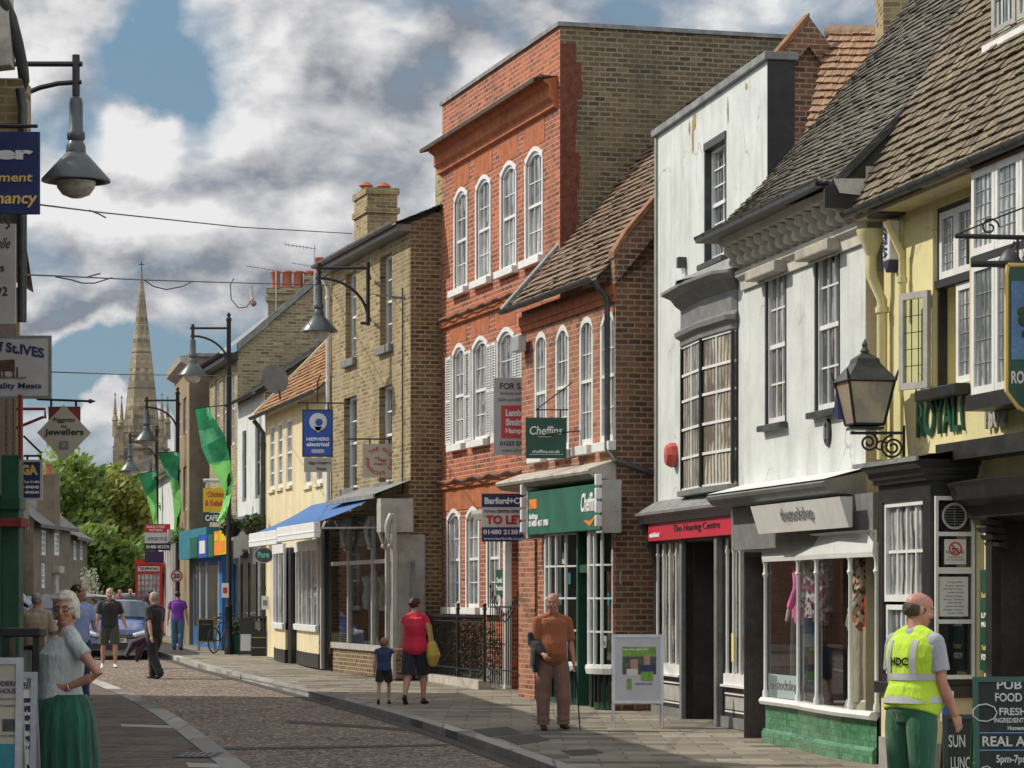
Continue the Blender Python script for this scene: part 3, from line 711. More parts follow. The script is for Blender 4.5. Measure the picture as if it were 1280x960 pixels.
for k in range(11):
    zq = zz[2]-.10-k*.033; 
    if zq > zz[1]+.07: text(ntc, random.choice(['lunch served', 'open all day', 'every week', 'monday to friday', 'from noon']), yc-.07-.02*(k%3), yc+.08+.015*(k%2), zq-.012, zq+.008, 0, TXTG, .01, fn=R90(0))
# cornice over the bay
prof = [(0,zt-.02),(.05,zt-.02),(.06,zt+.03),(.10,zt+.05),(.11,zt+.1),(.17,zt+.14),(.19,zt+.18),(0,zt+.24)]
b = MB(); b.strip([(bx0-.001,.0),(bx0-.001,-.45),(bx1+.001,-.45),(bx1+.001,0)], prof)
b.poly([(bx0-.17,0,zt+.185),(bx0-.17,-.62,zt+.185),(bx1+.17,-.62,zt+.185),(bx1+.17,0,zt+.185)]); b.build('bay_cornice', DKW, pub, bevel=0)
b = MB(); b.quad((bx0-.2,-.65,zt+.2),(bx1+.2,-.65,zt+.2),(bx1+.2,-.003,zt+.30),(bx0-.2,-.003,zt+.30)); b.box(bx0-.2,bx1+.2,-.66,-.64,zt+.16,zt+.205); b.build('lead_flashing', LEAD, pub)
# door case: cornice, console brackets, dark fascia
c0 = u(1228); zc0 = h(1245, 640)
b = MB(); b.prism([(0,zc0-.1),(-.14,zc0-.05),(-.16,zc0+.06),(-.30,zc0+.12),(-.34,zc0+.24),(-.38,zc0+.28),(0,zc0+.34)], c0, L1); b.build('door_cornice', DKW, pub)
b = MB()
for k in range(4): b.prism([(0,zc0-.36+.07*k),(-.08-.05*k,zc0-.33+.07*k),(-.1-.05*k,zc0-.29+.07*k),(0,zc0-.29+.07*k)], c0+.30+.03*k, c0+.66-.03*k)
b.build('console_bracket', DKW, pub)
b = MB(); b.box(u(1206), L1, -.30, -.02, h(1210, 578), h(1210, 556)); b.build('light_box', DKW, pub)
ps = thing('menu_board', 'tall dark green panel lettered Live Music and Food beside the pub door', 'sign', f.loc(), f.rz)
g0, g1, gz0, gz1 = u(1229), u(1245), h(1237, 838), h(1237, 712)
b = MB(); b.box(g0, g1, -.03, -.003, gz0, gz1); b.build('board', DGSG, ps)
dzz = (gz1-gz0)
for s_, a_, b_ in (('Real Ales', .72, .77), ('LIVE', .52, .57), ('MUSIC', .43, .48), ('Traditional', .2, .25), ('FOOD', .1, .16)): text(ps, s_, g0+.05, g1-.05, gz0+dzz*a_, gz0+dzz*b_, -.035, TXTY if s_[0] in 'RT' else TXTW, .02)
# downpipe with hopper, in yellow
pu = u(1112)
b = MB(); b.lathe([(.05,-.22),(.07,-.18),(.12,-.05),(.15,0),(.16,.06),(.0,.06)], (pu-.0,-.2,H1-.32), 12); b.build('hopper_head', YLW, pub, smooth=True)
pipe(pub, [(pu,-.2,H1-.5),(pu,-.2,H1-.75),(pu+.02,-.09,H1-1.0),(pu+.02,-.09,zt+.3)], .055, YLW); pipe(pub, [(u(1137),-.25,H1-.25),(u(1137),-.08,H1-.6),(u(1137),-.08,H1-1.2)], .04, YLW)
# chimney of this house
# ---- wall alarm box
al = thing('alarm_box', 'slim white burglar alarm box under the pub eaves', 'alarm', f.loc(), f.rz)
b = MB(); ax, az = u(1122), h(1122, 328); b.box(ax-.02, ax+.20, -.16, -.04, az, az+.42); b.build('case', SGNW, al, bevel=.02)
b = MB(); b.prism([(ax-.02,az),(ax+.09,az-.12),(ax+.20,az)], -.158, -.042, axis='y'); b.build('blue_tip', NAVY, al)
text(al, 'ALERT', ax-.17, ax+.17, az+.10, az+.2, -.17, NAVY, .02, fn=lambda p: Vector((ax+.09+(p.z-az-.15), p.y, az+.2+(p.x-ax))))
b = MB(); b.box(ax-.1, ax+.3, -.3, -.02, az+.46, az+.49); b.build('hood', GUT, al)
# ---- curly wall lantern
ln = thing('wall_lantern', 'black four-sided glazed lantern on curly iron bracket by the pub', 'lantern', at(1081, 537, 28.9), 0)
S = 28.9/FP; b = MB()
b.lathe([(30*S,0),(30*S,.02)], (0,0,-.0), 4, a0=math.pi/4, a1=math.pi/4+2*math.pi); b.box(-18*S, 32*S*1.5, -.02, .02, -.05, -.02)
b.build('base_bar', BRN, ln)
zt_, zb_ = 60*S, 6*S; rt_, rb_ = 42*S, 27*S
b = MB(); P4 = lambda r, z, off=.5: [(r*math.cos(math.pi/2*(k+off)), r*math.sin(math.pi/2*(k+off)), z) for k in range(4)]
A, B = P4(rb_, zb_, .62), P4(rt_, zt_, .62)
for k in range(4): b.tube([A[k], B[k]], .014, 6); b.tube([A[k], A[(k+1) % 4]], .014, 6); b.tube([B[k], B[(k+1) % 4]], .016, 6); b.tube([B[k], Vector(B[k])*1.12+Vector((0,0,.05))], [.02, .008], 6)
b.build('cage', BRN, ln)
b = MB(); b.add([Vector(p)*.97 for p in A]+[Vector((p[0]*.97, p[1]*.97, p[2])) for p in B], [(0,1,5,4),(1,2,6,5),(2,3,7,6),(3,0,4,7)]); b.build('pane', M('lantern_glass', (.40,.36,.29), .15, .15, 4, 0, coat=1), ln)
b = MB()
for (r0, z0, r1, z1) in ((46*S, 60*S, 22*S, 82*S), (22*S, 82*S, 20*S, 88*S), (20*S, 88*S, 5*S, 96*S)):
    A, B = P4(r0, z0, .62), P4(r1, z1, .62); b.add(A+B, [(0,1,5,4),(1,2,6,5),(2,3,7,6),(3,0,4,7)])
b.lathe([(4*S,94*S),(6*S,98*S),(3*S,103*S),(4*S,106*S),(0,114*S)], (0,0,0), 8); b.build('roof', GUT, ln)
def spiral(c, r0, turns, a0, y=0, sgn=1, n=40): return [(c[0]+sgn*r0*(1-.8*k/n)*math.cos(a0+turns*2*math.pi*k/n), y, c[1]+r0*(1-.8*k/n)*math.sin(a0+turns*2*math.pi*k/n)) for k in range(n+1)]
b = MB(); b.tube(spiral((35*S, -22*S), 15*S, 2.2, math.pi/2), .012, 6); b.tube(spiral((5*S, -16*S), 12*S, 1.8, math.pi/2, sgn=-1), .012, 6); b.tube(spiral((20*S,-21*S), 8*S, 1.2, 0), .01, 6)
b.tube([(49*S, 0, 5*S), (49*S, 0, -40*S)], .014, 6); b.build('scroll_bracket', BRN, ln)
# ---- hanging pub sign
hs = thing('hanging_pub_sign', 'dark green pub sign with gold edge and painted oak tree, hanging from iron bar', 'pub sign', at(1272, 430, 25.0), 0)
S = 25.0/FP
out = [(-18,99),(30,99),(46,86),(46,-60),(18,-104),(-18,-60),(-18,80)]; P = [(x*S, z*S) for x, z in ((-13,98),(60,98),(60,-60),(34,-96),(0,-60+ -20),(-15,-60),(-15,86))]
b = MB(); b.prism(P, -.04, .04, axis='y'); b.build('board', DGSG, hs)
b = MB(); ring = [(x, -.045, z) for x, z in P]; b.tube(ring+[ring[0]], .02, 6); b.build('gold_edge', TXTY, hs)
b = MB(); b.box(-9*S, 55*S, -.05, -.042, -20*S, 78*S); b.build('painted_panel', M('painted_sky', (.10,.22,.40), .5, .3, 2, 0), hs)
b = MB()
for k in range(26): 
    a = random.uniform(0, 6.28); r = random.uniform(0, 1)**.5; b.ball((24*S+r*22*S*math.cos(a), -.056, 30*S+r*28*S*math.sin(a)), (.05,.012,.045), 8, 5)
b.box(21*S, 27*S, -.056, -.051, -18*S, 20*S); b.build('painted_tree', M('painted_leaves', (.03,.06,.02), .6, .4, 12, 0), hs)
text(hs, 'ROYAL OAK', -9*S, 57*S, -50*S, -34*S, -.045, SGNW, .03)
b = MB(); b.tube([(-78*S,0,135*S),(60*S,0,132*S)], .022, 8); b.tube([(-62*S,0,135*S),(-62*S,0,100*S)], .012, 6); b.tube([(-76*S,0,137*S),(-20*S,0,160*S),(60*S,0,190*S)], .008, 6)
b.tube([(-58*S,0,100*S),(60*S,0,100*S)], .03, 8); b.tube([(0,0,100*S),(0,0,135*S)], .012, 6); b.tube([(30*S,0,100*S),(30*S,0,135*S)], .012, 6); b.tube(spiral((-35*S,146*S),12*S,1.3,0), .009, 6); b.build('iron_bracket', BRN, hs)
sl = thing('sign_lamp', 'small dome-shaded lamp above the hanging pub sign', 'lamp', at(1262, 320, 25.1), 0)
b = MB(); b.lathe([(.11,-.1),(.115,-.06),(.07,.02),(.03,.06),(.0,.07)], (0,0,0), 14); b.build('lamp_shade', GUT, sl, smooth=True); b = MB(); b.tube([(0,0,.06),(.03,.02,.1),(.05,.03,.13)], .012, 6); b.build('lamp_arm', BRN, sl)

# ---- white house with the clothes shop
F2 = Frame((2.84, 34.5), (3.75, 29.86)); f = F2; u = f.u; h = f.h
st = thing('white_shop_house', 'white stuccoed house with swept grey tiled roof over the stock shop', 'shop building', f.loc(), f.rz)
L2 = f.L; H2 = h(1080, 232)
w1 = (u(957), u(983), h(970, 530), h(970, 325)); w2 = (u(1019), u(1050), h(1034, 513), h(1034, 292)); zfa = h(1060, 606)
b = MB(); facade(b, L2, H2, [w1, w2], reveal=.12, z0=zfa-.3); b.build('wall', STUC, st)
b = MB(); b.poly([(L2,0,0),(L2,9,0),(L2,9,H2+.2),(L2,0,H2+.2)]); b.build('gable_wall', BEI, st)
b = MB(); b.poly([(0,0,0),(0,9,0),(0,9,H2),(0,0,H2)]); b.build('far_gable_wall', STUC, st)
for w in (w1, w2):
    g = window(st, w[0]+.03, w[1]-.02, w[2]+.02, w[3]-.10, cols=3, rows=4, set_=.05, bar=.022, fw=.045)
    b = MB(); b.box(w[0], w[0]+.045, -.01, .115, w[2], w[3]); b.box(w[0], w[1], -.012, .115, w[3]-.11, w[3]-.0); b.box(w[1]-.03, w[1], -.01, .115, w[2], w[3]-.11); b.build('window_frame', GUT, st)
    b = MB(); b.box(w[0]-.06, w[1]+.06, -.10, .1, w[2]-.07, w[2]-.0); b.build('window_sill', GUT, st, bevel=.01)
# plaster cornice with brackets
cn = [(0,H2-.62),(.04,H2-.62),(.05,H2-.5),(.11,H2-.46),(.12,H2-.40),(.05,H2-.36),(.05,H2-.12),(.30,H2-.10),(.34,H2-.02),(.36,H2+.05),(0,H2+.06)]
STC2 = M('pale_cornice', (.58,.56,.49), .85, .15, 5, .3, dirt=(.3,.27,.2), dirtamt=.5); b = MB(); b.prism([(-o, z) for o, z in cn], .0, L2+.05); b.build('cornice', STC2, st)
n = 15; STC = M('cornice_stucco', (.46,.43,.37), .85, .2, 5, .3, dirt=(.2,.17,.12), dirtamt=.6)
for k in range(n):
    x = .12+(L2-.15)*k/(n-1)
    b = MB(); b.prism([(-.05,H2-.36),(-.12,H2-.36),(-.20,H2-.30),(-.20,H2-.24),(-.27,H2-.2),(-.28,H2-.125),(-.05,H2-.125)], x-.045, x+.045)
    b.ball((x, -.17, H2-.30), (.042,.055,.055), 10, 6)
    b.build('cornice_bracket', STC2, st, smooth=True)
for k, (a, c) in enumerate(((u(955)-.15, u(985)+.1), (u(1019)-.15, u(1052)+.1))):
    b = MB(); b.box(a, c, -.20, -.04, H2-.60, H2-.47); b.build('window_hood', STC, st, bevel=.02)
def P2(s, t):        # bell-cast slope
    y = -.42+4.6*t; z = H2+.02+5.6*(t**1.18)+.12*math.sin(math.pi*min(1, t*1.0))
    return Vector((-.30+(L2+.30+.03)*s, y, z+.05*math.sin(5*s)*(1-t)))
tiles(st, P2, TR1, .175, .105, L2+1, 7.2, jit=.008, thick=.014, rng=random.Random(8))
gutter(st, -.33, L2+.02, -.49, H2+.06, .06)
b = MB(); b.poly([(L2-.03,-.40,H2-.02),(L2-.03,4,H2-.02)]+[(L2-.03, P2(1,t).y, P2(1,t).z-.06) for t in (1,.8,.6,.4,.2,.05,0)]); b.build('gable_boarding', MOSS, st)
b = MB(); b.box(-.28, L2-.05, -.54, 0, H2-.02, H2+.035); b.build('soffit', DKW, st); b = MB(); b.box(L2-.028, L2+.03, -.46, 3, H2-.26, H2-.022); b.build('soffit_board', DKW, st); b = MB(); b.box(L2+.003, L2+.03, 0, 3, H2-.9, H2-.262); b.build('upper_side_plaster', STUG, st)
b = MB(); b.prism([(P2(1,t).y, P2(1,t).z-.10) for t in (0,.2,.4,.6,.8,1)]+[(P2(1,t).y, P2(1,t).z+.02) for t in (1,.8,.6,.4,.2,0)], L2-.025, L2+.025); b.build('barge_board', GUT, st)
pq = thing('oval_plaque', 'small dark oval fire plaque on white wall between window and lantern', 'plaque', f.loc(), f.rz)
b = MB(); cx_, cz_ = u(1036), h(1036, 541); b.lathe([(0,-.03),(.10,-.03),(.11,-.01),(.11,0)], (0,0,0), 20, axis='y'); o = b.build('plate', DKW, pq); o.scale = (1,1,1.45); o.location = (cx_,0,cz_)
b = MB(); b.lathe([(.085,-.034),(.095,-.034)], (0,0,0), 20, axis='y', cap=False); o = b.build('rim', ALU, pq); o.scale = (1,1,1.45); o.location = (cx_,-.002,cz_); text(pq, '11', cx_-.05, cx_+.05, cz_-.07, cz_+.06, -.036, ALU, .02)
sp_ = thing('sensor_light', 'small blue and white floodlight beside right window of the white house', 'light', f.loc(), f.rz)
b = MB(); b.tube([(u(1062),0,h(1062,505)),(u(1062),-.14,h(1062,503))], .02, 6); b.build('arm', GUT, sp_); b = MB(); b.prism([(u(1062)-.06,h(1062,520)),(u(1062)+.1,h(1062,525)),(u(1062)+.08,h(1062,500)),(u(1062),h(1062,490))], -.16, -.1, axis='y'); b.build('lamp_head', NAVY, sp_)
# shopfront: entablature, fascia board, columns, clear glass and tiled risers
b = MB(); b.prism([(0,zfa-.14),(-.40,zfa-.10),(-.46,zfa-.04),(-.48,zfa+.0),(-.44,zfa+.03),(0,zfa+.12)], 0, L2+.02); b.build('shop_cornice', GRW, st)
b = MB(); b.quad((0,-.47,zfa+.035),(L2+.02,-.47,zfa+.035),(L2+.02,-.003,zfa+.16),(0,-.003,zfa+.16)); b.build('lead_flashing', WP, st)
zf0 = h(1000, 664, -.3); zf1 = h(1000, 628, -.3); zh = h(1000, 686, -.05); zsl = h(975, 876, -.05)
b = MB(); b.box(0, u(1096,-.12), -.16, -.0, zh+.02, zfa-.13); b.build('frieze', GRW, st)
fb = thing('shop_fascia_sign', 'long white fascia board lettered thestockshop above the clothes shop', 'shop sign', f.loc(), f.rz)
x0_, x1_ = u(942, -.4), u(1054, -.4)
b = MB(); b.prism([(-.30,zf0),(-.34,zf0),(-.44,zf1),(-.30,zf1)], x0_, x1_); b.build('board', SGNW, fb); sl_ = .10/(zf1-zf0)
text(fb, 'thestockshop', x0_+(x1_-x0_)*.33, x0_+(x1_-x0_)*.69, zf0+.08, zf1-.06, -.352, TXTG, .0, fn=lambda p: Vector((p.x, p.y-(p.z-zf0)*sl_, p.z)))
ua, ub, uc, ud = u(957,-.02), u(998,-.02), u(1021,-.12), u(1096,-.12)
plan = [(ua,-.02),(ub,-.02),(uc,-.12),((uc+ud)/2,-.17),(ud,-.12)]
b = MB(); b.strip(plan, [(0,.16),(0,zsl-.06)]); b.build('tiled_riser', GTL, st)
b = MB(); b.strip(plan, [(0,0),(.05,.0),(.05,.13),(.02,.17),(0,.17)]); b.build('tiled_plinth', GTL, st)
b = MB(); b.strip(plan, [(0,zsl-.07),(.07,zsl-.06),(.09,zsl-.02),(.06,zsl+.02),(-.05,zsl+.02)]); b.build('shop_sill', WP, st)
b = MB(); b.strip(plan, [(-.04,zh-.13),(.04,zh-.13),(.05,zh-.08),(.03,zh+.12),(.06,zh+.15),(-.04,zh+.15)]); b.build('shop_head', WP, st)
for k, (x, y) in enumerate([plan[0], plan[1], plan[2], (u(1063,-.17), -.17), plan[4]]):
    b = MB(); b.lathe([(.038,zsl+.02),(.038,zsl+.08),(.023,zsl+.12),(.021,zh-.32),(.04,zh-.28),(.026,zh-.25),(.026,zh-.16),(.042,zh-.13)], (x,y,0), 10)
    b.build('column', WP, st, smooth=True)
b = MB(); b.strip([(x, y+.02) for x, y in plan], [(0,zsl+.02),(0,zh-.12)]); b.build('shop_glass', CLEAR, st, recalc=False)
b = MB(); b.quad((0,2.0,0),(ud+.5,2.0,0),(ud+.5,2.0,zh),(0,2.0,zh)); b.quad((0,0,zh-.05),(ud+.02,-.1,zh-.05),(ud+.5,2.4,zh-.05),(0,2.4,zh-.05)); b.quad((ud+.03,-.1,0),(ud+.5,2.4,0),(ud+.5,2.4,zh),(ud+.03,-.1,zh))
b.quad((.02,.0,0),(.02,2.4,0),(.02,2.4,zh),(.02,0,zh)); b.build('shop_interior', M('boutique_room', (.14,.125,.11), .9, .5, 1.2, 0), st)
b = MB(); b.quad((ua,0.02,zsl-.03),(ud,-.09,zsl-.03),(ud+.2,1.6,zsl-.03),(ua,1.6,zsl-.03)); b.build('display_floor', ROOML, st)
for (x, y, ww) in ((ua+.4,.5,.05),(uc+.5,.7,.05),(uc+.75,.5,.04)):
    b = MB(); b.box(x, x+ww, y, y+.04, zsl, zh-.3); b.build('display_post', WP, st)
b = MB(); b.box(ub+.02, uc-.02, -.10, -.08, zh+.0, zh+.12); 
bl = MB(); bl.box(ua+.05, ub-.05, .0, .004, zsl+.03, zsl+.30); bl.build('window_sticker', M('frosted_film', (.42,.50,.52), .4, .05, 3, 0), st); text(st, 'thestockshop', ua+.12, ub-.1, zsl+.09, zsl+.24, -.004, TXTG, 0)
shopf = (ua, ub, uc, ud, zsl, zh)

# ---- tall white house with the hearing shop
F3 = Frame((2.10, 41.0), (3.30, 34.5)); f = F3; u = f.u; h = f.h
hc = thing('tall_white_house', 'tall peeling white house with parapet, bowed grey-hooded window and red shop sign', 'shop building', f.loc(), f.rz)
L3 = f.L; H3 = (h(820, 165)+h(958, 84))/2; zt = h(870, 638)
wt = (u(881), u(908), h(894, 326), h(894, 172)); wb = (u(857), u(922), h(890, 608), h(890, 424))
uR = u(960)
b = MB(); facade(b, uR, H3, [wt, (wb[0]+.02, wb[1]-.02, wb[2], wb[3])], reveal=.15, z0=zt-.4); b.build('wall', STUC, hc)
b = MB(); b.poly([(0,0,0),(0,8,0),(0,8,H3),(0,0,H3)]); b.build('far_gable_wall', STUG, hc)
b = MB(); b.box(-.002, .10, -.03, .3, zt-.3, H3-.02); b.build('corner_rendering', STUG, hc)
b = MB(); b.box(-.08, uR+.06, -.06, .38, H3, H3+.10); b.build('coping', LEAD, hc, bevel=.01)
b = MB(); b.box(uR, uR+.022, -.01, .34, 4.0, H3); b.build('parapet_end', DKW, hc)
b = MB(); b.box(uR-.05, L3, .3, .5, 0, 5); b.build('inner_wall', STUC, hc)
window(hc, wt[0]+.05, wt[1]-.03, wt[2]+.03, wt[3]-.1, cols=2, rows=6, set_=.11, bar=.02)
b = MB(); b.box(wt[0], wt[0]+.05, -.01, .15, wt[2], wt[3]); b.box(wt[0], wt[1], -.02, .15, wt[3]-.10, wt[3]); b.box(wt[1]-.03, wt[1], -.01, .15, wt[2], wt[3]-.1); b.build('window_frame', GUT, hc)
b = MB(); b.box(wt[0]-.06, wt[1]+.1, -.1, .1, wt[2]-.07, wt[2]); b.build('window_sill', GUT, hc)
PEEL = M('exposed_plaster', (.40,.29,.13), .9, .3, 9, .5)
for (px_, py_, w_, h_) in ((868,152,.11,.16),(866,172,.07,.26),(862,160,.06,.1),(910,140,.05,.22),(933,108,.06,.05)):
    x, z = u(px_), h(px_, py_); n = 11; b = MB()
    ring = [(x+w_*math.cos(6.283*k/n)*random.uniform(.6,1.1), -.004, z+h_*math.sin(6.283*k/n)*random.uniform(.6,1.1)) for k in range(n)]; b.poly(ring)
    b.build('peeled_patch', PEEL, hc)
# shallow bow window and hood
bz0, bz1 = wb[2], wb[3]; um = (wb[0]+wb[1])/2
pl = [(wb[0]-.02,0),(wb[0]+.03,-.06),(um,-.13),(wb[1]-.03,-.06),(wb[1]+.02,0)]
b = MB(); b.strip(pl, [(0,bz1+.0),(.03,bz1+.02),(.03,bz1+.10),(.10,bz1+.14),(.11,bz1+.20),(.02,bz1+.26),(.02,bz1+.52),(.10,bz1+.58),(.16,bz1+.66),(.30,bz1+.72),(.30,bz1+.76),(.0,bz1+.78)]); b.build('window_hood', GRW, hc)
b = MB(); q = [(x, y*1) for x, y in pl]; b.poly([(wb[0]-.33,0,bz1+.98),(wb[0]-.33,-.1,bz1+.78),(um,-.48,bz1+.78),(wb[1]+.33,-.1,bz1+.78),(wb[1]+.33,0,bz1+.98)]); b.build('lead_cap', LEAD, hc)
b = MB(); b.strip(pl, [(-.03,bz0-.10),(.07,bz0-.09),(.07,bz0-.02),(-.03,bz0)]); b.build('window_sill', GRW, hc)
seg = [(pl[0], pl[1], 1), (pl[1], pl[2], 2), (pl[2], pl[3], 2), (pl[3], pl[4], 1)]
fr = MB(); ds = MB(); gl = MB()
for (a, c, n) in seg:
    for k in range(n+1):
        x = a[0]+(c[0]-a[0])*k/n; y = a[1]+(c[1]-a[1])*k/n
        q_ = (k == 0 and n == 2) or k == n; (ds if q_ else fr).box(x-((.06 if abs(x-um) < .1 else .025) if q_ else .018), x+((.06 if abs(x-um) < .1 else .025) if q_ else .018), y-(.02 if q_ else .006), y+.02, bz0, bz1)
    for zq in (0, .22, .42, .62, .8, 1):
        z = bz0+(bz1-bz0)*zq; fr.add([(a[0],a[1]-.008,z-.018),(c[0],c[1]-.008,z-.018),(c[0],c[1]-.008,z+.018),(a[0],a[1]-.008,z+.018),(a[0],a[1]+.01,z-.018),(c[0],c[1]+.01,z-.018),(c[0],c[1]+.01,z+.018),(a[0],a[1]+.01,z+.018)], [(0,1,2,3),(0,1,5,4),(3,2,6,7)])
    gl.quad((a[0],a[1]+.012,bz0),(c[0],c[1]+.012,bz0),(c[0],c[1]+.012,bz1),(a[0],a[1]+.012,bz1))
w = fr.build('bow_window', WP, hc); gl.build('pane', MATS['pane_bow'], w, recalc=False)
for k in range(0, len(ds.v), 8): m_ = MB(); m_.add(ds.v[k:k+8], [(0,3,2,1),(4,5,6,7),(0,1,5,4),(1,2,6,5),(2,3,7,6),(3,0,4,7)]); m_.build('mullion', DKW, w)
b = MB(); x = u(845); z = h(845, 569); b.lathe([(0,-.17),(.11,-.15),(.14,-.08),(.14,-.0)], (0,0,0), 8, axis='y')
ra = thing('red_alarm_box', 'faded red octagonal alarm box on white wall beside bow window', 'alarm', f.loc(), f.rz); o = b.build('case', M('faded_red', (.55,.09,.07), .5, .15, 5, .05), ra, smooth=False); o.location = (x,0,z); o.scale = (1,1,1.25)
fl = thing('floodlight', 'small grey floodlight left of the top window on the white house', 'light', f.loc(), f.rz); b = MB(); b.box(u(857)-.06, u(857)+.06, -.12, 0, h(857,335), h(857,327)+.06); b.build('lamp_head', GUT, fl, bevel=.01); b = MB(); b.tube([(u(857)+.03,-.05,h(857,335)),(u(857)+.05,-.05,h(857,342))], .02, 6); b.build('sensor', SGNW, fl)
# hearing shop front
z8 = h(820, 640); zc0 = zt
b = MB(); b.quad((0,-.30,zc0+.02),(uR-.05,-.30,zc0+.02),(uR-.05,-.003,zc0+.2),(0,-.003,zc0+.2)); b.build('lead_flashing', LEAD, hc)
b = MB(); b.prism([(0,zc0-.15),(-.22,zc0-.13),(-.26,zc0-.06),(-.33,zc0-.02),(-.33,zc0+.015),(0,zc0+.015)], -.05, uR); b.build('shop_cornice', GRW, hc)
zr1, zr0 = h(880, 648, -.15), h(880, 671, -.15)
hb = thing('shop_fascia_sign', 'crimson fascia board lettered The Hearing Centre', 'shop sign', f.loc(), f.rz)
x0_, x1_ = u(812,-.15), u(942,-.15); x0_ = max(x0_, .12)
b = MB(); b.box(x0_, x1_, -.17, -.02, zr0, zr1); b.build('board', CRIM, hb); text(hb, 'The Hearing Centre', x0_+(x1_-x0_)*.27, x0_+(x1_-x0_)*.72, zr0+.07, zr1-.05, -.176, TXTK, .0)
text(hb, 'established', x0_+.1, x0_+.7, zr0+.05, zr0+.12, -.176, TXTW, .03); text(hb, '01480 300290', x1_-.65, x1_-.1, zr0+.05, zr0+.12, -.176, TXTW, .03)
for x in (-.02, uR-.22):
    b = MB(); b.prism([(0,zr0-.35),(-.05,zr0-.36),(-.07,zr0-.2),(-.16,zr0-.05),(-.12,zr0+.12),(-.24,zc0-.2),(-.26,zc0-.14),(0,zc0-.14)], x, x+.12); b.build('console_bracket', DKW, hc, bevel=.01)
d0, d1 = u(860), u(905); zp = h(840, 852)
wl = (u(823), u(857)); wr = (u(910), u(946)); zw1 = zr0-.02; zwl = h(840, 842); 
b = MB(); facade(b, uR, zr0+.05, [(wl[0]+.05, wl[1]-.05, zwl, zw1-.02), (d0, d1, 0, zw1-.02), (wr[0]+.05, wr[1]-.05, zwl-.05, zw1-.02)], y=-.04, reveal=.12); b.build('shop_surround', DKW, hc)
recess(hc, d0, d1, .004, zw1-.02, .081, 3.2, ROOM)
for q_ in ((d1-.03, d1+.1, -.13), (d0-.1, d0+.03, -.10)): b = MB(); b.box(q_[0], q_[1], q_[2], -.042, 0, zw1); b.build('door_pilaster', GRW, hc)
for (a, c, zq) in ((wl[0]+.05, wl[1]-.05, zwl), (wr[0]+.05, wr[1]-.05, zwl-.05)):
    fr = MB(); n = 5
    for k in range(n): x = a+(c-a)*k/(n-1); fr.lathe([(.028,zq+.14),(.022,zq+.2),(.022,zw1-.22),(.034,zw1-.18),(.02,zw1-.14),(.028,zw1-.02)], (x,-.02,0), 8)
    fr.box(a-.03, c+.03, -.07, .02, zq, zq+.14); fr.box(a-.05, c+.05, -.11, .0, zq-.03, zq-.001); w = fr.build('shop_window', WP, hc, smooth=True)
    g = MB(); g.quad((a,.03,zq),(c,.03,zq),(c,.03,zw1),(a,.03,zw1)); g.build('pane', MATS['pane_net'], w)
    g = MB(); g.box(a, c, -.048, -.041, .24, zq-.16); g.build('riser_panel', PGR, hc); g = MB(); g.box(a-.03, c+.03, -.046, -.042, .2, .22); g.box(a-.03, c+.03, -.05, -.042, zq-.13, zq-.11); g.build('riser_bead', WP, hc)
for q_ in ((0, d0-.1), (d1+.1, uR)): b = MB(); b.box(q_[0], q_[1], -.08, -.041, 0, .14); b.build('plinth', GRW, hc)
g = MB(); g.box(wr[0]+.28, wr[0]+.42, -.03, -.026, zwl+.25, zwl+.62); g.build('yellow_sticker', M('yellow_print', (.75,.65,.02), .5, .05, 3, 0), hc)

# ---- roofs and chimneys seen above the white houses
bk = thing('rear_house', 'brown tiled roof of the rear house behind the white parapet', 'house', (4.6, 42, 0), F3.rz)
b = MB(); A = at(975, 82, 40.5); Bp = at(1100, 52, 38)
bk.location = (0,0,0); bk.rotation_euler = (0,0,0)
tiles(bk, bil(at(990,240,39.0), at(1140,240,36.5), at(1120,37,40.5), at(1040,37,43)), TR3, .2, .16, 4.5, 3.6, jit=.012, thick=.03, rng=random.Random(3))
b = MB(); b.tube([at(1038,40,43), at(1125,42,40.5)], .11, 10); b.build('ridge_tiles', TR3, bk, smooth=True)
b = MB(); p = at(1121, 0, 39); b.box(p.x-.20, p.x+.35, 38.9, 39.8, p.z-1.6, p.z+1.2); b.build('chimney', YEL, bk)
b = MB(); q0, q1 = at(990,240,39), at(1140,240,36.5); b.quad((q0.x+.2,q0.y,0),(q1.x+.2,q1.y,0),(q1.x+.2,q1.y,q1.z),(q0.x+.2,q0.y,q0.z)); b.build('wall', STUG, bk)
# ------------------------------------------------------------------ middle of the terrace
def rowwin(root, f, xs, ztop, zbot, holes, rise=0, off=0.0, wid=None, **kw):
    """openings centred on photo columns xs; one height for the row"""
    out = []
    for (xa, xb) in xs:
        a, b = f.u(xa, off), f.u(xb, off)
        if wid: c = (a+b)/2; a, b = c-wid/2, c+wid/2
        holes.append((a, b, zbot, ztop, rise)); out.append((a, b, zbot, ztop))
    return out
# ---- small red-brick office (green shopfront)
F4 = Frame((.158, 46.5), (1.53, 41.5)); f = F4; u = f.u; h = f.h; L = f.L
of = thing('red_brick_office', 'low red brick building with four arched white windows and green shopfront', 'office building', f.loc(), f.rz)
H = h(762, 350); zt = h(758, 296); zb = h(754, 552); hl = []
ww = rowwin(of, f, [(668,683),(694,711),(724,741),(750,769)], h(740,404)+.13, h(740,566)+.12, hl, rise=.22)
zfa = h(775, 588); 
b = MB(); facade(b, L, H, hl, reveal=.13, z0=zfa-.2); b.build('wall', RED2, of)
for (a, c, z0, z1) in ww: window(of, a+.005, c-.005, z0, z1, cols=3, rows=4, rise=.22, set_=.03, fw=.075, sill=WP, sillo=.06, silld=.12, sillh=.14, gl=MATS['pane_net'], bar=.016)
b = MB(); b.box(0, L, -.03, -.002, H-.35, H-.25); b.box(0, L, -.05, -.002, H-.25, H-.1); b.build('brick_eaves_course', ORB, of)
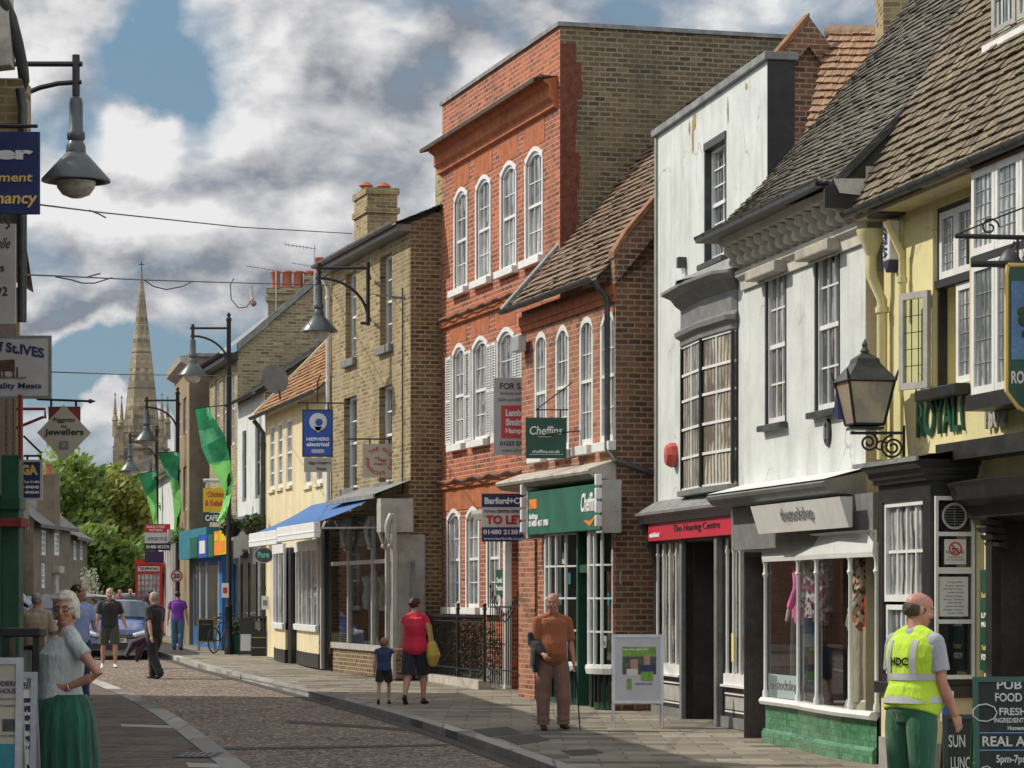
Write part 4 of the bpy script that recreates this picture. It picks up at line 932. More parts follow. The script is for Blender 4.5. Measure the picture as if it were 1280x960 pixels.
b = MB(); b.poly([(L,0,0),(L,6.0,0),(L,6.0,H),(L,3.0,H+3.55),(L,0,H)]); b.build('gable_wall', STK2, of)
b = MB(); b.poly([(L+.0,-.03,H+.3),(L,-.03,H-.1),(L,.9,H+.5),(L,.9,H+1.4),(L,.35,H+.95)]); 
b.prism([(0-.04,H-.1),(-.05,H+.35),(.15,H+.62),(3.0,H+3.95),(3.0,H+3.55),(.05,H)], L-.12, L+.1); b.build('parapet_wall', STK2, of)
b = MB(); b.prism([(-.07,H+.28),(-.07,H+.38),(.13,H+.70),(3.0,H+4.05),(3.0,H+3.95),(.15,H+.62)], L-.14, L+.13); b.build('tile_coping', M('dull_coping', (.27,.13,.07), .9, .4, 6, .4), of)
tiles(of, bil((-.1,-.25,H),(L-.1,-.25,H),(L-.1,3.0,H+3.65),(-.1,3.0,H+3.65)), TR4, .22, .16, L, 5.4, jit=.012, thick=.022, rng=random.Random(4))
b = MB(); b.tube([(-.14,-.3,H+.03),(-.14,3.0,H+3.75)], .05, 6); b.build('verge_mortar', LEAD, of); b = MB(); b.prism([(3.0,H+3.55),(3.0,H+4.0),(6.0,H+.3),(6.0,H)], L-.12, L+.1); b.build('verge_coping', STK2, of)
gutter(of, -.1, L-.1, -.32, H+.02, .07)
pipe(of, [(L-.14,-.30,H-.05),(L-.14,-.09,H-.3),(L-.14,-.09,h(770,545)),(L-.1,-.1,h(770,560)),(L+.14,-.05,h(778,575)),(L+.16,.6,h(800,590))], .045, GUT)
al = thing('security_light', 'small grey bulkhead light under the gutter corner of the low brick office', 'light', f.loc(), f.rz)
b = MB(); b.box(u(655), u(664), -.22, -.08, h(660,440), h(660,420)); b.build('case', ALU, al, bevel=.02)
# shopfront
zc = zfa; 
b = MB(); b.prism([(0,zc-.14),(-.34,zc-.10),(-.42,zc-.04),(-.44,zc),(-.42,zc+.03),(0,zc+.17)], -.05, L+.02); b.build('shop_cornice', STC, of)
sz0, sz1 = h(720,664,-.3), h(720,608,-.3)
sg = thing('shop_fascia_sign', 'deep green estate agency fascia with orange mark and white lettering', 'shop sign', f.loc(), f.rz)
x0_, x1_ = u(661,-.3), u(752,-.3)
b = MB(); b.box(x0_, x1_, -.32, -.0, sz0, sz1); b.build('board', RIG, sg)
text(sg, 'Cheffins', x1_-.95, x1_-.15, sz1-.40, sz1-.12, -.328, TXTW, .02, shear=.2); 
b = MB(); b.box(x0_+.10, x0_+.55, -.326, -.321, sz1-.27, sz1-.12); b.build('orange_panel', M('orange_print', (.75,.22,.02), .5, .05, 3, 0), sg); text(sg, 'lettings', x0_+.12, x0_+.62, sz1-.46, sz1-.34, -.326, TXTW, .03); text(sg, '01480 457 888', x0_+.10, x0_+1.2, sz0+.12, sz0+.22, -.326, TXTW, .03)
b = MB(); b.add([(x1_-.85,-.327,sz1-.52),(x1_-.5,-.327,sz1-.62),(x1_-.15,-.327,sz1-.45),(x1_-.5,-.327,sz1-.54)], [(0,1,2,3)]); b.build('orange_swoosh', MATS['orange_print'], sg)
for (a, c) in ((x0_-.16, x0_-.01), (x1_+.01, L-.02)):
    b = MB(); b.box(a, c, -.30, 0, sz0-.05, zc-.14); b.build('fascia_end', PGR, of)
for x in (x0_-.1, x1_+.03):
    for k in range(4):
        b = MB(); b.box(x, x+.09, -.42, -.331, sz0+.04+.2*k, sz0+.2+.2*k); b.build('carved_block', WP, of, bevel=.01)
gh = sz0; ul, ur = u(672), u(776)
wa, wb_, wc, wd = u(679,-.1), u(718,-.1), u(738,-.1), L-.06
b = MB(); b.box(0, u(672), -.05, 0, 0, gh-.05); b.build('pier', RED2, of)
b = MB(); b.box(L-.10, L-.003, -.04, 0, 0, gh-.05); b.build('pier', RED2, of)
def fbow(root, xa, xb, za, zb, dep, cols, rows, y=0.0, m=WP, gl=CLEAR, n=8, side=None):
    pl = [(xa+(xb-xa)*k/n, y-dep*math.sin(math.pi*k/n)**.8) for k in range(n+1)]
    fr = MB(); P = lambda q: (xa+(xb-xa)*q, y-dep*max(0, math.sin(math.pi*q))**.8)
    for k in range(cols+1):
        x, yy = P(k/cols); w_ = .03 if k in (0, cols) else .016; fr.box(x-w_, x+w_, yy-.02, yy+.02, za, zb)
    for k in range(rows+1):
        z = za+(zb-za)*k/rows; fr.strip(pl, [(-.012,z-.014),(.014,z-.014),(.014,z+.014),(-.012,z+.014)])
    w = fr.build('bow_window', m, root); g = MB(); g.strip(pl, [(-.004,za),(-.004,zb)]); g.build('pane', gl, w, recalc=False)
    g = MB(); g.strip(pl, [(-.02,za-.14),(.04,za-.13),(.06,za-.05),(.05,za),(-.02,za)]); g.build('sill', m, w)
    return pl
zsi = h(752, 832, -.2)
for (a, c) in ((wa, wb_), (wc, wd)):
    pl = fbow(of, a, c, zsi, gh-.02, .22, 6, 4, y=-.02)
    b = MB(); b.strip([(x, y+.08) for x, y in pl], [(0,0),(0,zsi-.14)]); b.build('stall_riser', GRN, of)
    for k in range(9):
        q = (k+.5)/9; x = a+(c-a)*q; y = -.02-.20*math.sin(math.pi*q)**.8; g = MB(); g.box(x-.015, x+.015, y-.0, y+.05, .1, zsi-.14); g.build('riser_slat', DKW, of)
b = MB(); b.box(wb_+.03, wb_+.12, -.08, .1, 0, gh); b.box(wc-.12, wc-.03, -.08, .1, 0, gh); b.box(wb_+.12, wc-.12, -.06, .1, gh-.62, gh-.5); b.build('door_frame', GRN, of)
b = MB(); b.box(wb_+.12, wc-.12, .3, .36, 0, .6); b.box(wb_+.12, wb_+.2, .3, .36, .6, gh-.6); b.build('door', GRN, of); b = MB(); b.quad((wb_+.2,.33,.6),(wc-.12,.33,.6),(wc-.12,.33,gh-.6),(wb_+.2,.33,gh-.6)); b.build('door_pane', MATS['pane_dark'], of)
recess(of, .25, L-.1, .01, gh+.2, .4, 2.2, M('office_room', (.22,.24,.22), .9, .4, 2.5, 0), 'shop_interior')
for k in range(10):
    xx = (wa if k < 5 else wc)+.18+.17*(k%5); zz_ = zsi+.25+.32*(k*7%5)
    g = MB(); g.box(xx, xx+.13, .06, .07, zz_, zz_+.18); g.build('window_card', random.choice([SGNW, TEAL, SGNG]), of)
R0 = random.Random(5)
# ---- tall orange-red brick house
F5 = Frame((-1.342, 54.3), (.796, 46.7)); f = F5; u = f.u; h = f.h; L = f.L
og = thing('tall_brick_house', 'tall orange-red brick house with parapet, heavy cornice and white shuttered windows', 'house', f.loc(), f.rz)
H = (h(700,32)+h(553,133))/2; hl = []
up = rowwin(og, f, [(569,584),(596,613),(627,645),(658,678)], h(635,207), h(635,345)+.12, hl, rise=.16)
mi = rowwin(og, f, [(567,581),(592,609),(623,642),(656,674)], h(600,425), h(600,558)+.12, hl, rise=.16)
gr = rowwin(og, f, [(560,575),(584,599),(610,625)], h(592,638), h(592,766)+.10, hl, rise=.16)
dr = (u(640), u(658), 0, h(648, 655)); hl.append(dr)
b = MB(); facade(b, L, H, hl, reveal=.15); b.build('wall', RED, og)
for (a, c, z0, z1) in up+mi+gr:
    window(og, a, c, z0, z1, cols=3, rows=4, rise=.16, set_=.05, fw=.05, sill=WP, sillo=.13, silld=.12, sillh=.13, surround=WP, bar=.017, gl=MATS['pane_net'])
def shutter(root, x0, x1, z0, z1, rise=0):
    b = MB(); y = -.045; b.box(x0, x0+.03, y, -.004, z0, z1); b.box(x1-.03, x1, y, -.004, z0, z1)
    for z in (z0, (z0+z1)/2-.03, z1-.05): b.box(x0+.03, x1-.03, y+.001, -.004, z, z+.05)
    z = z0+.06
    while z < z1-.07: b.add([(x0+.03,y+.002,z),(x1-.03,y+.002,z),(x1-.03,-.012,z+.035),(x0+.03,-.012,z+.035)], [(0,1,2,3)]); z += .048
    b.build('shutter', WP, root)
    b = MB(); b.box(x0+.02, x1-.02, -.0039, -.002, z0, z1); return b.build('shutter_gap_shade', M('shutter_shade', (.2,.2,.2), .9, .1, 3, 0), root)  # grey sheet added behind the slats, painting the shade in their gaps
for (a, c, z0, z1) in mi: shutter(og, a-.46, a-.075, z0+.02, z1-.14); shutter(og, c+.075, c+.46 if c+.46 < L-.1 else L-.1, z0+.02, z1-.14)
for (a, c, z0, z1) in up:
    b = MB(); b.box(a-.14, c+.14, -.006, -.001, z1+.075, z1+.5); b.build('gauged_brick_head', ORB, og)
for (a, c, z0, z1) in mi:
    b = MB(); b.box(a-.14, c+.14, -.006, -.001, z1+.075, z1+.42); b.build('gauged_brick_head', ORB, og)
zcb, zct = h(691,139), h(691,103)
b = MB(); b.prism([(0,zcb),(-.08,zcb+.03),(-.08,zcb+.12),(-.15,zcb+.18),(-.15,zcb+.38),(-.24,zcb+.44),(-.30,zcb+.55),(-.42,zct-.06),(-.42,zct),(0,zct+.05)], -.1, L-.12); b.build('cornice', ORB, og)
b = MB(); b.prism([(-.30,zcb+.552),(-.425,zct-.06),(-.43,zct+.01),(0,zct+.06),(0,zct+.055),(-.41,zct-.0)], -.11, L-.11); b.build('cornice_top', M('sooty_cornice', (.07,.055,.04), .9, .5, 5, .3), og)
for (xr, yt, yb_, e) in ((600, 382, 396, .07), (600, 595, 607, .07)):
    za, zb = h(xr,yb_), h(xr,yt); b = MB(); b.prism([(0,za),(-e,za+.02),(-e,zb-.06),(-e-.05,zb-.04),(-e-.05,zb),(0,zb+.03)], 0, L-.02); b.build('string_course', ORB, og)
z_ = h(600,607); b = MB(); b.box(0, L-.03, -.012, -.002, z_-.40, z_-.0); b.build('brick_frieze', ORB, og)
b = MB(); b.box(-.04, L+.05, -.05, .3, H, H+.07); b.box(L-.2, L+.05, .3, 12, H, H+.07); b.build('coping', LEAD, og)
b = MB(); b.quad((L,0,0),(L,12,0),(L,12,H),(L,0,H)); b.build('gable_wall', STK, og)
b = MB()
for k in range(int(H/.3)): 
    if k*.3 > 4: b.box(L+.001, L+.006, 0, .30+R0.uniform(-.04,.10), k*.3, k*.3+.3)
b.build('quoin', M('sooty_red_quoins', (.16,.05,.03), .9, .4, 9, .4), og)
b = MB(); b.quad((0,0,0),(0,12,0),(0,12,H),(0,0,H)); b.quad((0,12,0),(L,12,0),(L,12,H),(0,12,H)); b.build('far_gable_wall', STK, og)
b = MB(); b.quad((0,.3,H-.1),(L-.2,.3,H-.1),(L-.2,12,H-.1),(0,12,H-.1)); b.build('roof', LEAD, og)
b = MB(); b.box(-.55, -.0, .0, .9, H-4, h(540,190)); b.box(-.58, .0, -.03, .93, h(540,205), h(540,198)); b.build('chimney', YEL, og)
recess(og, dr[0], dr[1], .004, dr[3], .15, .5, WP, 'door_recess'); b = MB(); b.box(dr[0], dr[1], .2, .25, 0, dr[3]); b.build('door', PGR, og)
b = MB(); b.prism([(0,dr[3]+.05),(-.45,dr[3]+.1),(-.5,dr[3]+.2),(-.5,dr[3]+.26),(0,dr[3]+.3)], dr[0]-.9, dr[1]+.2); b.build('door_hood', STC, og)
for x in (dr[0]-.16, dr[1]+.02): b = MB(); b.box(x, x+.14, -.12, .0, 0, dr[3]+.05); b.build('door_pilaster', WP, og)
b = MB(); b.box(u(556), dr[0]-.2, -.03, -.002, 0, .35); b.build('plinth', STUG, og)
ns = thing('brass_plate_sign', 'small green and white plate between ground-floor window and door of orange brick house', 'sign', f.loc(), f.rz)
b = MB(); b.box(u(623)+.0, u(633), -.05, -.01, h(628,743), h(628,712)); b.build('board', DGSG, ns); text(ns, 'Dental\nPractice', u(624), u(632), h(628,738), h(628,722), -.055, TXTW, .01)
cb = MB(); pts = [(u(545)+k*.25, -.14-.01*math.sin(k*2.1), h(600,386)+.02*math.sin(k*1.7)) for k in range(0, 32)]; cb.tube([p for p in pts if 0 <= p[0] < L], .018, 5); cb.build('cable', GUT, og)
cb = MB(); pts = [(k*.25, -.14-.01*math.sin(k*2.1), h(600,598)+.03*math.sin(k*1.3)) for k in range(0, 32)]; cb.tube([p for p in pts if 0 <= p[0] < L], .02, 5); cb.build('cable', GUT, og)
# railings with low gate in front of it
Fr = Frame((-1.05-.95, 54.6), (-.02, 47.6)); 
def railing(name, lab, cat, a, b_, hh, ztop_fn=None, spacing=.115, group=None):
    a = Vector(a); b_ = Vector(b_); n = int((b_-a).length/spacing); t = thing(name, lab, cat, (a.x, a.y, G(a.y)), 0, group)
    r = MB(); d = b_-a
    for z in (.25, 1.0): r.tube([(0,0,z*hh/1.1), (d.x,d.y,z*hh/1.1)], .014, 6)
    r.build('rail', BRN, t)
    for k in range(n+1):
        q = k/n; x, y = d.x*q, d.y*q; top = hh if not ztop_fn else ztop_fn(q); m = MB(); m.tube([(x,y,.12),(x,y,top-.06)], .010, 5, cap=False); m.tube([(x,y,top-.07),(x,y,top-.035),(x,y,top+.02)], [.010,.022,.003], 5); m.build('spike_bar', BRN, t)
    return t
rA = gpt(553, 852); rB = gpt(606, 862); rC = gpt(650, 868)
t = railing('iron_railing', 'black spiked railing with dark hedge behind in front of orange brick house', 'railing', (rA.x-.75, rA.y+2.6), (rB.x, rB.y), 1.25)
k = MB(); d = Vector((rB.x-rA.x+.75, rB.y-rA.y-2.6)); k.prism([(-.12,-.05),(.12,-.05),(.12,.12),(-.12,.12)], 0, d.length); o = k.build('stone_kerb', STC, t); o.rotation_euler = (0,0,math.atan2(d.y,d.x))
for q in (.68, .999):
    m = MB(); m.tube([(d.x*q,d.y*q,.1),(d.x*q,d.y*q,1.35)], .028, 8); m.lathe([(.0,.1),(.035,.06),(.03,.0),(.045,-.03),(.02,-.06)], (d.x*q,d.y*q,1.4), 8); m.build('post', BRN, t); m = MB(); m.lathe([(0,.09),(.03,.05),(.03,.03),(.01,0)], (d.x*q,d.y*q,1.42), 8); m.build('gilt_finial', TXTY, t, smooth=True)
t = railing('iron_gate', 'black iron gate with swept top rail beside the office pier', 'gate', (rB.x+.1, rB.y-.25), (rC.x, rC.y+.1), 1.6, lambda q: 1.35+.5*abs(2*q-1)**1.5, .13)
m = MB(); d = Vector((rC.x-rB.x-.1, rC.y+.1-rB.y+.25)); m.tube([(d.x*q, d.y*q, 1.2+.5*abs(2*q-1)**1.5) for q in [k/12 for k in range(13)]], .014, 6); m.build('swept_rail', BRN, t)
hg = thing('clipped_hedge', 'dark clipped hedge behind the spiked railing', 'hedge', (rA.x-.3, rA.y+1.9, G(54)), math.atan2(rB.y-rA.y-2.6, rB.x-rA.x+.75))
def leafcloud(mb, c, r, n, s, R, hollow=.55, tb=None):
    c = Vector(c)
    for _ in range(n):
        d = Vector((R.gauss(0,1), R.gauss(0,1), R.gauss(0,1))).normalized()*(R.uniform(hollow, 1.0)); p = c+Vector((d.x*r[0], d.y*r[1], d.z*r[2]))
        a = Vector((R.gauss(0,1), R.gauss(0,1), R.gauss(0,1))).normalized(); b2 = a.orthogonal().normalized(); w = a.cross(b2); k = s*R.uniform(.6, 1.3); mb.tint = R.random() if tb is None else min(1, max(0, R.gauss(tb, .2)))
        mb.add([p-b2*k, p+w*k*.5, p+b2*k, p-w*k*.5], [(0,1,2,3)])
def leafmat(name, c1, c2, tr=.25):
    m, nt, b = nodes(name); a = nt.nodes.new('ShaderNodeAttribute'); a.attribute_name = 'tint'
    nt.links.new(mixc(nt, a.outputs['Fac'], c1, c2), b.inputs['Base Color']); b.inputs['Roughness'].default_value = .6
    out = nt.nodes['Material Output']; tl = nt.nodes.new('ShaderNodeBsdfTranslucent'); nt.links.new(mixc(nt, a.outputs['Fac'], c1, c2), tl.inputs[0])
    mx = nt.nodes.new('ShaderNodeMixShader'); mx.inputs[0].default_value = tr; nt.links.new(b.outputs[0], mx.inputs[1]); nt.links.new(tl.outputs[0], mx.inputs[2]); nt.links.new(mx.outputs[0], out.inputs[0]); MATS[name] = m; return m
LFD = leafmat('dark_leaves', (.012,.03,.010), (.05,.09,.02), .15); LFM = leafmat('leaves', (.10,.17,.03), (.42,.52,.12), .4); LFY = leafmat('yellow_green_leaves', (.19,.22,.04), (.54,.54,.15), .4); LFG = leafmat('mid_leaves', (.07,.14,.03), (.27,.37,.08), .4)
R = random.Random(2); m = MB()
for k in range(26): leafcloud(m, (k*.2, .0, .65+R.uniform(-.1,.1)), (.3,.3,.6), 130, .035, R)
m.build('foliage', LFD, hg, recalc=False)
# ---- yellow stock-brick house
F6 = Frame((-3.95, 61.3), (-1.955, 54.2)); f = F6; u = f.u; h = f.h; L = f.L
yb = thing('yellow_brick_house', 'three-storey yellow stock brick house with broad chimney and glazed shopfront', 'shop building', f.loc(), f.rz)
H = (h(513,277)+h(420,330))/2; hl = []; zfa = h(505, 618)
up = rowwin(yb, f, [(432,445),(475,490)], h(483,318), h(483,432), hl); mi = rowwin(yb, f, [(430,446),(474,490)], h(482,482), h(482,603), hl)
b = MB(); facade(b, L, H, hl, reveal=.22, z0=zfa-.2); b.build('wall', YEL, yb)
for (a, c, z0, z1) in up+mi: window(yb, a, c, z0, z1, cols=1, rows=4, set_=.16, fw=.05, sill=GRW, sillo=.1, silld=.10, sillh=.16, bar=.03, gl=MATS['pane_dark'])
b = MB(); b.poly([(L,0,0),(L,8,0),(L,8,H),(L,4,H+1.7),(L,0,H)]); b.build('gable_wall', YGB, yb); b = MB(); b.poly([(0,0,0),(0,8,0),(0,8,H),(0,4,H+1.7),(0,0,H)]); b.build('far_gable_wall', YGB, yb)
tiles(yb, bil((-.1,-.3,H-.02),(L+.1,-.3,H-.02),(L+.1,4,H+1.8),(-.1,4,H+1.8)), SLT, .3, .25, L, 4.5, jit=.004, thick=.012, rng=random.Random(6))
b = MB(); b.box(-.05, L+.02, -.28, 0, H-.16, H-.03); b.build('eaves_board', GRW, yb); gutter(yb, -.1, L+.05, -.36, H-.0, .07, GRW)
cx0, cx1 = at(445,0,60).x, at(490,0,60).x
ch = MB(); cl_ = f.u(466, 1.6); zc = h(470, 246, 1.8); ch.box(cl_-.6, cl_+.75, 1.3, 2.0, H-.2, zc); ch.box(cl_-.65, cl_+.80, 1.25, 2.05, zc-.55, zc-.42); ch.box(cl_-.64, cl_+.79, 1.26, 2.04, zc-.12, zc+.02); c_ = ch.build('chimney', YEL, yb)
for dy in (1.43, 1.85): ch = MB(); ch.lathe([(.13,0),(.11,.1),(.17,.13),(.10,.2),(.0,.24)], (cl_+.05, dy, zc+.02), 12); ch.build('chimney_pot', POT, c_, smooth=True)
pipe(yb, [(.06,-.3,H-.1),(.06,-.07,H-.5),(.06,-.07,zfa)], .05, WP)
cb = MB(); cb.tube([(u(505),-.03,H-1.2),(u(505),-.03,zfa)], .015, 5); cb.tube([(u(508)-.0,-.03,h(508,372)),(u(470),-.03,h(470,368))], .012, 5); cb.build('cable', GUT, yb)
# its shopfront: lead canopy, slim grey columns with scroll brackets, tall panes
zc = zfa; zh = h(500, 702)
b = MB(); uq = u(408,-.72); b.quad((uq,-.72,zc-.02),(L,-.72,zc-.02),(L,-.0,zc+.26),(uq,-.0,zc+.26)); b.box(uq, L, -.74, -.70, zc-.10, zc-.015); b.build('lead_canopy', LEAD, yb)
b = MB(); b.box(u(476,-.66), L-.02, -.66, -.02, zc-.75, zc-.11); b.build('canopy_fascia', PGR, yb)
b = MB(); b.box(L-.012, L+.0, -.62, -.1, 0, zc-.76); 
xs_ = [u(411,-.45), u(436,-.45), u(466,-.45), u(492,-.45)]; zsl = h(450, 805, -.45)
pl = [(x, -.45) for x in xs_]
for (x, y) in pl+[(L-.06, -.45)]:
    b = MB(); b.box(x-.04, x+.04, y-.03, y+.05, zsl if x < L-.1 else 0, zc-.4); b.build('post', PGR, yb)
    b = MB(); b.tube([(x, y-.04-.11*math.sin(q*3.1)*(1-.3*q), zc-.42-.62*q) for q in [k/9 for k in range(10)]], [.065-.004*k for k in range(10)], 6); b.ball((x,y-.07,zc-1.02), .05, 8, 6); b.build('scroll_bracket', PGR, yb, smooth=True)
b = MB(); b.box(xs_[0]-.03, L-.06, -.47, -.40, zsl-.12, zsl); b.box(xs_[0], L-.06, -.46, -.42, zh-.04, zh+.04); b.build('shop_frame', PGR, yb)
b = MB(); b.box(xs_[0], xs_[3]+.05, -.42, -.1, 0, zsl-.12); b.build('stall_riser', YGB, yb)
b = MB(); b.quad((xs_[0],-.43,zsl),(xs_[3],-.43,zsl),(xs_[3],-.43,zc-.4),(xs_[0],-.43,zc-.4)); b.build('shop_glass', CLEAR, yb, recalc=False)
b = MB(); b.quad((xs_[3]+.1,-.05,0),(L-.35,-.0,0),(L-.35,-.0,zh),(xs_[3]+.1,-.05,zh)); b.build('door', MATS['pane_dark'], yb); b = MB(); b.box(L-.75,L-.68,-.1,-.04,0,zh); b.build('door_frame', M('ochre_paint', (.55,.40,.1), .5, .1, 3, 0), yb)
b = MB(); b.box(L-.34, L-.01, -.36, .0, 0, zc-.76); b.build('side_panel', PGR, yb); b = MB(); b.box(L-.015, L+.02, -.35, .28, .0, h(525,667)); b.build('timber_panel', PGR, yb)
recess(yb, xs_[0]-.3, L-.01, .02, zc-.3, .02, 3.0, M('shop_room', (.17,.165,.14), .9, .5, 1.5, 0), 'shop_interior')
for k in range(5):
    x = xs_[0]+.4+k*.75; b = MB(); zz_ = zsl; b.lathe([(.03,0),(.03,.75),(.14,.8),(.17,1.0),(.13,1.25),(.19,1.45),(.05,1.52),(.0,1.55)], (x, .35, zz_-.1), 10)
    b.build('display_dress', M('dress%d' % k, random.choice([(.35,.45,.5),(.5,.5,.48),(.10,.16,.3),(.3,.36,.3)]), .8, .3, 5, 0), yb, smooth=True)
# ---- cream rendered house with awnings
F7 = Frame((-6.21, 70.8), (-3.95, 61.3)); f = F7; u = f.u; h = f.h; L = f.L
cr = thing('cream_house', 'cream rendered house with orange tiled roof, blue awnings and bow shop windows', 'shop building', f.loc(), f.rz)
H = h(400, 492); hl = []; zfa = h(370, 668)
mi = rowwin(cr, f, [(337,343),(347,353),(358,365)], h(350,528), h(350,610), hl)+rowwin(cr, f, [(381,389),(395,403)], h(390,516), h(390,612)+.1, hl)
b = MB(); facade(b, L, H, hl, reveal=.08); b.build('wall', CRM, cr)
for (a, c, z0, z1) in mi: window(cr, a, c, z0, z1, cols=1, rows=4, set_=.04, fw=.07, bar=.04, gl=MATS['pane_net'], sill=CRM, silld=.06)
b = MB(); b.poly([(0,0,0),(0,8,0),(0,8,H),(0,4,H+4.2),(0,0,H)]); b.build('far_gable_wall', CRM, cr)
tiles(cr, bil((.15,-.3,H-.02),(L,-.3,H-.02),(L,4,H+4.3),(.15,4,H+4.3)), TR5, .24, .2, L, 6, jit=.008, thick=.02, rng=random.Random(7))
b = MB(); b.prism([(-.3,H-.12),(-.3,H+.1),(4,H+4.45),(4,H+4.2)], -.05, .17); b.build('gable_parapet', CRM, cr)
gutter(cr, 0, L, -.36, H-.02, .07); pipe(cr, [(.12,-.3,H-.1),(.12,-.07,H-.4),(.12,-.07,.2)], .06, GUT)
b = MB(); b.box(L-1.3, L-.2, .8, 1.6, H+1.0, H+2.3); b.build('dormer', WP, cr); window(cr, L-1.2, L-.3, H+1.1, H+2.2, y=.78, cols=2, rows=4, set_=-.03)
sd_ = thing('satellite_dish', 'grey satellite dish on the verge between white and cream houses', 'satellite dish', f.loc(), f.rz)
b = MB(); b.lathe([(0,.05),(.2,.02),(.34,-.04),(.36,-.05)], (0,0,0), 18, axis='y'); o = b.build('dish', GRW, sd_, smooth=True); dx, dz_ = f.px(345, 473, -.4); o.location = (dx,-.4,dz_); o.rotation_euler = (.3,0,.9); b = MB(); b.tube([(dx,-.3,dz_-.5),(dx,-.35,dz_)], .025, 6); b.tube([(dx,-.42,dz_),(dx-.2,-.7,dz_-.05)], .015, 6); b.build('bracket', GUT, sd_)
# curved shop windows with white fluted frames on cream risers
def curvewin(root, xa, xb, za, zb, dep, y, n, fr=WP):
    P = lambda q: (xa+(xb-xa)*q, y-dep*math.sin(math.pi*min(1, q)*.5)**.8)
    m = MB()
    for k in range(n+1):
        x, yy = P(k/n); m.box(x-.025, x+.025, yy-.03, yy+.03, za, zb)
    pl = [P(k/8) for k in range(9)]+[(xb, y)]
    m.strip(pl[:-1], [(-.02,za-.16),(.06,za-.14),(.07,za-.02),(-.02,za)]); m.strip(pl[:-1], [(-.02,zb-.12),(.04,zb-.12),(.05,zb+.1),(-.02,zb+.1)])
    w = m.build('bow_window', fr, root)
    g = MB(); g.strip(pl[:-1], [(0,za),(0,zb-.1)]); g.build('pane', MATS['pane_net'], w, recalc=False)
    g = MB(); g.strip(pl, [(-.02,.30),(-.02,za-.16)]); g.build('riser', CRM, w); g = MB(); g.strip(pl, [(0,0),(0,.30)]); g.build('plinth', DKW, w)
za = h(380, 780, -.45); zb = h(380, 682, -.45)
curvewin(cr, u(343,-.05), u(357,-.45), za, zb, .45, -.02, 5); curvewin(cr, u(366,-.05), u(399,-.5), za, zb, .5, -.02, 8)
b = MB(); b.box(u(355,-.35), u(366,-.35), -.40, -.0, 0, zb); b.build('door', DKW, cr); q_ = u(403,-.5); b = MB(); b.box(q_, q_+.12, -.55, -.4, 0, zb+.3); b.build('door_post', PGR, cr); b = MB(); b.box(q_+.16, q_+.26, -.5, -.4, 0, zb+.3); b.build('door_post', DKW, cr)
def awning(lab, a, c, za, zb, d, group=None):
    t = thing('shop_awning', lab, 'awning', f.loc(), f.rz, group); b = MB(); n = 8
    for k in range(n):
        q0, q1 = k/n, (k+1)/n; z = lambda q: za+(zb-za)*q-.05*math.sin(math.pi*q)
        b.quad((a,-.05-d*q0,z(q0)),(c,-.05-d*q0,z(q0)),(c,-.05-d*q1,z(q1)),(a,-.05-d*q1,z(q1)))
    b.build('cloth', AWN, t, recalc=False); b = MB(); b.box(a-.03, c+.03, -.12-d, -.0-d, zb-.30, zb); b.box(a-.04, c+.04, -.13-d, .0-d, zb-.2, zb-.16); b.build('front_bar', WP, t, bevel=.01)
    for x in (a+.02, c-.02): b = MB(); b.tube([(x,-.05,zb-.1),(x,-.05-d,zb-.12)], .02, 6); b.build('folding_arm', PGR, t)
q0, q1, q2 = u(318,-1.35), u(353,-1.35), u(400,-1.35); zt_ = h(430,633,-.05); zfb = h(360,661,-1.35)
awning('blue shop awning on the left of the pair, over the cream shop', q0, q1-.09, zt_+.16, zfb, 1.35); awning('blue shop awning on the right of the pair, beside the grey canopy posts', q1+.03, q2, zt_+.16, zfb+.04, 1.35)
# ---- white house with grey shop
F8 = Frame((-7.38, 75.7), (-6.21, 70.8)); f = F8; u = f.u; h = f.h; L = f.L
wh = thing('white_far_house', 'plain white house with slate roof over a grey shopfront', 'shop building', f.loc(), f.rz)
H = h(327, 492); hl = []; zfa = h(315, 648); mi = rowwin(wh, f, [(303,308),(319,325)], h(314,535), h(314,625), hl)
b = MB(); facade(b, L, H, hl, reveal=.12, z0=zfa-.1); b.build('wall', STUC, wh)
for (a, c, z0, z1) in mi: window(wh, a, c, z0, z1, cols=1, rows=2, set_=.08, gl=MATS['pane_dark'], fr=GRW, fw=.07)
tiles(wh, bil((0,-.25,H),(L,-.25,H),(L,4,H+2.9),(0,4,H+2.9)), SLT, .3, .26, L, 5, jit=.005, rng=random.Random(9)); gutter(wh, 0, L, -.3, H, .06)
b = MB(); b.poly([(L,0,0),(L,8,0),(L,8,H),(L,4,H+2.9),(L,0,H)]); b.build('gable_wall', YGB, wh)
b = MB(); b.box(.05, L-.05, -.12, 0, 0, zfa); b.box(0, L, -.3, 0, zfa-.1, zfa+.05); b.build('shopfront', GRW, wh); b = MB(); b.box(.35, L-.5, -.13, -.121, .4, zfa-1.2); b.build('shop_window', MATS['pane_dark'], wh)
for k in range(4): b = MB(); x = .35+(L-.85)*k/3; b.box(x-.04, x+.04, -.16, -.131, .3, zfa-1.15); b.build('glazing_bar', DKW, wh)
text(wh, '30', u(309), u(316), h(312,698), h(312,686), -.14, TXTK, .03)
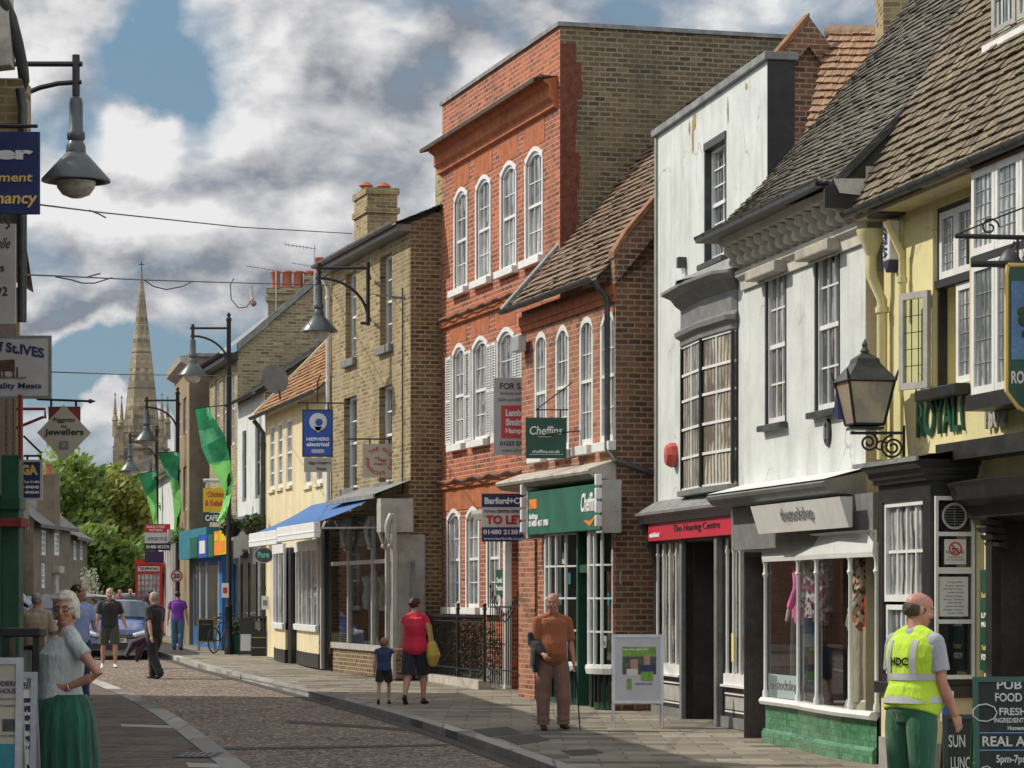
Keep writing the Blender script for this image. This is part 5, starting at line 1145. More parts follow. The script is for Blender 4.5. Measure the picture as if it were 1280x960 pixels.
# ---- far stock-brick house with big chimney stacks
F9 = Frame((-8.74, 81.4), (-7.38, 75.7)); f = F9; u = f.u; h = f.h; L = f.L
fb_ = thing('far_brick_house', 'far stock brick house with tall blank gable and rows of red chimney pots', 'house', f.loc(), f.rz)
H = h(297, 438); hl = []; up = rowwin(fb_, f, [(269,274),(279,284),(288,293)], h(280,470), h(280,560), hl)
b = MB(); facade(b, L, H, hl, reveal=.12); b.build('wall', FAR, fb_)
for (a, c, z0, z1) in up: window(fb_, a, c, z0, z1, cols=1, rows=4, set_=.08, fr=WP, gl=MATS['pane_dark'])
D = 12.0; ap = H+ (h(330,385,2.5)-H)
zz0 = h(299,440); zap = h(338, 392, 3.0)
b = MB(); b.poly([(L,0,0),(L,D,0),(L,D,H-1),(L,5.5,zap+.2),(L,3.2,zap+.3),(L,0,H)]); b.build('gable_wall', FAR, fb_)
b = MB(); b.quad((-.1,-.35,H-.05),(L+.05,-.35,H-.05),(L+.05,3.2,zap+.35),(-.1,3.2,zap+.35)); b.build('roof', LEAD, fb_, recalc=False); b = MB(); b.box(-.1, L+.05, -.36, 0, H-.25, H-.06); b.build('eaves_board', DKW, fb_); gutter(fb_, -.1, L, -.42, H-.05, .08, DKW)
b = MB(); b.prism([(0,H),(3.2,zap+.35),(3.2,zap+.55),(0,H+.2)], L-.1, L+.1); b.build('verge', LEAD, fb_)
for (xa, xb, yt, off, xs2, ypot) in ((335, 388, 362, 3.2, (343.5,358,372,385), 341), (382, 417, 345, 4.8, (398,413), 326)):
    a, c = f.a+f.e*(L-.1), None
    A_ = at(xa, yt, 76.5); B_ = at(xb, yt, 77.3)
    b = MB(); b.box(0, (B_-A_).x, 0, .7, -3.6, 0); b.box(-.06, (B_-A_).x+.06, -.06, .76, -.32, -.2); b.box(-.05, (B_-A_).x+.05, -.05, .75, -.1, .04); o = b.build('chimney', FAR, fb_); o.parent = None
    loc = Matrix.Rotation(-f.rz, 4, 'Z') @ (A_-Vector(f.loc())); o.parent = fb_; o.location = loc; o.rotation_euler = (0,0,-f.rz)
    for xp in xs2:
        p = at(xp, yt, 76.6)-A_; q = MB(); q.lathe([(.15,0),(.155,.06),(.13,.1),(.12,.42),(.15,.46),(.14,.5),(.09,.5)], (p.x, .35, .04), 12); q.build('chimney_pot', POT, o, smooth=True)
def aerial(x, y, Y, l, hh, lab):
    p = at(x, y, Y); t = thing('tv_aerial', lab, 'aerial', p); b = MB(); b.tube([(0,0,-hh),(0,0,.1)], .02, 6); b.build('mast', ALU, t); b = MB(); b.tube([(.05,0,0),(-l,0,.12)], .013, 5)
    for k in range(9): q = k/8; b.tube([(-l*q,-.10-.06*q,.12*q),(-l*q,.10+.06*q,.12*q)], .008, 4); b.tube([(-l*q,0,.12*q-.06),(-l*q,0,.12*q+.06)], .006, 4)
    b.build('boom', ALU, t)
aerial(393, 311, 75, .78, 1.6, 'television aerial on the taller mast above the right chimney stack'); aerial(345, 338, 76.4, .8, 1.2, 'television aerial standing on the left chimney stack of four pots'); aerial(396, 334, 80, .7, .9, 'thin distant television aerial low between the two chimney stacks')
# ---- stone building, projecting
F10 = Frame((-10.62, 88.6), (-9.41, 82.1)); f = F10; u = f.u; h = f.h; L = f.L
sb = thing('stone_building', 'tall plain brown stone building standing forward of the brick house', 'building', f.loc(), f.rz)
H = h(237, 445); hl = []; up = rowwin(sb, f, [(222,226),(229,233)], h(228,500), h(228,545), hl)+rowwin(sb, f, [(222,226),(229,233)], h(228,585), h(228,640), hl)
b = MB(); facade(b, L, H, hl, reveal=.15); b.build('wall', M('tan_stone', (.30,.235,.14), .9, .25, 1.2, .3, dirt=(.14,.1,.06), streak=True), sb)
for (a, c, z0, z1) in up: window(sb, a, c, z0, z1, cols=1, rows=4, set_=.1, gl=MATS['pane_dark'], fw=.08)
b = MB(); b.poly([(L,0,0),(L,9,0),(L,9,H),(L,0,H)]); b.build('gable_wall', STO, sb); b = MB(); b.prism([(0,H-.3),(-.25,H-.15),(-.3,H),(0,H+.06)], -.1, L+.05); b.build('cornice', STC, sb); b = MB(); b.box(L-.1, L+.06, -.02, 9, H, H+.1); b.build('coping', LEAD, sb)
# ---- white building beyond with columns
F11 = Frame((-12.75, 101), (-10.95, 91.5)); f = F11; u = f.u; h = f.h; L = f.L
wc_ = thing('white_columned_building', 'narrow white building with tall columns at street level', 'shop building', f.loc(), f.rz)
H = h(214, 590); b = MB(); b.quad((0,0,0),(L,0,0),(L,0,H),(0,0,H)); b.poly([(L,0,0),(L,8,0),(L,8,H),(L,4,H+2),(L,0,H)]); b.build('wall', STUC, wc_); b = MB(); b.quad((-.1,-.3,H),(L+.2,-.3,H),(L+.2,4,H+2.1),(-.1,4,H+2.1)); b.build('roof', LEAD, wc_, recalc=False)
for k in range(5): b = MB(); x = L-.2-k*1.2; b.box(x-.13, x+.13, -.1, .0, 0, 3.1); b.build('pilaster', WP, wc_)
b = MB(); b.box(L-6, L, -.22, 0, 3.1, 3.5); b.build('entablature', STC, wc_)
# blue cafe front and white shopfront against the stone building
F9b = Frame((-9.15, 81.9), (-7.75, 76.2)); f = F9b; u = f.u; h = f.h; L = f.L
cf = thing('cafe_front', 'bright blue cafe shopfront with printed food panels under the far brick house', 'shopfront', f.loc(), f.rz)
zt_ = h(262, 698)
b = MB(); b.box(-.2, L, -.1, .2, 0, zt_); b.build('frame', BLU, cf)
for (a, c) in ((.1,1.3),(1.7,2.7),(3.1,L-.7)): b = MB(); b.box(a, c, -.115, -.101, .6, 2.3); b.build('pane', MATS['pane_dark'], cf); b = MB(); b.box(c+.1, c+.16, -.125, -.101, .1, zt_-.1); b.build('white_strip', WP, cf)
b = MB(); b.box(-.3, L-.2, -.5, -.1, zt_, h(262, 662)); b.build('fascia', TEAL, cf)
OP = M('orange_print', (.75,.22,.02)); cols = [TEAL, SGNW, TEAL, OP, YSG, OP]; b0 = u(236,-.52); b1 = u(284,-.52)
for k, (xa, xb, ya, yb2, m_) in enumerate(((238,247,672,697,RIG),(248,259,668,697,ROYB),(260,267,668,696,RIG),(268,275,664,694,OP),(275,283,662,693,YSG),(250,257,676,692,SGNW),(269,274,668,676,YSG),(276,281,676,690,OP))):
    b = MB(); y_ = -.53-.01*(k > 4); b.box(u(xa,-.52), u(xb,-.52), y_, -.501, h((xa+xb)/2,yb2,-.52), h((xa+xb)/2,ya,-.52)); b.build('food_panel', m_, cf)
# ------------------------------------------------------------------ left side of the street
FL = Frame((-.153*14-1.15, 14), (-.153*50-1.15, 50), base=G(30)+.0); f = FL; u = f.u; h = f.h; L = f.L
DKB = brick('shaded_left_brick', (.12,.06,.035), (.06,.035,.025), (.14,.12,.09), sootamt=.6)  # brick darkened so that its colour carries the shade on this wall
lb = thing('left_shop_row', 'brick building whose edge lines the left side, with dark green shopfront posts', 'building', f.loc(), f.rz)
b = MB(); facade(b, L, 7.2, [(2+k*4.5, 3.1+k*4.5, 3.6, 5.6) for k in range(8)], reveal=.15); b.build('wall', DKB, lb)
for k in range(8): window(lb, 2+k*4.5, 3.1+k*4.5, 3.6, 5.6, cols=3, rows=4, sill=WP)
b = MB(); b.poly([(L,0,0),(L,6,0),(L,6,7.2),(L,3,9),(L,0,7.2)]); b.poly([(0,0,0),(0,6,0),(0,6,7.2),(0,3,9),(0,0,7.2)]); b.build('gable_wall', RED2, lb)
b = MB(); b.quad((-.2,-.3,7.15),(L+.2,-.3,7.15),(L+.2,3,9.1),(-.2,3,9.1)); b.quad((-.2,6.3,7.15),(L+.2,6.3,7.15),(L+.2,3,9.1),(-.2,3,9.1)); b.build('roof', LEAD, lb, recalc=False)
for k in range(12):
    x = .6+k*3.1; b = MB(); b.box(x, x+.35, -.14, 0, 0, 2.9); b.box(x-.05, x+.4, -.18, 0, 2.7, 2.9); b.build('shop_pilaster', GRN, lb)
b = MB(); b.box(0, L, -.22, 0, 2.9, 3.35); b.build('shop_fascia', GRN, lb); b = MB(); b.box(0, L, -.05, -.002, .5, 2.7); b.build('shop_window', MATS['pane_dark'], lb)
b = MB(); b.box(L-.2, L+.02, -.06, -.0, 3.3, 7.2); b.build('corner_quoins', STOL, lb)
FL2 = Frame((-16.2, 76), (-21.5, 104), base=G(90)); t = thing('left_far_terrace', 'brick terrace on the far left side beyond the side road, mostly outside the view', 'building', FL2.loc(), FL2.rz); b = MB(); hl = [(1+k*3.4, 2.1+k*3.4, z, z+1.7) for k in range(8) for z in (1, 4.2)]; facade(b, FL2.L, 7, hl, reveal=.15); b.build('wall', RED2, t)
for q in hl: window(t, *q, cols=2, rows=4, sill=WP)
b = MB(); b.quad((-.2,-.3,7),(FL2.L,-.3,7),(FL2.L,4,9.5),(-.2,4,9.5)); b.quad((-.2,8,7),(FL2.L,8,7),(FL2.L,4,9.5),(-.2,4,9.5)); b.build('roof', LEAD, t, recalc=False); b = MB(); b.poly([(0,0,0),(0,8,0),(0,8,7),(0,4,9.5),(0,0,7)]); b.build('gable_wall', RED2, t)
# gutter and downpipe at the top of a nearer gable
ed = thing('eaves_downpipe', 'curved black gutter and downpipe at the top left edge of the photo', 'gutter', at(18, 100, 27), 0); S = 27/FP
b = MB(); b.tube([(x*S, .1*k, z*S) for k, (x, z) in enumerate(((-18,110),(-6,80),(0,50),(4,20),(3,8),(-4,-2),(-10,-10)))], .055, 10); b.build('gutter', GUT, ed, smooth=True)
b = MB(); b.tube([(2*S, .2, -6*S),(6*S,.2,-30*S),(5*S,.2,-300*S)], .045, 10); b.build('downpipe', GUT, ed, smooth=True)
b = MB(); b.prism([(-60*S,110*S),(-8*S,110*S),(-6*S,20*S),(-60*S,14*S)], .02, .3, axis='y'); b.build('soffit', STC, ed)
b = MB(); b.box(-60*S, 3*S, .32, .8, -150*S, 10*S); b.build('wall', YEL, ed)
# green shopfront post and red jetty at low left
gp = thing('green_shop_post', 'dark green painted shopfront pier at far left behind the bin', 'shop pier', at(14, 0, 33).xy.to_3d()+Vector((0,0,G(33))), 0)
S = 33/FP; b = MB(); b.box(-12*S, 10*S, 0, .3, 0, (745-430)*S+CZ-G(33)-1.3); b.box(-14*S, 12*S, -.04, .34, 2.75, 2.9); b.build('pier', GRN, gp, bevel=.01)
b = MB(); b.box(-40*S, 18*S, -.3, .2, 2.55, 2.65); b.build('red_awning_edge', M('dull_red_paint', (.22,.03,.02), .6, .2, 4, .1), gp); b = MB(); b.box(9*S, 13*S, -.02, .1, 3.35, 4.1); b.build('red_post', MATS['dull_red_paint'], gp)
# far stone houses on the left
F20 = Frame((-22.1, 130), (-22.6, 144)); f = F20
def lhouse(f, nm, lab, H, rh, wins, D=9):
    t = thing(nm, lab, 'house', f.loc(), f.rz); L = f.L; b = MB()
    # facade looks right (+x): local y outward is negative
    facade(b, L, H, [(a, c, z0, z1) for a, c, z0, z1 in wins], reveal=.15); b.build('wall', STO, t)
    for (a, c, z0, z1) in wins: window(t, a, c, z0, z1, cols=2, rows=4, set_=.08, gl=MATS['pane_dark'], fw=.1, bar=.04)
    b = MB(); b.poly([(0,0,0),(0,D,0),(0,D,H),(0,D/2,H+rh),(0,0,H)]); b.build('gable_wall', STO, t)
    b = MB(); b.quad((-.3,-.4,H-.1),(L+.2,-.4,H-.1),(L+.2,D/2,H+rh+.1),(-.3,D/2,H+rh+.1)); b.quad((-.3,D+.4,H-.1),(L+.2,D+.4,H-.1),(L+.2,D/2,H+rh+.1),(-.3,D/2,H+rh+.1)); b.build('roof', M('stone_slates', (.13,.12,.12), .9, .3, 4, .4, dirt=(.2,.19,.16)), t, recalc=False)
    return t
# these houses face the camera: walls built square-on, seen across the road end
def fhouse(x0, x1, ytop, Y, lab, wins, wm, rf=1.2, door=None, side=None):
    A, B = at(x0,745,Y), at(x1,745,Y+9); f = Frame((A.x,Y),(B.x,Y+9)); t = thing('stone_house', lab, 'house', f.loc(), f.rz); L = f.L; H = f.h(x0+1, ytop); hl = []
    for (xa, xb, ya, yb) in wins: hl.append((f.u(xa), f.u(xb), max(.3, f.h((xa+xb)/2, yb)), f.h((xa+xb)/2, ya)))
    b = MB(); facade(b, L, H, hl, reveal=.15); b.build('wall', wm, t)
    for hh in hl: window(t, *hh, cols=2, rows=4, set_=.06, gl=MATS['pane_net'], fw=.09, bar=.045)
    b = MB(); b.poly([(0,0,0),(0,7,0),(0,7,H),(0,3.5,H+rf*2.2),(0,0,H)]); b.build('gable_wall', wm, t)
    b = MB(); b.quad((-.3,-.35,H-.1),(L+.2,-.35,H-.1),(L+.2,3.5,H+rf*2.2),(-.3,3.5,H+rf*2.2)); b.quad((-.3,-.36,H-.25),(L+.2,-.36,H-.25),(L+.2,-.36,H-.1),(-.3,-.36,H-.1)); b.build('roof', M('stone_slates', (.15,.135,.13), .9, .3, 4, .4, dirt=(.24,.22,.19)), t, recalc=False)
    if door: b = MB(); b.box(f.u(door[0]), f.u(door[1]), -.1, .0, 0, f.h(door[0], door[2])); b.box(f.u(door[0])-.2, f.u(door[1])+.2, -.3, -.0, f.h(door[0], door[2]), f.h(door[0], door[2])+.3); b.build('porch', STC, t)
    return t
h1 = fhouse(42, 88, 652, 118, 'brown stone house with hipped grey roof and tall sash windows on the left', [(52,58,663,694),(68,75,666,694),(52,57,704,735)], STO, 1.3, (67,71,716))
S = 124/FP; b = MB(); p = Vector(h1.location); b.poly([(0,0,0),(-2.5,-0.3,0),(-2.5,-.3,4.6),(0,0,5.2)]); 
h2 = fhouse(14, 41, 655, 116, 'darker stone gabled house with round-headed windows at the left edge', [(23,33,672,690),(23,34,716,735)], STO, 1.6)
h3 = fhouse(88, 109, 668, 128, 'lower brown stone house partly behind the tree on the left', [(92,96,676,700),(100,104,676,700)], STO, 1.0)
p = at(60, 608, 122); cs = MB(); cs.box(-.5,.7,-.4,.4,-2,.5); o = cs.build('chimney', STO, h1); o.location = Vector((p-Vector(h1.location))); o.location.rotate(Matrix.Rotation(-h1.rotation_euler.z,3,'Z'))
cs = MB(); cs.lathe([(.16,.5),(.14,.9),(.17,.95)], (.1,0,0), 8); q = cs.build('chimney_pot', POT, o)
# ------------------------------------------------------------------ church
STOL0 = STOL; STOL = brick('church_stone', (.36,.30,.20), (.25,.21,.15), (.22,.19,.14), w=1.1, h=.5, ms=.03, patch=(.42,.34,.2), sootamt=.6)
CY = 330; S = CY/FP; ch = thing('church', 'distant stone church tower with tall needle spire and corner pinnacles', 'church', (at(177,745,CY).x, CY, 0), 0)
W_ = 29*S; zt = CZ+(745-542)*S; b = MB(); b.box(-W_, W_, -W_, W_, 0, zt); b.build('tower', STOL, ch)
for x in (-W_, W_-.9): b = MB(); b.box(x-.2, x+1.1, -W_-.5, -W_, 0, zt-2); b.box(x-.1, x+1.0, -W_-.3, -W_, zt-2, zt); b.build('buttress', STOL, ch)
for x in (-2.2, -.9, .9, 2.2): 
    b = MB(); b.prism([(x-.42, zt-7.5),(x+.42,zt-7.5),(x+.42,zt-3.6),(x,zt-2.7),(x-.42,zt-3.6)], -W_-.02, -W_+.3, axis='y'); b.build('belfry_window', MATS['pane_dark'], ch)
    b = MB(); b.box(x-.5,x-.43,-W_-.12,-W_-.01,zt-7.5,zt-3.4); b.box(x+.43,x+.5,-W_-.12,-W_-.01,zt-7.5,zt-3.4); b.build('window_shaft', STOL, ch)
b = MB()
b.box(-W_-.25, W_+.25, -W_-.25, W_+.25, zt-1.9, zt-1.6); b.box(-W_-.25, W_+.25, -W_-.25, W_+.25, zt-8.9, zt-8.6); b.build('string_course', STOL, ch)
for k in range(7): b = MB(); x = -W_+.2+k*(2*W_-.9)/6; b.box(x, x+.55, -W_-.15, -W_+.15, zt, zt+.8); b.build('merlon', STOL, ch)
for (x, y) in ((-W_,-W_),(W_,-W_),(-W_,W_),(W_,W_)): b = MB(); b.lathe([(.36,-.5),(.32,1.3),(.42,1.4),(.20,2.1),(.24,2.2),(.04,4.2),(.12,4.4),(0,4.7)], (x,y,zt), 8); b.build('pinnacle', STOL, ch)
zs = CZ+(745-340)*S; b = MB(); b.lathe([(W_*.83,0),(W_*.79,1),(.10,zs-zt)], (0,0,zt), 8, a0=math.pi/8, a1=math.pi/8+2*math.pi); sp = b.build('spire', STOL, ch)
for q in (.28,.5,.68): b = MB(); r = W_*.83*(1-q)+.04; b.lathe([(r+.02,-.12),(r+.05,0),(r,.12)], (0,0,zt+(zs-zt)*q), 8, a0=math.pi/8, a1=math.pi/8+2*math.pi); b.build('spire_band', STO, sp)
b = MB(); b.tube([(0,0,zs),(0,0,zs+1.3)], .05, 6); b.tube([(-.35,0,zs+.9),(.35,0,zs+.9)], .05, 6); b.build('cross', BRN, sp)
# ------------------------------------------------------------------ trees
def tree(nm, lab, x, y, Y, rw, rh, leaf, R, lobes=16, n=420, s=.24):
    p = at(x, y, Y); gz = G(Y)-.16; t = thing(nm, lab, 'tree', (p.x, p.y, gz), 0, 'trees around the churchyard'); hgt = p.z-gz
    b = MB(); b.tube([(0,0,0),(.1,.05,hgt*.4),(-.05,0,hgt*.8),(0,0,hgt)], [.35,.26,.16,.06], 8)
    for k in range(7): a = k*.9; b.tube([(0,0,hgt*(.35+.07*k)),(math.cos(a)*rw*.4,math.sin(a)*rw*.4,hgt*(.55+.08*k)),(math.cos(a)*rw*.75,math.sin(a)*rw*.7,hgt*(.68+.09*k))], [.12,.07,.02], 5)
    b.build('trunk', M('bark', (.10,.08,.06), .95, .3, 6, .5), t); b = MB()
    for k in range(lobes):
        d = Vector((R.gauss(0,1), R.gauss(0,1), R.gauss(0,.8))).normalized()*R.uniform(.25,.85); c = Vector((d.x*rw, d.y*rw, hgt+d.z*rh)); q = R.uniform(.26,.48)
        leafcloud(b, c, (rw*q, rw*q, rh*q*.9), n, s*R.uniform(.75,1.2), R, .4, R.uniform(.15,.8))
    b.build('crown', leaf, t, recalc=False); return t
R = random.Random(21)
for a in (('broad bright green tree behind the jewellers sign on the left', 95, 625, 150, 3.0, 3.3, LFM), ('tall bushy green tree left of the church tower', 128, 620, 160, 2.8, 3.2, LFG), ('green tree directly in front of the church tower', 152, 668, 150, 2.6, 3.4, LFY), ('pale olive tree beside the green banners on the right', 182, 650, 165, 2.4, 3.2, LFY), ('low dark tree above the parked cars', 120, 700, 140, 2.6, 2.2, LFG), ('rounded green tree between cars and phone box', 158, 716, 145, 2.2, 1.9, LFG), ('green tree rising behind the stone houses', 62, 622, 170, 2.8, 2.6, LFM)):
    tree('tree', a[0], a[1], a[2], a[3], a[4], a[5], a[6], R)
sh = thing('flowering_shrub', 'pale flowering shrub at the corner of the stone houses', 'shrub', (at(114,0,112).x, 112, G(112)), 0); b = MB()
for k in range(6): leafcloud(b, (R.uniform(-.4,.4), R.uniform(-.3,.3), .5+.3*k), (.45,.45,.45), 160, .06, R, .3)
b.build('foliage', leafmat('pale_blossom', (.2,.24,.12), (.6,.6,.5)), sh, recalc=False); b = MB(); b.tube([(0,0,0),(0,0,1.8)], [.06,.02], 6); b.build('stem', MATS['bark'], sh)
# ------------------------------------------------------------------ street lamps
SHD = M('lamp_shade_paint', (.07,.085,.09), .35, .2, 5, .05); BOWL = M('lamp_glass', (.45,.43,.38), .12, .25, 14, 0, coat=1)
def lamp_head(t, x, z, k=1.0):
    b = MB(); b.lathe([(.04,.62),(.065,.60),(.075,.54),(.078,.25),(.10,.22),(.10,.16),(.08,.13),(.105,.08),(.11,.0),(.15,-.04),(.375,-.29),(.38,-.315),(.33,-.315),(.1,-.05)], (x,0,z), 24); b.build('lamp_shade', SHD, t, smooth=True)
    b = MB(); b.lathe([(.22,-.315),(.21,-.38),(.15,-.46),(.06,-.495),(0,-.5)], (x,0,z), 18); b.build('bowl', BOWL, t, smooth=True)
def lamp_arm(t, xl, xp, zt):      # horizontal arm, curved brace, drop pipe
    b = MB(); s = 1 if xp > xl else -1
    b.tube([(xl-.07*s,0,zt),(xp,0,zt)], .03, 8); b.tube([(xl,0,zt+.1),(xl,0,zt-.35)], .042, 8); b.tube([(xl-.06*s,0,zt-.2),(xl+.06*s,0,zt-.2)], .025, 8)
    n = 9; b.tube([(xl+(xp-xl)*math.sin(math.pi/2*k/n), 0, zt-.2-(abs(xp-xl)*.85)*(1-math.cos(math.pi/2*k/n))) for k in range(n+1)], .028, 8); b.build('bracket_arm', BRN, t)
def post_lamp(lab, x, Y, yt, dirn=-1, base_y=None):
    p = at(x, yt, Y); g = G(Y)+.0; t = thing('street_lamp', lab, 'street lamp', (p.x, Y, g), 0, 'hooded lamps on posts along the street'); H = p.z-g
    b = MB(); b.lathe([(.11,0),(.11,.25),(.085,.3),(.085,1.2),(.10,1.22),(.07,1.3),(.055,H-.1),(.07,H-.06),(.07,H),(.03,H+.04),(.06,H+.10),(.0,H+.17)], (0,0,0), 12); b.build('post', BRN, t, smooth=True)
    lamp_arm(t, .92*dirn, 0, H-.25); lamp_head(t, .92*dirn, H-1.15); return t
post_lamp('nearest tall black lamp post, beside the bins and the first green banner', 286, 72, 398); post_lamp('second lamp post, in front of the stone building with the second banner', 222, 84, 490); post_lamp('third lamp post, before the church tower with the third banner', 196, 98, 536); post_lamp('distant lamp post with arm to the right, among the trees on the left', 111, 165, 612, 1)
p = at(95, 80, 31); wl_ = thing('street_lamp', 'large hooded lamp on bracket above the blue sign at top left', 'street lamp', p, 0)
lamp_arm(wl_, 0, -1.15, 0); lamp_head(wl_, 0, -.98)
p = at(460, 335, 56.2); wl2 = thing('street_lamp', 'hooded lamp on wall bracket of the yellow brick house', 'street lamp', p, 0)
lamp_arm(wl2, -.98, 0, 0); lamp_head(wl2, -.98, -.96); b = MB(); b.tube([(0,0,.12),(0,0,-1.15)], .04, 8); b.tube([(0,0,-1.1),(-.15,0,-1.1)], .03, 8); b.tube([(0,0,-.1),(0,1.0,-.1)], .03, 8); b.tube([(0,0,-.95),(0,1.0,-.95)], .03, 8); b.build('wall_bar', BRN, wl2)
# ------------------------------------------------------------------ banners
def bannermat(name, a, c):
    m, nt, b = nodes(name); co = coords(nt, 'UV'); w = nz(nt, 2.5, 3, co); nt.links.new(mixc(nt, ramp(nt, w, .35, .6), a, c), b.inputs['Base Color']); b.inputs['Roughness'].default_value = .55
    tl = nt.nodes.new('ShaderNodeBsdfTranslucent'); tl.inputs[0].default_value = rgba(c); mx = nt.nodes.new('ShaderNodeMixShader'); mx.inputs[0].default_value = .35
    nt.links.new(b.outputs[0], mx.inputs[1]); nt.links.new(tl.outputs[0], mx.inputs[2]); nt.links.new(mx.outputs[0], nt.nodes['Material Output'].inputs[0]); MATS[name] = m; return m
BG1 = bannermat('banner_dark_green', (.01,.17,.08), (.04,.36,.14)); BG2 = bannermat('banner_light_green', (.12,.52,.12), (.28,.72,.20))
def banner(lab, Lp, Rp, Y, split):
    o = at(Rp[0][0], Rp[0][1], Y); t = thing('banner', lab, 'banner', o, 0, 'green festival banners on the lamp posts'); n = len(Lp)
    def P(i, q): a = at(*Lp[i], Y); c = at(*Rp[i], Y); p = a.lerp(c, q)-o; p.y = .35*math.sin(i*1.5+q*2.4)*.6; return p
    for nm, i0, i1, m in (('upper_cloth', 0, split, BG1), ('lower_cloth', split, n-1, BG2)):
        b = MB()
        for i in range(i0, i1):
            for s_ in range(3):
                for q_ in range(4):
                    f_ = lambda a_, b_: P(i, b_).lerp(P(i+1, b_), a_)
                    b.quad(f_(s_/3, q_/4), f_(s_/3, (q_+1)/4), f_((s_+1)/3, (q_+1)/4), f_((s_+1)/3, q_/4))
        b.build(nm, m, t, recalc=False, smooth='full')
    b = MB(); a = P(0,0); c = P(0,1); b.tube([a, c, c+Vector(((at(286 if Y < 80 else (222 if Y < 90 else 196),0,Y)-o).x-c.x, 0, .05))], .015, 5); b.build('top_rod', BRN, t)
banner('long twisting green banner on the nearest lamp post', [(244,511),(247,537),(252,560),(262,580),(274,600),(280,617),(276,638),(272,652)], [(262,508),(267,522),(282,545),(287,575),(291,600),(289,620),(285,640),(279,653)], 71.8, 3)
banner('narrow green banner on the second lamp post', [(197,566),(204,585),(212,600),(217,622),(218,645),(216,674)], [(223,564),(224,580),(223,600),(227,628),(224,652),(221,672)], 83.8, 2)
banner('green pennant on the third lamp post against the trees', [(172,593),(182,620),(190,645),(193,655)], [(195,588),(196,610),(197,640),(196,655)], 97.8, 1)
banner('small far green pennant mostly behind the third lamp post', [(198,632),(202,645),(204,656)], [(207,630),(207,645),(206,656)], 98.6, 1)
# ------------------------------------------------------------------ wires over the street
def wire(lab, pts, r=.012, hang=None):
    P = [at(*p) for p in pts]; t = thing('overhead_wire', lab, 'wire', P[0], 0); b = MB(); q = []
    for a, c in zip(P, P[1:]):
        for k in range(8): q.append(a.lerp(c, k/8)-P[0])
    q.append(P[-1]-P[0]); b.tube(q, r, 5); b.build('cable', GUT, t)
    for hp in hang or []:
        b = MB(); b.tube([at(*p)-P[0] for p in hp], r, 5); b.build('loop', GUT, t)
    return t
wire('upper overhead wire running from the blue sign to the brick chimney', [(50,256,29),(130,266,36),(300,284,48),(440,292,60)], .010, [[(112,263,34),(125,268,35),(132,272,35.5)]])
wire('middle overhead wire with hanging loops and a bulb holder', [(20,343,33),(70,345,36),(180,350,45),(310,354,55),(420,357,62),(500,362,56)], .011, [[(70,346,36),(90,350,38),(103,354,39),(118,354,40),(140,347,42)],[(180,350,45),(192,358,46),(208,362,47),(228,358,48),(240,352,50)],[(292,348,54),(288,356,54),(289,374,54),(298,385,54),(308,384,54),(314,376,54)],[(110,346,39),(125,342,39.5)]])
bh = thing('bulb_holder', 'small bulb holder hanging from the middle overhead wire', 'bulb holder', at(315,362,54.8), 0); b = MB(); b.tube([(0,0,.1),(0,0,-.12),(.01,0,-.2)], [.02,.03,.05], 8); b.build('socket', SGNG, bh); b = MB(); b.ball((.03,0,-.27), .06, 8, 6); b.build('bulb', M('clay_cap', (.35,.15,.1), .5, .1, 4, 0), bh)
wire('lowest thin overhead wire crossing the spire', [(65,465,36),(150,468,50),(300,470,74)], .010)
# ------------------------------------------------------------------ hanging signs and boards (square to the street)
def board(nm, lab, cat, px_, Y, m, edge=None, th=.04, legs=None):
    x0, x1, y0, y1 = px_; a = at(x0, y1, Y); c = at(x1, y0, Y); t = thing(nm, lab, cat, a, 0); w, hh = c.x-a.x, c.z-a.z
    b = MB(); b.box(0, w, -th/2, th/2, 0, hh); b.build('board', m, t, bevel=.004)
    if edge:
        e = .03; y = -th/2-.006
        for q in ((0,w,0,e),(0,w,hh-e,hh),(0,e,e,hh-e),(w-e,w,e,hh-e)): pass
        b = MB(); b.box(-.004,w+.004,y,-y,-.004,e); b.box(-.004,w+.004,y,-y,hh-e,hh+.004); b.box(-.004,e,y,-y,e,hh-e); b.box(w-e,w+.004,y,-y,e,hh-e); b.build('frame', edge, t)
    t['_s'] = 1; del t['_s']; return t, w, hh, -th/2-.004
def ln_(t, w, hh, y, s, x0, x1, z0, z1, m, bold=.02, **k): return text(t, s, w*x0, w*x1, hh*z0, hh*z1, y-.003, m, bold, **k)
def panel(t, w, hh, y, x0, x1, z0, z1, m, nm='panel'): b = MB(); b.box(w*x0, w*x1, y-.002, y+.003, hh*z0, hh*z1); return b.build(nm, m, t)
def arm(t, pts, r=.016, nm='bracket', m=None): b = MB(); [b.tube(q, r, 6) for q in pts]; return b.build(nm, m or BRN, t)
t, w, hh, y = board('hanging_sign', 'navy hanging sign with white and gold words ending in Agency at top left', 'hanging sign', (-62,50,165,268), 24, NAVY)
ln_(t,w,hh,y,'Letter',-.2,.93,.66,.82,SGNW,.05); ln_(t,w,hh,y,'Management',-0.0,.92,.36,.50,TXTY,.02,shear=.15); ln_(t,w,hh,y,'Tenancy',.3,.97,.08,.27,TXTY,.02,shear=.15); arm(t, [[(0,0,hh+.05),(w-.02,0,hh+.05)],[(w*.8,0,hh+.05),(w*.8,0,hh)]]); arm(t, [[(w*.6,0,-.02),(w*.66,0,-.10),(w*.62,0,-.12)]], .01, 'hook')
t, w, hh, y = board('hanging_sign', 'tall pale grey sign with script lettering ending in 92 below the navy sign', 'hanging sign', (-50,20,280,405), 33, SGNG)
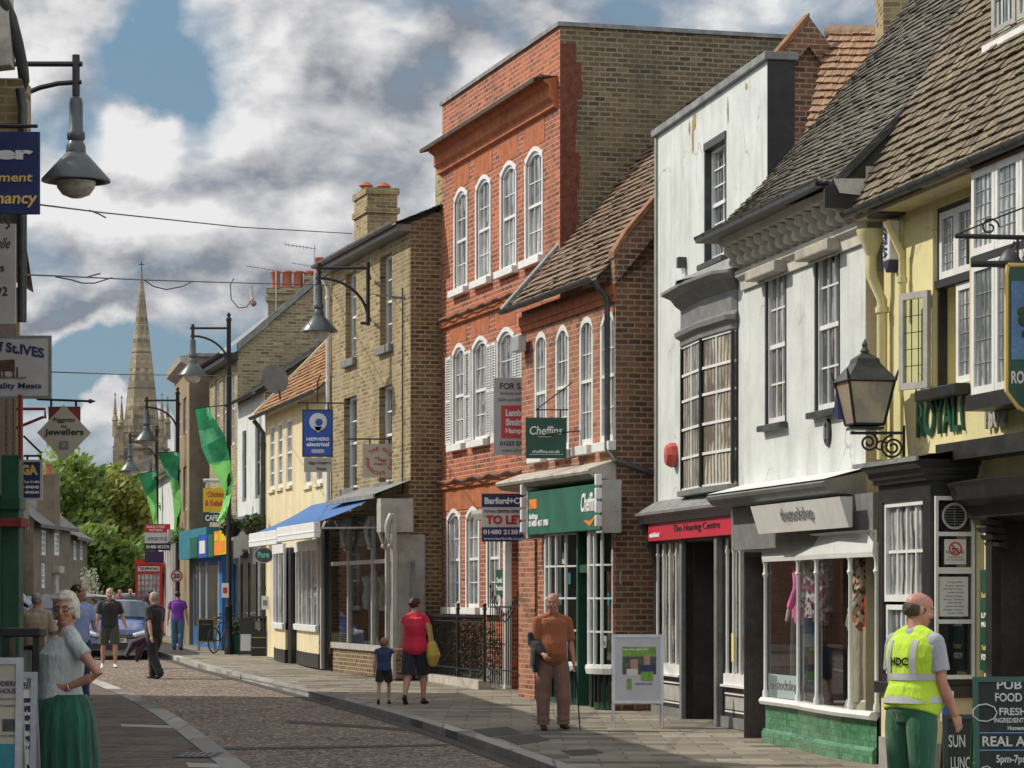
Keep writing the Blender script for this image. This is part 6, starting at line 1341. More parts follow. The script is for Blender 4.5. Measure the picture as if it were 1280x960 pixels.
ln_(t,w,hh,y,'Lyndsey Belle',-.0,.9,.72,.86,TXTK,.0,shear=.3); ln_(t,w,hh,y,'Jewellers',.05,.8,.50,.60,TXTK,.01); ln_(t,w,hh,y,'est. 1992',.05,.86,.28,.37,TXTK,.01)
t, w, hh, y = board('hanging_sign', 'pale butchers sign with a painted cow and the words of St.Ives Quality Meats', 'hanging sign', (-55,64,420,498), 36, SGNG, LEAD)
text(t,'BUTCHERS of St.IVES',-w*.35,w*.93,hh*.64,hh*.80,y-.003,NAVY,.03,arc=hh*.12)
ln_(t,w,hh,y,'Fine Quality Meats',.12,.90,.13,.25,NAVY,.02)
b = MB(); k = hh; b.limb([(w*.44,y-.004,k*.52),(w*.62,y-.004,k*.53)], [(.07,.004),(.075,.004)], 8)
for x_ in (.46,.50,.60,.64): b.box(w*x_,w*x_+.02,y-.008,y-.003,k*.33,k*.5)
b.box(w*.30,w*.36,y-.008,y-.003,k*.50,k*.62); b.build('painted_cow', M('cow_brown', (.10,.06,.03), .7, .4, 20, 0), t); b = MB(); b.limb([(w*.4,y-.0035,k*.34),(w*.74,y-.0035,k*.33)], [(.02,.002),(.012,.002)], 8); b.build('painted_grass', M('cow_grass', (.25,.22,.12), .7, .3, 20, 0), t)
# diamond sign
o = at(80,541,38); t = thing('hanging_sign', 'diamond shaped stone-coloured jewellers sign hanging from an arrow bar', 'hanging sign', o, 0); S = 38/FP
b = MB(); b.prism([(-33.5*S,0),(0,-35*S),(33.5*S,0),(0,35*S)], -.02, .02, axis='y'); b.build('board', SGNC, t); b = MB(); b.box(-20*S, 20*S, .03, .05, -2*S, 33*S); b.build('backing', M('dull_red_paint', (.2,.04,.03)), t)
text(t,'Piggotts',-13*S,14*S,12*S,19*S,-.025,TXTK,.01); text(t,'the',-3*S,4*S,6.5*S,10*S,-.025,TXTK,.0); text(t,'Jewellers',-24*S,25*S,-5*S,5*S,-.025,TXTK,.02); b = MB(); b.box(-6*S,6*S,-.024,-.021,-21*S,-10*S); b.box(-5*S,5*S,-.026,-.0245,-20*S,-11*S)
b.build('number_frame', TXTG, t); text(t,'7',-2*S,2.5*S,-18.5*S,-13*S,-.028,SGNC,.02)
arm(t, [[(-34*S,0,42*S),(32*S,0,39.5*S)],[(-16*S,0,41*S),(-16*S,0,33*S)],[(15*S,0,40*S),(15*S,0,33*S)]]); b = MB(); b.lathe([(0,-.03),(.035,0),(0,.09)], (0,0,0), 8, axis='x'); q = b.build('arrow_tip', BRN, t); q.location = (32*S,0,39.5*S)
arm(t, [[(-60*S,.02,30*S),(-24*S,.02,30*S),(-24*S,.02,18*S)],[(-60*S,.02,6*S),(-26*S,.02,20*S)]], .02, 'side_bracket', MATS['dull_red_paint'])
t, w, hh, y = board('hanging_sign', 'blue hanging sign with yellow name, white disc and telephone numbers', 'hanging sign', (6,53,575,625), 41, NAVY, SGNG)
ln_(t,w,hh,y,'MEGA',.1,.88,.62,.88,TXTY,.06,shear=-.1); ln_(t,w,hh,y,'Tel: 01480',.52,.93,.42,.48,TXTW,.02); ln_(t,w,hh,y,'494545',.54,.92,.28,.36,TXTW,.04); ln_(t,w,hh,y,'494544',.54,.92,.15,.23,TXTW,.04)
b = MB(); b.lathe([(0,-.004),(hh*.22,-.004),(hh*.22,0)], (w*.28,y,hh*.32), 20, axis='y'); b.build('white_disc', SGNW, t); arm(t, [[(w*.5,0,hh+.06),(w*.97,0,hh+.06)],[(w*.5,0,hh+.35),(w*.97,0,hh+.1)],[(w*.6,0,hh+.06),(w*.6,0,hh)],[(w*.95,0,hh+.06),(w*.95,0,hh)]])
# estate agents' boards and shop signs on the right
t, w, hh, y = board('sale_board', 'white and red FOR SALE board on the orange brick house', 'for sale board', (617,664,472,569), 47.4, SGNG)
for a in (('FOR SALE',.17,1.05,.85,.93,TXTK,.01),('(Business unaffected)',.17,1.0,.775,.815,TXTG,.01),('3,038 sq.ft (282 sq.m)',.11,1.0,.69,.735,TXTG,.01),('01223 276336',.17,1.05,.125,.18,TXTK,.02),('www.lsh.co.uk',.2,1.0,.045,.085,TXTG,.01)): ln_(t,w,hh,y,*a)
panel(t,w,hh,y,.2,.99,.22,.64,REDS,'red_panel')
for q, s_ in enumerate(('Lambert','Smith','Hampton')): ln_(t,w,hh,y-.004,s_,.32,.98 if q != 1 else .82,.50-.12*q,.59-.12*q,TXTW,.045)
t, w, hh, y = board('hanging_sign', 'dark green square estate agency sign hanging in front of the arched windows', 'hanging sign', (657,708,522,573), 43.3, DGSG)
ln_(t,w,hh,y,'Cheffins',.1,.9,.58,.79,TXTW,.01,shear=.15); ln_(t,w,hh,y,'cheffins.co.uk',.16,.84,.13,.21,TXTW,.02); b = MB(); b.box(w*.3,w*.62,y-.004,y,hh*.52,hh*.535); b.build('gold_line', TXTY, t); b = MB(); b.box(w*.08,w*.92,y-.004,y,hh*.09,hh*.10); b.build('white_line', TXTW, t)
arm(t, [[(w*.25,0,hh+.12),(w*1.05,0,hh+.12)],[(w*.25,0,hh+.12),(w*1.15,.1,hh+.55)],[(w*.3,0,hh+.12),(w*.3,0,hh)],[(w*.85,0,hh+.12),(w*.85,0,hh)],[(w*.5,-.05,hh*.58),(w*1.75,.0,hh*.72)],[(w*1.75,0,hh*.72),(w*1.9,.3,hh*.6)],[(w*1.1,0,0),(w*1.9,.3,hh*.3)],[(w*1.2,0,-.3),(w*1.9,.3,hh*.5)]], .010)
t, w, hh, y = board('letting_board', 'navy and white TO LET board beside the green shopfront', 'to let board', (602,655,617,677), 47.8, SGNW)
panel(t,w,hh,y,.0,1,.72,1,NAVY,'navy_band'); panel(t,w,hh,y,.0,1,0,.30,NAVY,'navy_band'); ln_(t,w,hh,y-.003,'Barford+Co',.07,1.0,.78,.92,TXTW,.05); ln_(t,w,hh,y,'TOWN CENTRE OFFICES',.05,1.0,.60,.66,TXTK,.02); ln_(t,w,hh,y,'TO LET',.10,1.0,.36,.55,TXTR,.05); ln_(t,w,hh,y-.003,'01480 213811',.04,1.0,.15,.25,TXTW,.04); ln_(t,w,hh,y-.003,'www.barfords.co.uk',.05,1.0,.04,.09,TXTW,.02)
t, w, hh, y = board('hanging_sign', 'blue electrical shop hanging sign with round white face emblem', 'hanging sign', (378,416,512,571), 60, ROYB, GUT)
ln_(t,w,hh,y,'HEPHERS',.14,.88,.34,.41,TXTW,.04); ln_(t,w,hh,y,'electrical',.14,.88,.22,.31,TXTW,.04); b = MB(); b.lathe([(0,-.006),(.19,-.006),(.19,0)], (w*.52,y,hh*.74), 20, axis='y'); b.prism([(w*.38,hh*.64),(w*.52,hh*.5),(w*.66,hh*.64)], y-.006, y, axis='y'); b.build('white_emblem', SGNW, t)
b = MB(); b.lathe([(0,-.01),(.08,-.01),(.08,-.006)], (w*.55,y,hh*.73), 12, axis='y'); b.build('emblem_centre', ROYB, t); b = MB(); b.box(w*.3,w*.72,y-.004,y,hh*.08,hh*.16); b.build('pale_badge', SGNG, t); arm(t, [[(-.1,0,hh+.15),(w+1.6,0,hh+.12)],[(.1,0,hh+.15),(.1,0,hh)],[(w-.1,0,hh+.15),(w-.1,0,hh)],[(w*.5,0,hh+.15),(w*.5,0,hh+.6),(w*.6,0,hh+.75)]])
arm(t, [[(w+.3,0,hh+.2),(w+.9,0,hh+.45),(w+1.4,0,hh+.9),(w+1.6,0,hh+1.5)],[(w+1.6,0,hh+.12),(w+1.6,0,hh+1.5)], [(w+.9+.12*math.cos(k*.7),0,hh+.33+.12*math.sin(k*.7)) for k in range(9)], [(w+1.45+.12*math.cos(k*.7),0,hh+.75+.12*math.sin(k*.7)) for k in range(9)]], .012, 'scrollwork')
t, w, hh, y = board('hanging_sign', 'small cream sign with cursive words hung below the blue electrical sign', 'hanging sign', (380,415,572,590), 60, SGNC); ln_(t,w,hh,y,'Ziggy Dragon\'s',.15,.95,.5,.75,TXTK,.0,shear=.3); ln_(t,w,hh,y,'House',.45,.8,.12,.35,TXTK,.0,shear=.3)
t, w, hh, y = board('hanging_sign', 'square stone-coloured clothes exchange sign with words set in a ring', 'hanging sign', (453,496,555,597), 56.5, SGNC)
ringtext(t,'THE CLOTHES EXCHANGE ',w/2,hh/2,w*.31,w*.10,y-.004,TXTR,135,-225); ln_(t,w,hh,y,'at',.36,.5,.56,.62,TXTR,.01,shear=.3); ln_(t,w,hh,y,'Ziggy',.44,.72,.47,.56,TXTR,.01,shear=.3); ln_(t,w,hh,y,'Dragon\'s',.34,.70,.36,.45,TXTR,.01,shear=.3); arm(t, [[(-.3,0,hh+.1),(w+.12,0,hh+.1)],[(w+.1,0,hh+.3),(w+.1,0,-.1)],[(.15,0,hh+.1),(.15,0,hh)],[(w-.15,0,hh+.1),(w-.15,0,hh)]])
t, w, hh, y = board('hanging_sign', 'yellow chicken and kebab sign with green cafe panel below', 'hanging sign', (254,281,610,640), 76, YSG)
ln_(t,w,hh,y,'Chicken',.2,.95,.62,.86,MATS['red_lettering'],.02); ln_(t,w,hh,y,'& Kebab',.1,.95,.25,.50,MATS['red_lettering'],.02); b = MB(); b.box(-.0,w*.75,-.02,.02,-.28,-.02); b.build('green_panel', DGSG, t); text(t,'CAFE',w*.1,w*.7,-.24,-.08,-.026,TXTW,.03); arm(t, [[(0,0,hh+.2),(w,0,hh+.2)],[(w*.2,0,hh+.2),(w*.2,0,hh)]], .05, 'bracket', SGNG)
o = at(330,694,69.5); t = thing('hanging_sign', 'small dark oval sign lettered Pure with pale rim', 'hanging sign', o, 0); b = MB(); b.lathe([(0,-.02),(.25,-.02),(.25,.02),(0,.02)], (0,0,0), 24, axis='y'); q = b.build('board', GUT, t); q.scale = (1,1,.8); b = MB(); b.lathe([(.225,-.026),(.245,-.026)], (0,0,0), 24, axis='y', cap=False); q = b.build('rim', SGNG, t); q.scale = (1,1,.8); text(t,'Pure',-.15,.13,-.06,.09,-.03,M('turquoise_lettering', (.15,.5,.5), .5, .05, 3, 0),.03)
t, w, hh, y = board('letting_board', 'small red, white and black offices to let board above the phone box', 'to let board', (181,213,655,688), 92, SGNW)
panel(t,w,hh,y,0,1,.68,1,TXTR,'red_band'); panel(t,w,hh,y,0,1,.0,.27,TXTK,'black_band'); ln_(t,w,hh,y-.003,'BARKER STOREY\nMATTHEWS',.08,.8,.72,.94,TXTW,.02); ln_(t,w,hh,y,'OFFICES TO LET',.1,.95,.38,.50,TXTG,.03); ln_(t,w,hh,y-.003,'01480 451578',.06,.96,.07,.2,TXTW,.03); b = MB(); b.box(.0,w*.75,-.02,.02,-.4,-.03); b.build('plum_panel', PUR, t)
o = at(221,720,83.8); t = thing('speed_sign', 'round twenty mile speed limit sign on the second lamp post', 'road sign', o, 0); b = MB(); b.lathe([(0,-.02),(.18,-.02),(.18,.02),(0,.02)], (0,0,0), 20, axis='y'); b.build('disc', SGNW, t); b = MB(); b.lathe([(.135,-.026),(.18,-.026)], (0,0,0), 20, axis='y', cap=False); b.build('red_ring', TXTR, t); text(t,'20',-.10,.10,-.07,.08,-.03,TXTK,.04)
for lab, x, y0, y1, Y in (('small white poster tied to the nearest lamp post', 281, 729, 747, 71.7), ('white notice on the white shop wall behind the bins', 331, 745, 762, 70)): 
    t, w, hh, y = board('poster', lab, 'poster', (x-4,x+5,y0,y1), Y, SGNW, th=.02); panel(t,w,hh,y,.2,.8,.3,.7,MATS['red_lettering'] if x < 300 else TXTG)
# hanging baskets
def basket(lab, x, y, Y, lm): o = at(x,y,Y); t = thing('hanging_basket', lab, 'hanging basket', o, 0); b = MB(); leafcloud(b, (0,0,.05), (.33,.33,.28), 420, .06, R, .3); b.build('foliage', lm, t, recalc=False); b = MB(); b.lathe([(0,-.25),(.18,-.2),(.27,0)], (0,0,0), 12); b.build('basket', DKW, t); b = MB(); b.tube([(0,0,0),(0,0,.5)], .01, 5); b.build('chain', BRN, t)
basket('green hanging basket just right of the nearest lamp post', 289, 660, 72.5, LFD); basket('green hanging basket in front of the grey shopfront', 316, 658, 70, LFD); basket('brownish hanging basket on the second lamp post', 228, 674, 83.6, LFG)
# ------------------------------------------------------------------ phone box
o = gpt(188, 806, .0); o = Vector((at(188,0,95).x, 95, G(95))); t = thing('phone_box', 'red telephone box beside the white columns', 'phone box', o, 0); PR = M('phone_box_red', (.50,.03,.012), .4, .12, 3, .03)
b = MB(); w = .45; b.box(-w,w,-w,w,0,.12); 
for sx in (-1,1):
    for sy in (-1,1): b.box(sx*w-(.09 if sx>0 else 0), sx*w+(.09 if sx<0 else 0), sy*w-(.09 if sy>0 else 0), sy*w+(.09 if sy<0 else 0), .12, 2.1)
b.box(-w,w,-w,w,2.1,2.42); b.box(-w-.04,w+.04,-w-.04,w+.04,2.40,2.46); b.build('body', PR, t); b = MB(); n = 10
b.prism([(w*math.cos(math.pi*k/n)*1.02, 2.46+.17*math.sin(math.pi*k/n)) for k in range(n+1)], -w, w, axis='y'); b.build('domed_roof', PR, t)
b = MB(); b.box(-.36,.36,-w-.012,-w-.002,2.18,2.34); b.build('sign_panel', SGNW, t); text(t,'TELEPHONE',-.32,.32,2.21,2.31,-w-.016,TXTK,.03)
b = MB(); b.box(-.355,.355,-w+.03,-w+.05,.5,2.08); b.build('pane', MATS['pane_net'], t); b = MB()
for k in range(9): z = .5+k*1.58/8; b.box(-.358,.358,-w+.01,-w+.028,z-.012,z+.012)
for x in (-.24,.24): b.box(x-.012,x+.012,-w+.008,-w+.0285,.5,2.08)
b.box(-.36,.36,-w+.005,-w+.06,.12,.5); b.build('glazing_bars', PR, t)
# ------------------------------------------------------------------ A-boards, bins, bicycle
def aboard(lab, x0, x1, y0, y1, Y, m, frame, lean=.12, mat_legs=None, rz=0, grp=None):
    g = G(Y); a = at(x0, 745, Y); c = at(x1, 745, Y); t = thing('pavement_board', lab, 'pavement board', ((a.x+c.x)/2, Y, g), rz); w = (c.x-a.x); z0, z1 = at(0,y1,Y).z-g, at(0,y0,Y).z-g
    k = lean/(z1) if z1 else 0; fn = lambda p: Vector((p.x-w/2, p.y+p.z*k-lean, p.z))
    b = MB(); b.box(.03, w-.03, -.012, .012, z0+.03, z1-.03); b.v = [fn(v) for v in b.v]; b.build('panel', m, t)
    b = MB(); e = .04; b.box(0,w,-.022,.022,z0,z0+e); b.box(0,w,-.022,.022,z1-e,z1); b.box(0,e,-.0221,.0221,z0+e,z1-e); b.box(w-e,w,-.0221,.0221,z0+e,z1-e)
    b.v = [fn(v) for v in b.v]; b.build('frame', frame, t)
    for x in (.02, w-.02): b = MB(); b.tube([fn(Vector((x,0,z1-.05))), fn(Vector((x,0,z0)))+Vector((0,0,0)), (x-w/2,-lean,0)], .016, 6); b.build('leg', frame, t); b = MB(); b.tube([(x-w/2,0,z1-.06),(x-w/2,.32,0)], .015, 6); b.build('leg', frame, t)
    b = MB(); b.quad((.05-w/2,.02,z1-.08),(w-.05-w/2,.02,z1-.08),(w-.05-w/2,.02+.24*(1-z0/z1),z0+.1),(.05-w/2,.02+.24*(1-z0/z1),z0+.1)); b.build('rear_panel', frame, t, recalc=False)
    return t, w, z1, z0, fn
t, w, z1, z0, fn = aboard('silver framed pavement board with green picture poster outside the hearing shop', 765, 829, 793, 879, 36.8, M('poster_white', (.52,.52,.55), .3, .05, 3, 0), ALU)
def fp(x0, x1, za, zb, m, nm='printed_patch', yy=-.016): b = MB(); b.box(w*x0, w*x1, yy, -.0125, z0+(z1-z0)*za, z0+(z1-z0)*zb); b.v = [fn(v) for v in b.v]; b.build(nm, m, t)
LG = M('lime_print', (.20,.42,.04), .4, .3, 12, 0); fp(.2,.86,.68,.82,LG); fp(.2,.86,.42,.68,M('photo_dark', (.07,.09,.07), .4, .6, 14, 0),'photo_print'); fp(.36,.5,.46,.64,SKIN,'printed_face',-.018); fp(.62,.74,.52,.70,SKIN,'printed_face',-.018); fp(.55,.84,.44,.56,NAVY,'printed_jumper',-.0185); fp(.28,.5,.40,.50,SGNW,'printed_shirt',-.0185); fp(.56,.8,.33,.46,LG,'printed_leaf',-.0195); fp(.28,.38,.2,.36,LG,'printed_bottle',-.018)
text(t,'HEARING CARE',w*.44,w*.78,z0+(z1-z0)*.27,z0+(z1-z0)*.30,-.016,TXTG,.02,fn=fn); text(t,'Hear every word again',w*.22,w*.7,z0+(z1-z0)*.76,z0+(z1-z0)*.80,-.018,TXTW,.02,fn=fn)
t, w, z1, z0, fn = aboard('green chalkboard in pale wooden frame by the blue cafe', 247, 269, 773, 803, 75.5, CHALK, WOOD); text(t,'today',w*.2,w*.8,z0+(z1-z0)*.7,z0+(z1-z0)*.8,-.016,TXTG,.0,fn=fn)
t, w, z1, z0, fn = aboard('cream pavement board with rounded silver frame at the bottom left corner', -32, 29, 822, 975, 17.3, SGNC, ALU, .1)
for s_, a_, b_, za, zb, m_ in (('A MODERN',.2,.92,.77,.81,NAVY),('COFFEE HOUSE',.1,.92,.71,.75,NAVY),('freshly ground here',.3,.92,.655,.675,TXTG),('all day breakfast',.3,.9,.60,.62,TXTG),('lunch and cakes',.4,.9,.36,.38,TXTG)): text(t,s_,w*a_,w*b_,z0+(z1-z0)*za,z0+(z1-z0)*zb,-.016,m_,.01,fn=fn)
fp(.04,.96,.04,.30,TEAL,'teal_panel'); fp(.6,.96,.40,.50,M('coffee_photo', (.06,.08,.07), .5, .6, 14, 0),'photo_print')
t, w, z1, z0, fn = aboard('white and purple pavement board standing half behind the woman in the skirt', 8, 47, 840, 975, 18.6, SGNW, ALU, .1)
text(t,'elle',w*.5,w*.95,z0+(z1-z0)*.84,z0+(z1-z0)*.94,-.016,TXTK,.01,shear=.2,fn=fn); fp(.1,.96,.46,.76,PUR,'purple_panel')
for s_, za in (('repairs',.68),('sales',.60),('hair',.52)): text(t,s_,w*.5,w*.9,z0+(z1-z0)*za,z0+(z1-z0)*(za+.045),-.018,TXTW,.02,fn=fn)
for s_, za in (('OPEN',.36),('very day',.28),('PM',.1)): text(t,s_,w*.5,w*.92,z0+(z1-z0)*za,z0+(z1-z0)*(za+.05),-.016,TXTK,.04,fn=fn)
t, w, z1, z0, fn = aboard('large chalkboard with white pub food lettering at the bottom right corner', 1216, 1300, 846, 1000, 22.5, CHALK, DGSG, .12)
CH = M('chalk', (.55,.57,.56), .9, .2, 30, 0); CB = M('blue_chalk', (.15,.35,.6), .9, .2, 30, 0)
for s_, x0_, x1_, za, zb, m_ in (('PUB',.35,.72,.90,.97,CH),('FOOD',.32,.72,.80,.87,CH),('FRESH',.38,.78,.69,.75,CH),('INGREDIENTS',.3,.78,.63,.67,CH),('Homemade',.5,.85,.57,.605,CH),('REAL ALE',.12,.95,.44,.52,CH),('5pm-7pm',.32,.8,.29,.37,CH),('HAPPY HOUR',.28,.95,.12,.19,CH)): text(t,s_,w*x0_,w*x1_,z0+(z1-z0)*za,z0+(z1-z0)*zb,-.016,m_,.02,fn=fn)
fp(.08,.95,.545,.552,CB,'chalk_line'); fp(.08,.95,.405,.412,CB,'chalk_line'); fp(.04,.055,.3,.7,CB,'chalk_line')
b = MB(); b.tube([fn(Vector((w*.16+.07*math.cos(k*.7)*1.4,-.02,z0+(z1-z0)*.71+.07*math.sin(k*.7)))) for k in range(10)], .006, 5); b.build('chalk_drawing', CH, t); b = MB(); b.tube([fn(Vector((w*.17+.05*math.cos(k*.7)*1.2,-.02,z0+(z1-z0)*.20+.08*math.sin(k*.7)))) for k in range(10)], .006, 5); b.build('chalk_drawing', CH, t)
t, w, z1, z0, fn = aboard('black arched chalkboard lettered SUN LUNCH beside the yellow-vested man', 1178, 1222, 893, 990, 24.3, CHALK, DKW, .1)
text(t,'SUN',w*.15,w*.62,z0+(z1-z0)*.58,z0+(z1-z0)*.74,-.016,CH,.01,fn=fn); text(t,'LUNCH',w*.2,w*.9,z0+(z1-z0)*.30,z0+(z1-z0)*.46,-.016,CH,.01,fn=fn)
t, w, hh, y = board('poster', 'small blue and white poster leaning on the pub wall behind the chalkboard', 'poster', (1176,1192,864,902), 26.3, SGNW); panel(t,w,hh,y,.1,.9,.1,.9,ROYB)
def bin_(lab, x0, x1, y0, Y, m): 
    a, c = at(x0,y0,Y), at(x1,y0,Y); g = G(Y); t = thing('litter_bin', lab, 'bin', (a.x,Y,g), 0); w = c.x-a.x; H = a.z-g; b = MB()
    b.box(.02,w-.02,.02,w*.8,0,H*.62); b.build('body', m, t, bevel=.01)
    for x in (0,w-.05): b = MB(); b.box(x,x+.05,0,w*.8+.02,H*.6,H-.06); b.build('side_post', m, t)
    b = MB(); b.box(-.02,w+.02,-.02,w*.84,H-.07,H); b.build('lid', m, t, bevel=.012); b = MB(); b.box(0,w,-.004,.016,H*.45,H*.475); b.box(0,w,-.004,.016,H*.2,H*.22); b.build('gold_band', M('worn_gold', (.35,.27,.1), .5, .2, 4, 0), t); b = MB(); b.box(.1,w-.1,.2,.24,H*.66,H*.88); b.build('inner_liner', SGNG, t)
bin_('black slotted litter bin at the left edge behind the silver board', 4, 49, 785, 22, DKW); bin_('black square litter bin with pale bands outside the cream shop', 313, 338, 770, 70.5, M('bin_black', (.02,.025,.02), .4, .2, 5, .05))
t, w, z1, z0, fn = aboard('black framed board with white notice next to the square litter bin', 299, 316, 772, 818, 71.2, DKW, DKW); text(t,' ',0,1,0,1,0,CH) if 0 else fp(.1,.9,.1,.55,SGNW,'notice_sheet')
def disc(b, c, r, tr=.015): b.tube([(c[0]+r*math.cos(k*math.pi/10), c[1], c[2]+r*math.sin(k*math.pi/10)) for k in range(21)], tr, 5)
o = Vector((at(279,0,73).x, 73, G(73))); t = thing('bicycle', 'black bicycle leaning on the nearest lamp post', 'bicycle', o, math.radians(68))
for x in (-.5,.5): b = MB(); disc(b, (x,0,.34), .32, .02); [b.tube([(x,0,.34),(x+.31*math.cos(k),0,.34+.31*math.sin(k))], .003, 3) for k in range(12)]; b.build('wheel', BRN, t)
b = MB(); [b.tube(q, .016, 6) for q in ([(-.5,0,.34),(-.15,0,.34)],[(-.15,0,.34),(-.25,0,.85)],[(-.15,0,.34),(.35,0,.82)],[(-.22,0,.78),(.35,0,.85)],[(-.5,0,.34),(-.22,0,.78)],[(.5,0,.34),(.35,0,.95)])]; b.build('frame', GUT, t); b = MB(); b.limb([(-.36,0,.92),(-.14,0,.93)], [(.03,.08),(.03,.03)], 8); b.build('saddle', DKW, t); b = MB(); b.tube([(.3,-.28,1.02),(.36,0,.98),(.3,.28,1.02)], .014, 6); b.build('handlebar', BRN, t)
t = thing('flower_planter', 'dark green planter tub by the bicycle and bins', 'planter', (at(294,0,72.3).x, 72.3, G(72)), 0); b = MB(); b.lathe([(.2,0),(.26,.5),(.28,.52)], (0,0,0), 12); b.build('tub', GRN, t); b = MB(); leafcloud(b, (0,0,.7), (.25,.25,.25), 260, .05, R, .3); b.build('foliage', LFD, t, recalc=False)
# ------------------------------------------------------------------ people
def remesh(name, mb, m, parent, vox=.009, smooth=5, fac=.5):
    me = mb.mesh(name); bm = bmesh.new(); bm.from_mesh(me); bmesh.ops.recalc_face_normals(bm, faces=bm.faces); bm.to_mesh(me); bm.free()
    o = bpy.data.objects.new(name, me); C.objects.link(o); r = o.modifiers.new('r', 'REMESH'); r.mode = 'VOXEL'; r.voxel_size = vox
    s = o.modifiers.new('s', 'SMOOTH'); s.factor = fac; s.iterations = smooth
    bpy.context.view_layer.update(); me2 = bpy.data.meshes.new_from_object(o.evaluated_get(bpy.context.evaluated_depsgraph_get()))
    bpy.data.objects.remove(o); me2.name = name; o = bpy.data.objects.new(name, me2); C.objects.link(o); o.parent = parent
    for p in me2.polygons: p.use_smooth = True
    me2.materials.clear(); me2.materials.append(m); return o
def cloth(name, col, var=.18, scale=7, folds=.5, dirt=None, stretch=(1,1,.35)):
    if name in MATS: return MATS[name]
    m, nt, b = nodes(name); co = coords(nt); n = ramp(nt, nz(nt, scale, 4, co, .6, stretch), .3, .7)
    nt.links.new(mixc(nt, n, tuple(v*(1-var) for v in col), tuple(min(1, v*(1+var)) for v in col)), b.inputs['Base Color']); b.inputs['Roughness'].default_value = .9
    b.inputs['Sheen Weight'].default_value = .2; bump(nt, b, nz(nt, 9, 4, co, .55, stretch), folds, .06); MATS[name] = m; return m
HEADP = [(-.118,.022,.030,-.055),(-.105,.038,.045,-.045),(-.08,.052,.062,-.03),(-.05,.060,.075,-.018),(-.02,.066,.086,-.008),(.01,.071,.093,0),(.04,.075,.097,.004),(.07,.070,.092,.006),(.095,.055,.072,.008),(.112,.030,.040,.008),(.118,.008,.010,.008)]
def d2(v, l): return Vector(v).normalized()*l
t_tors = {}
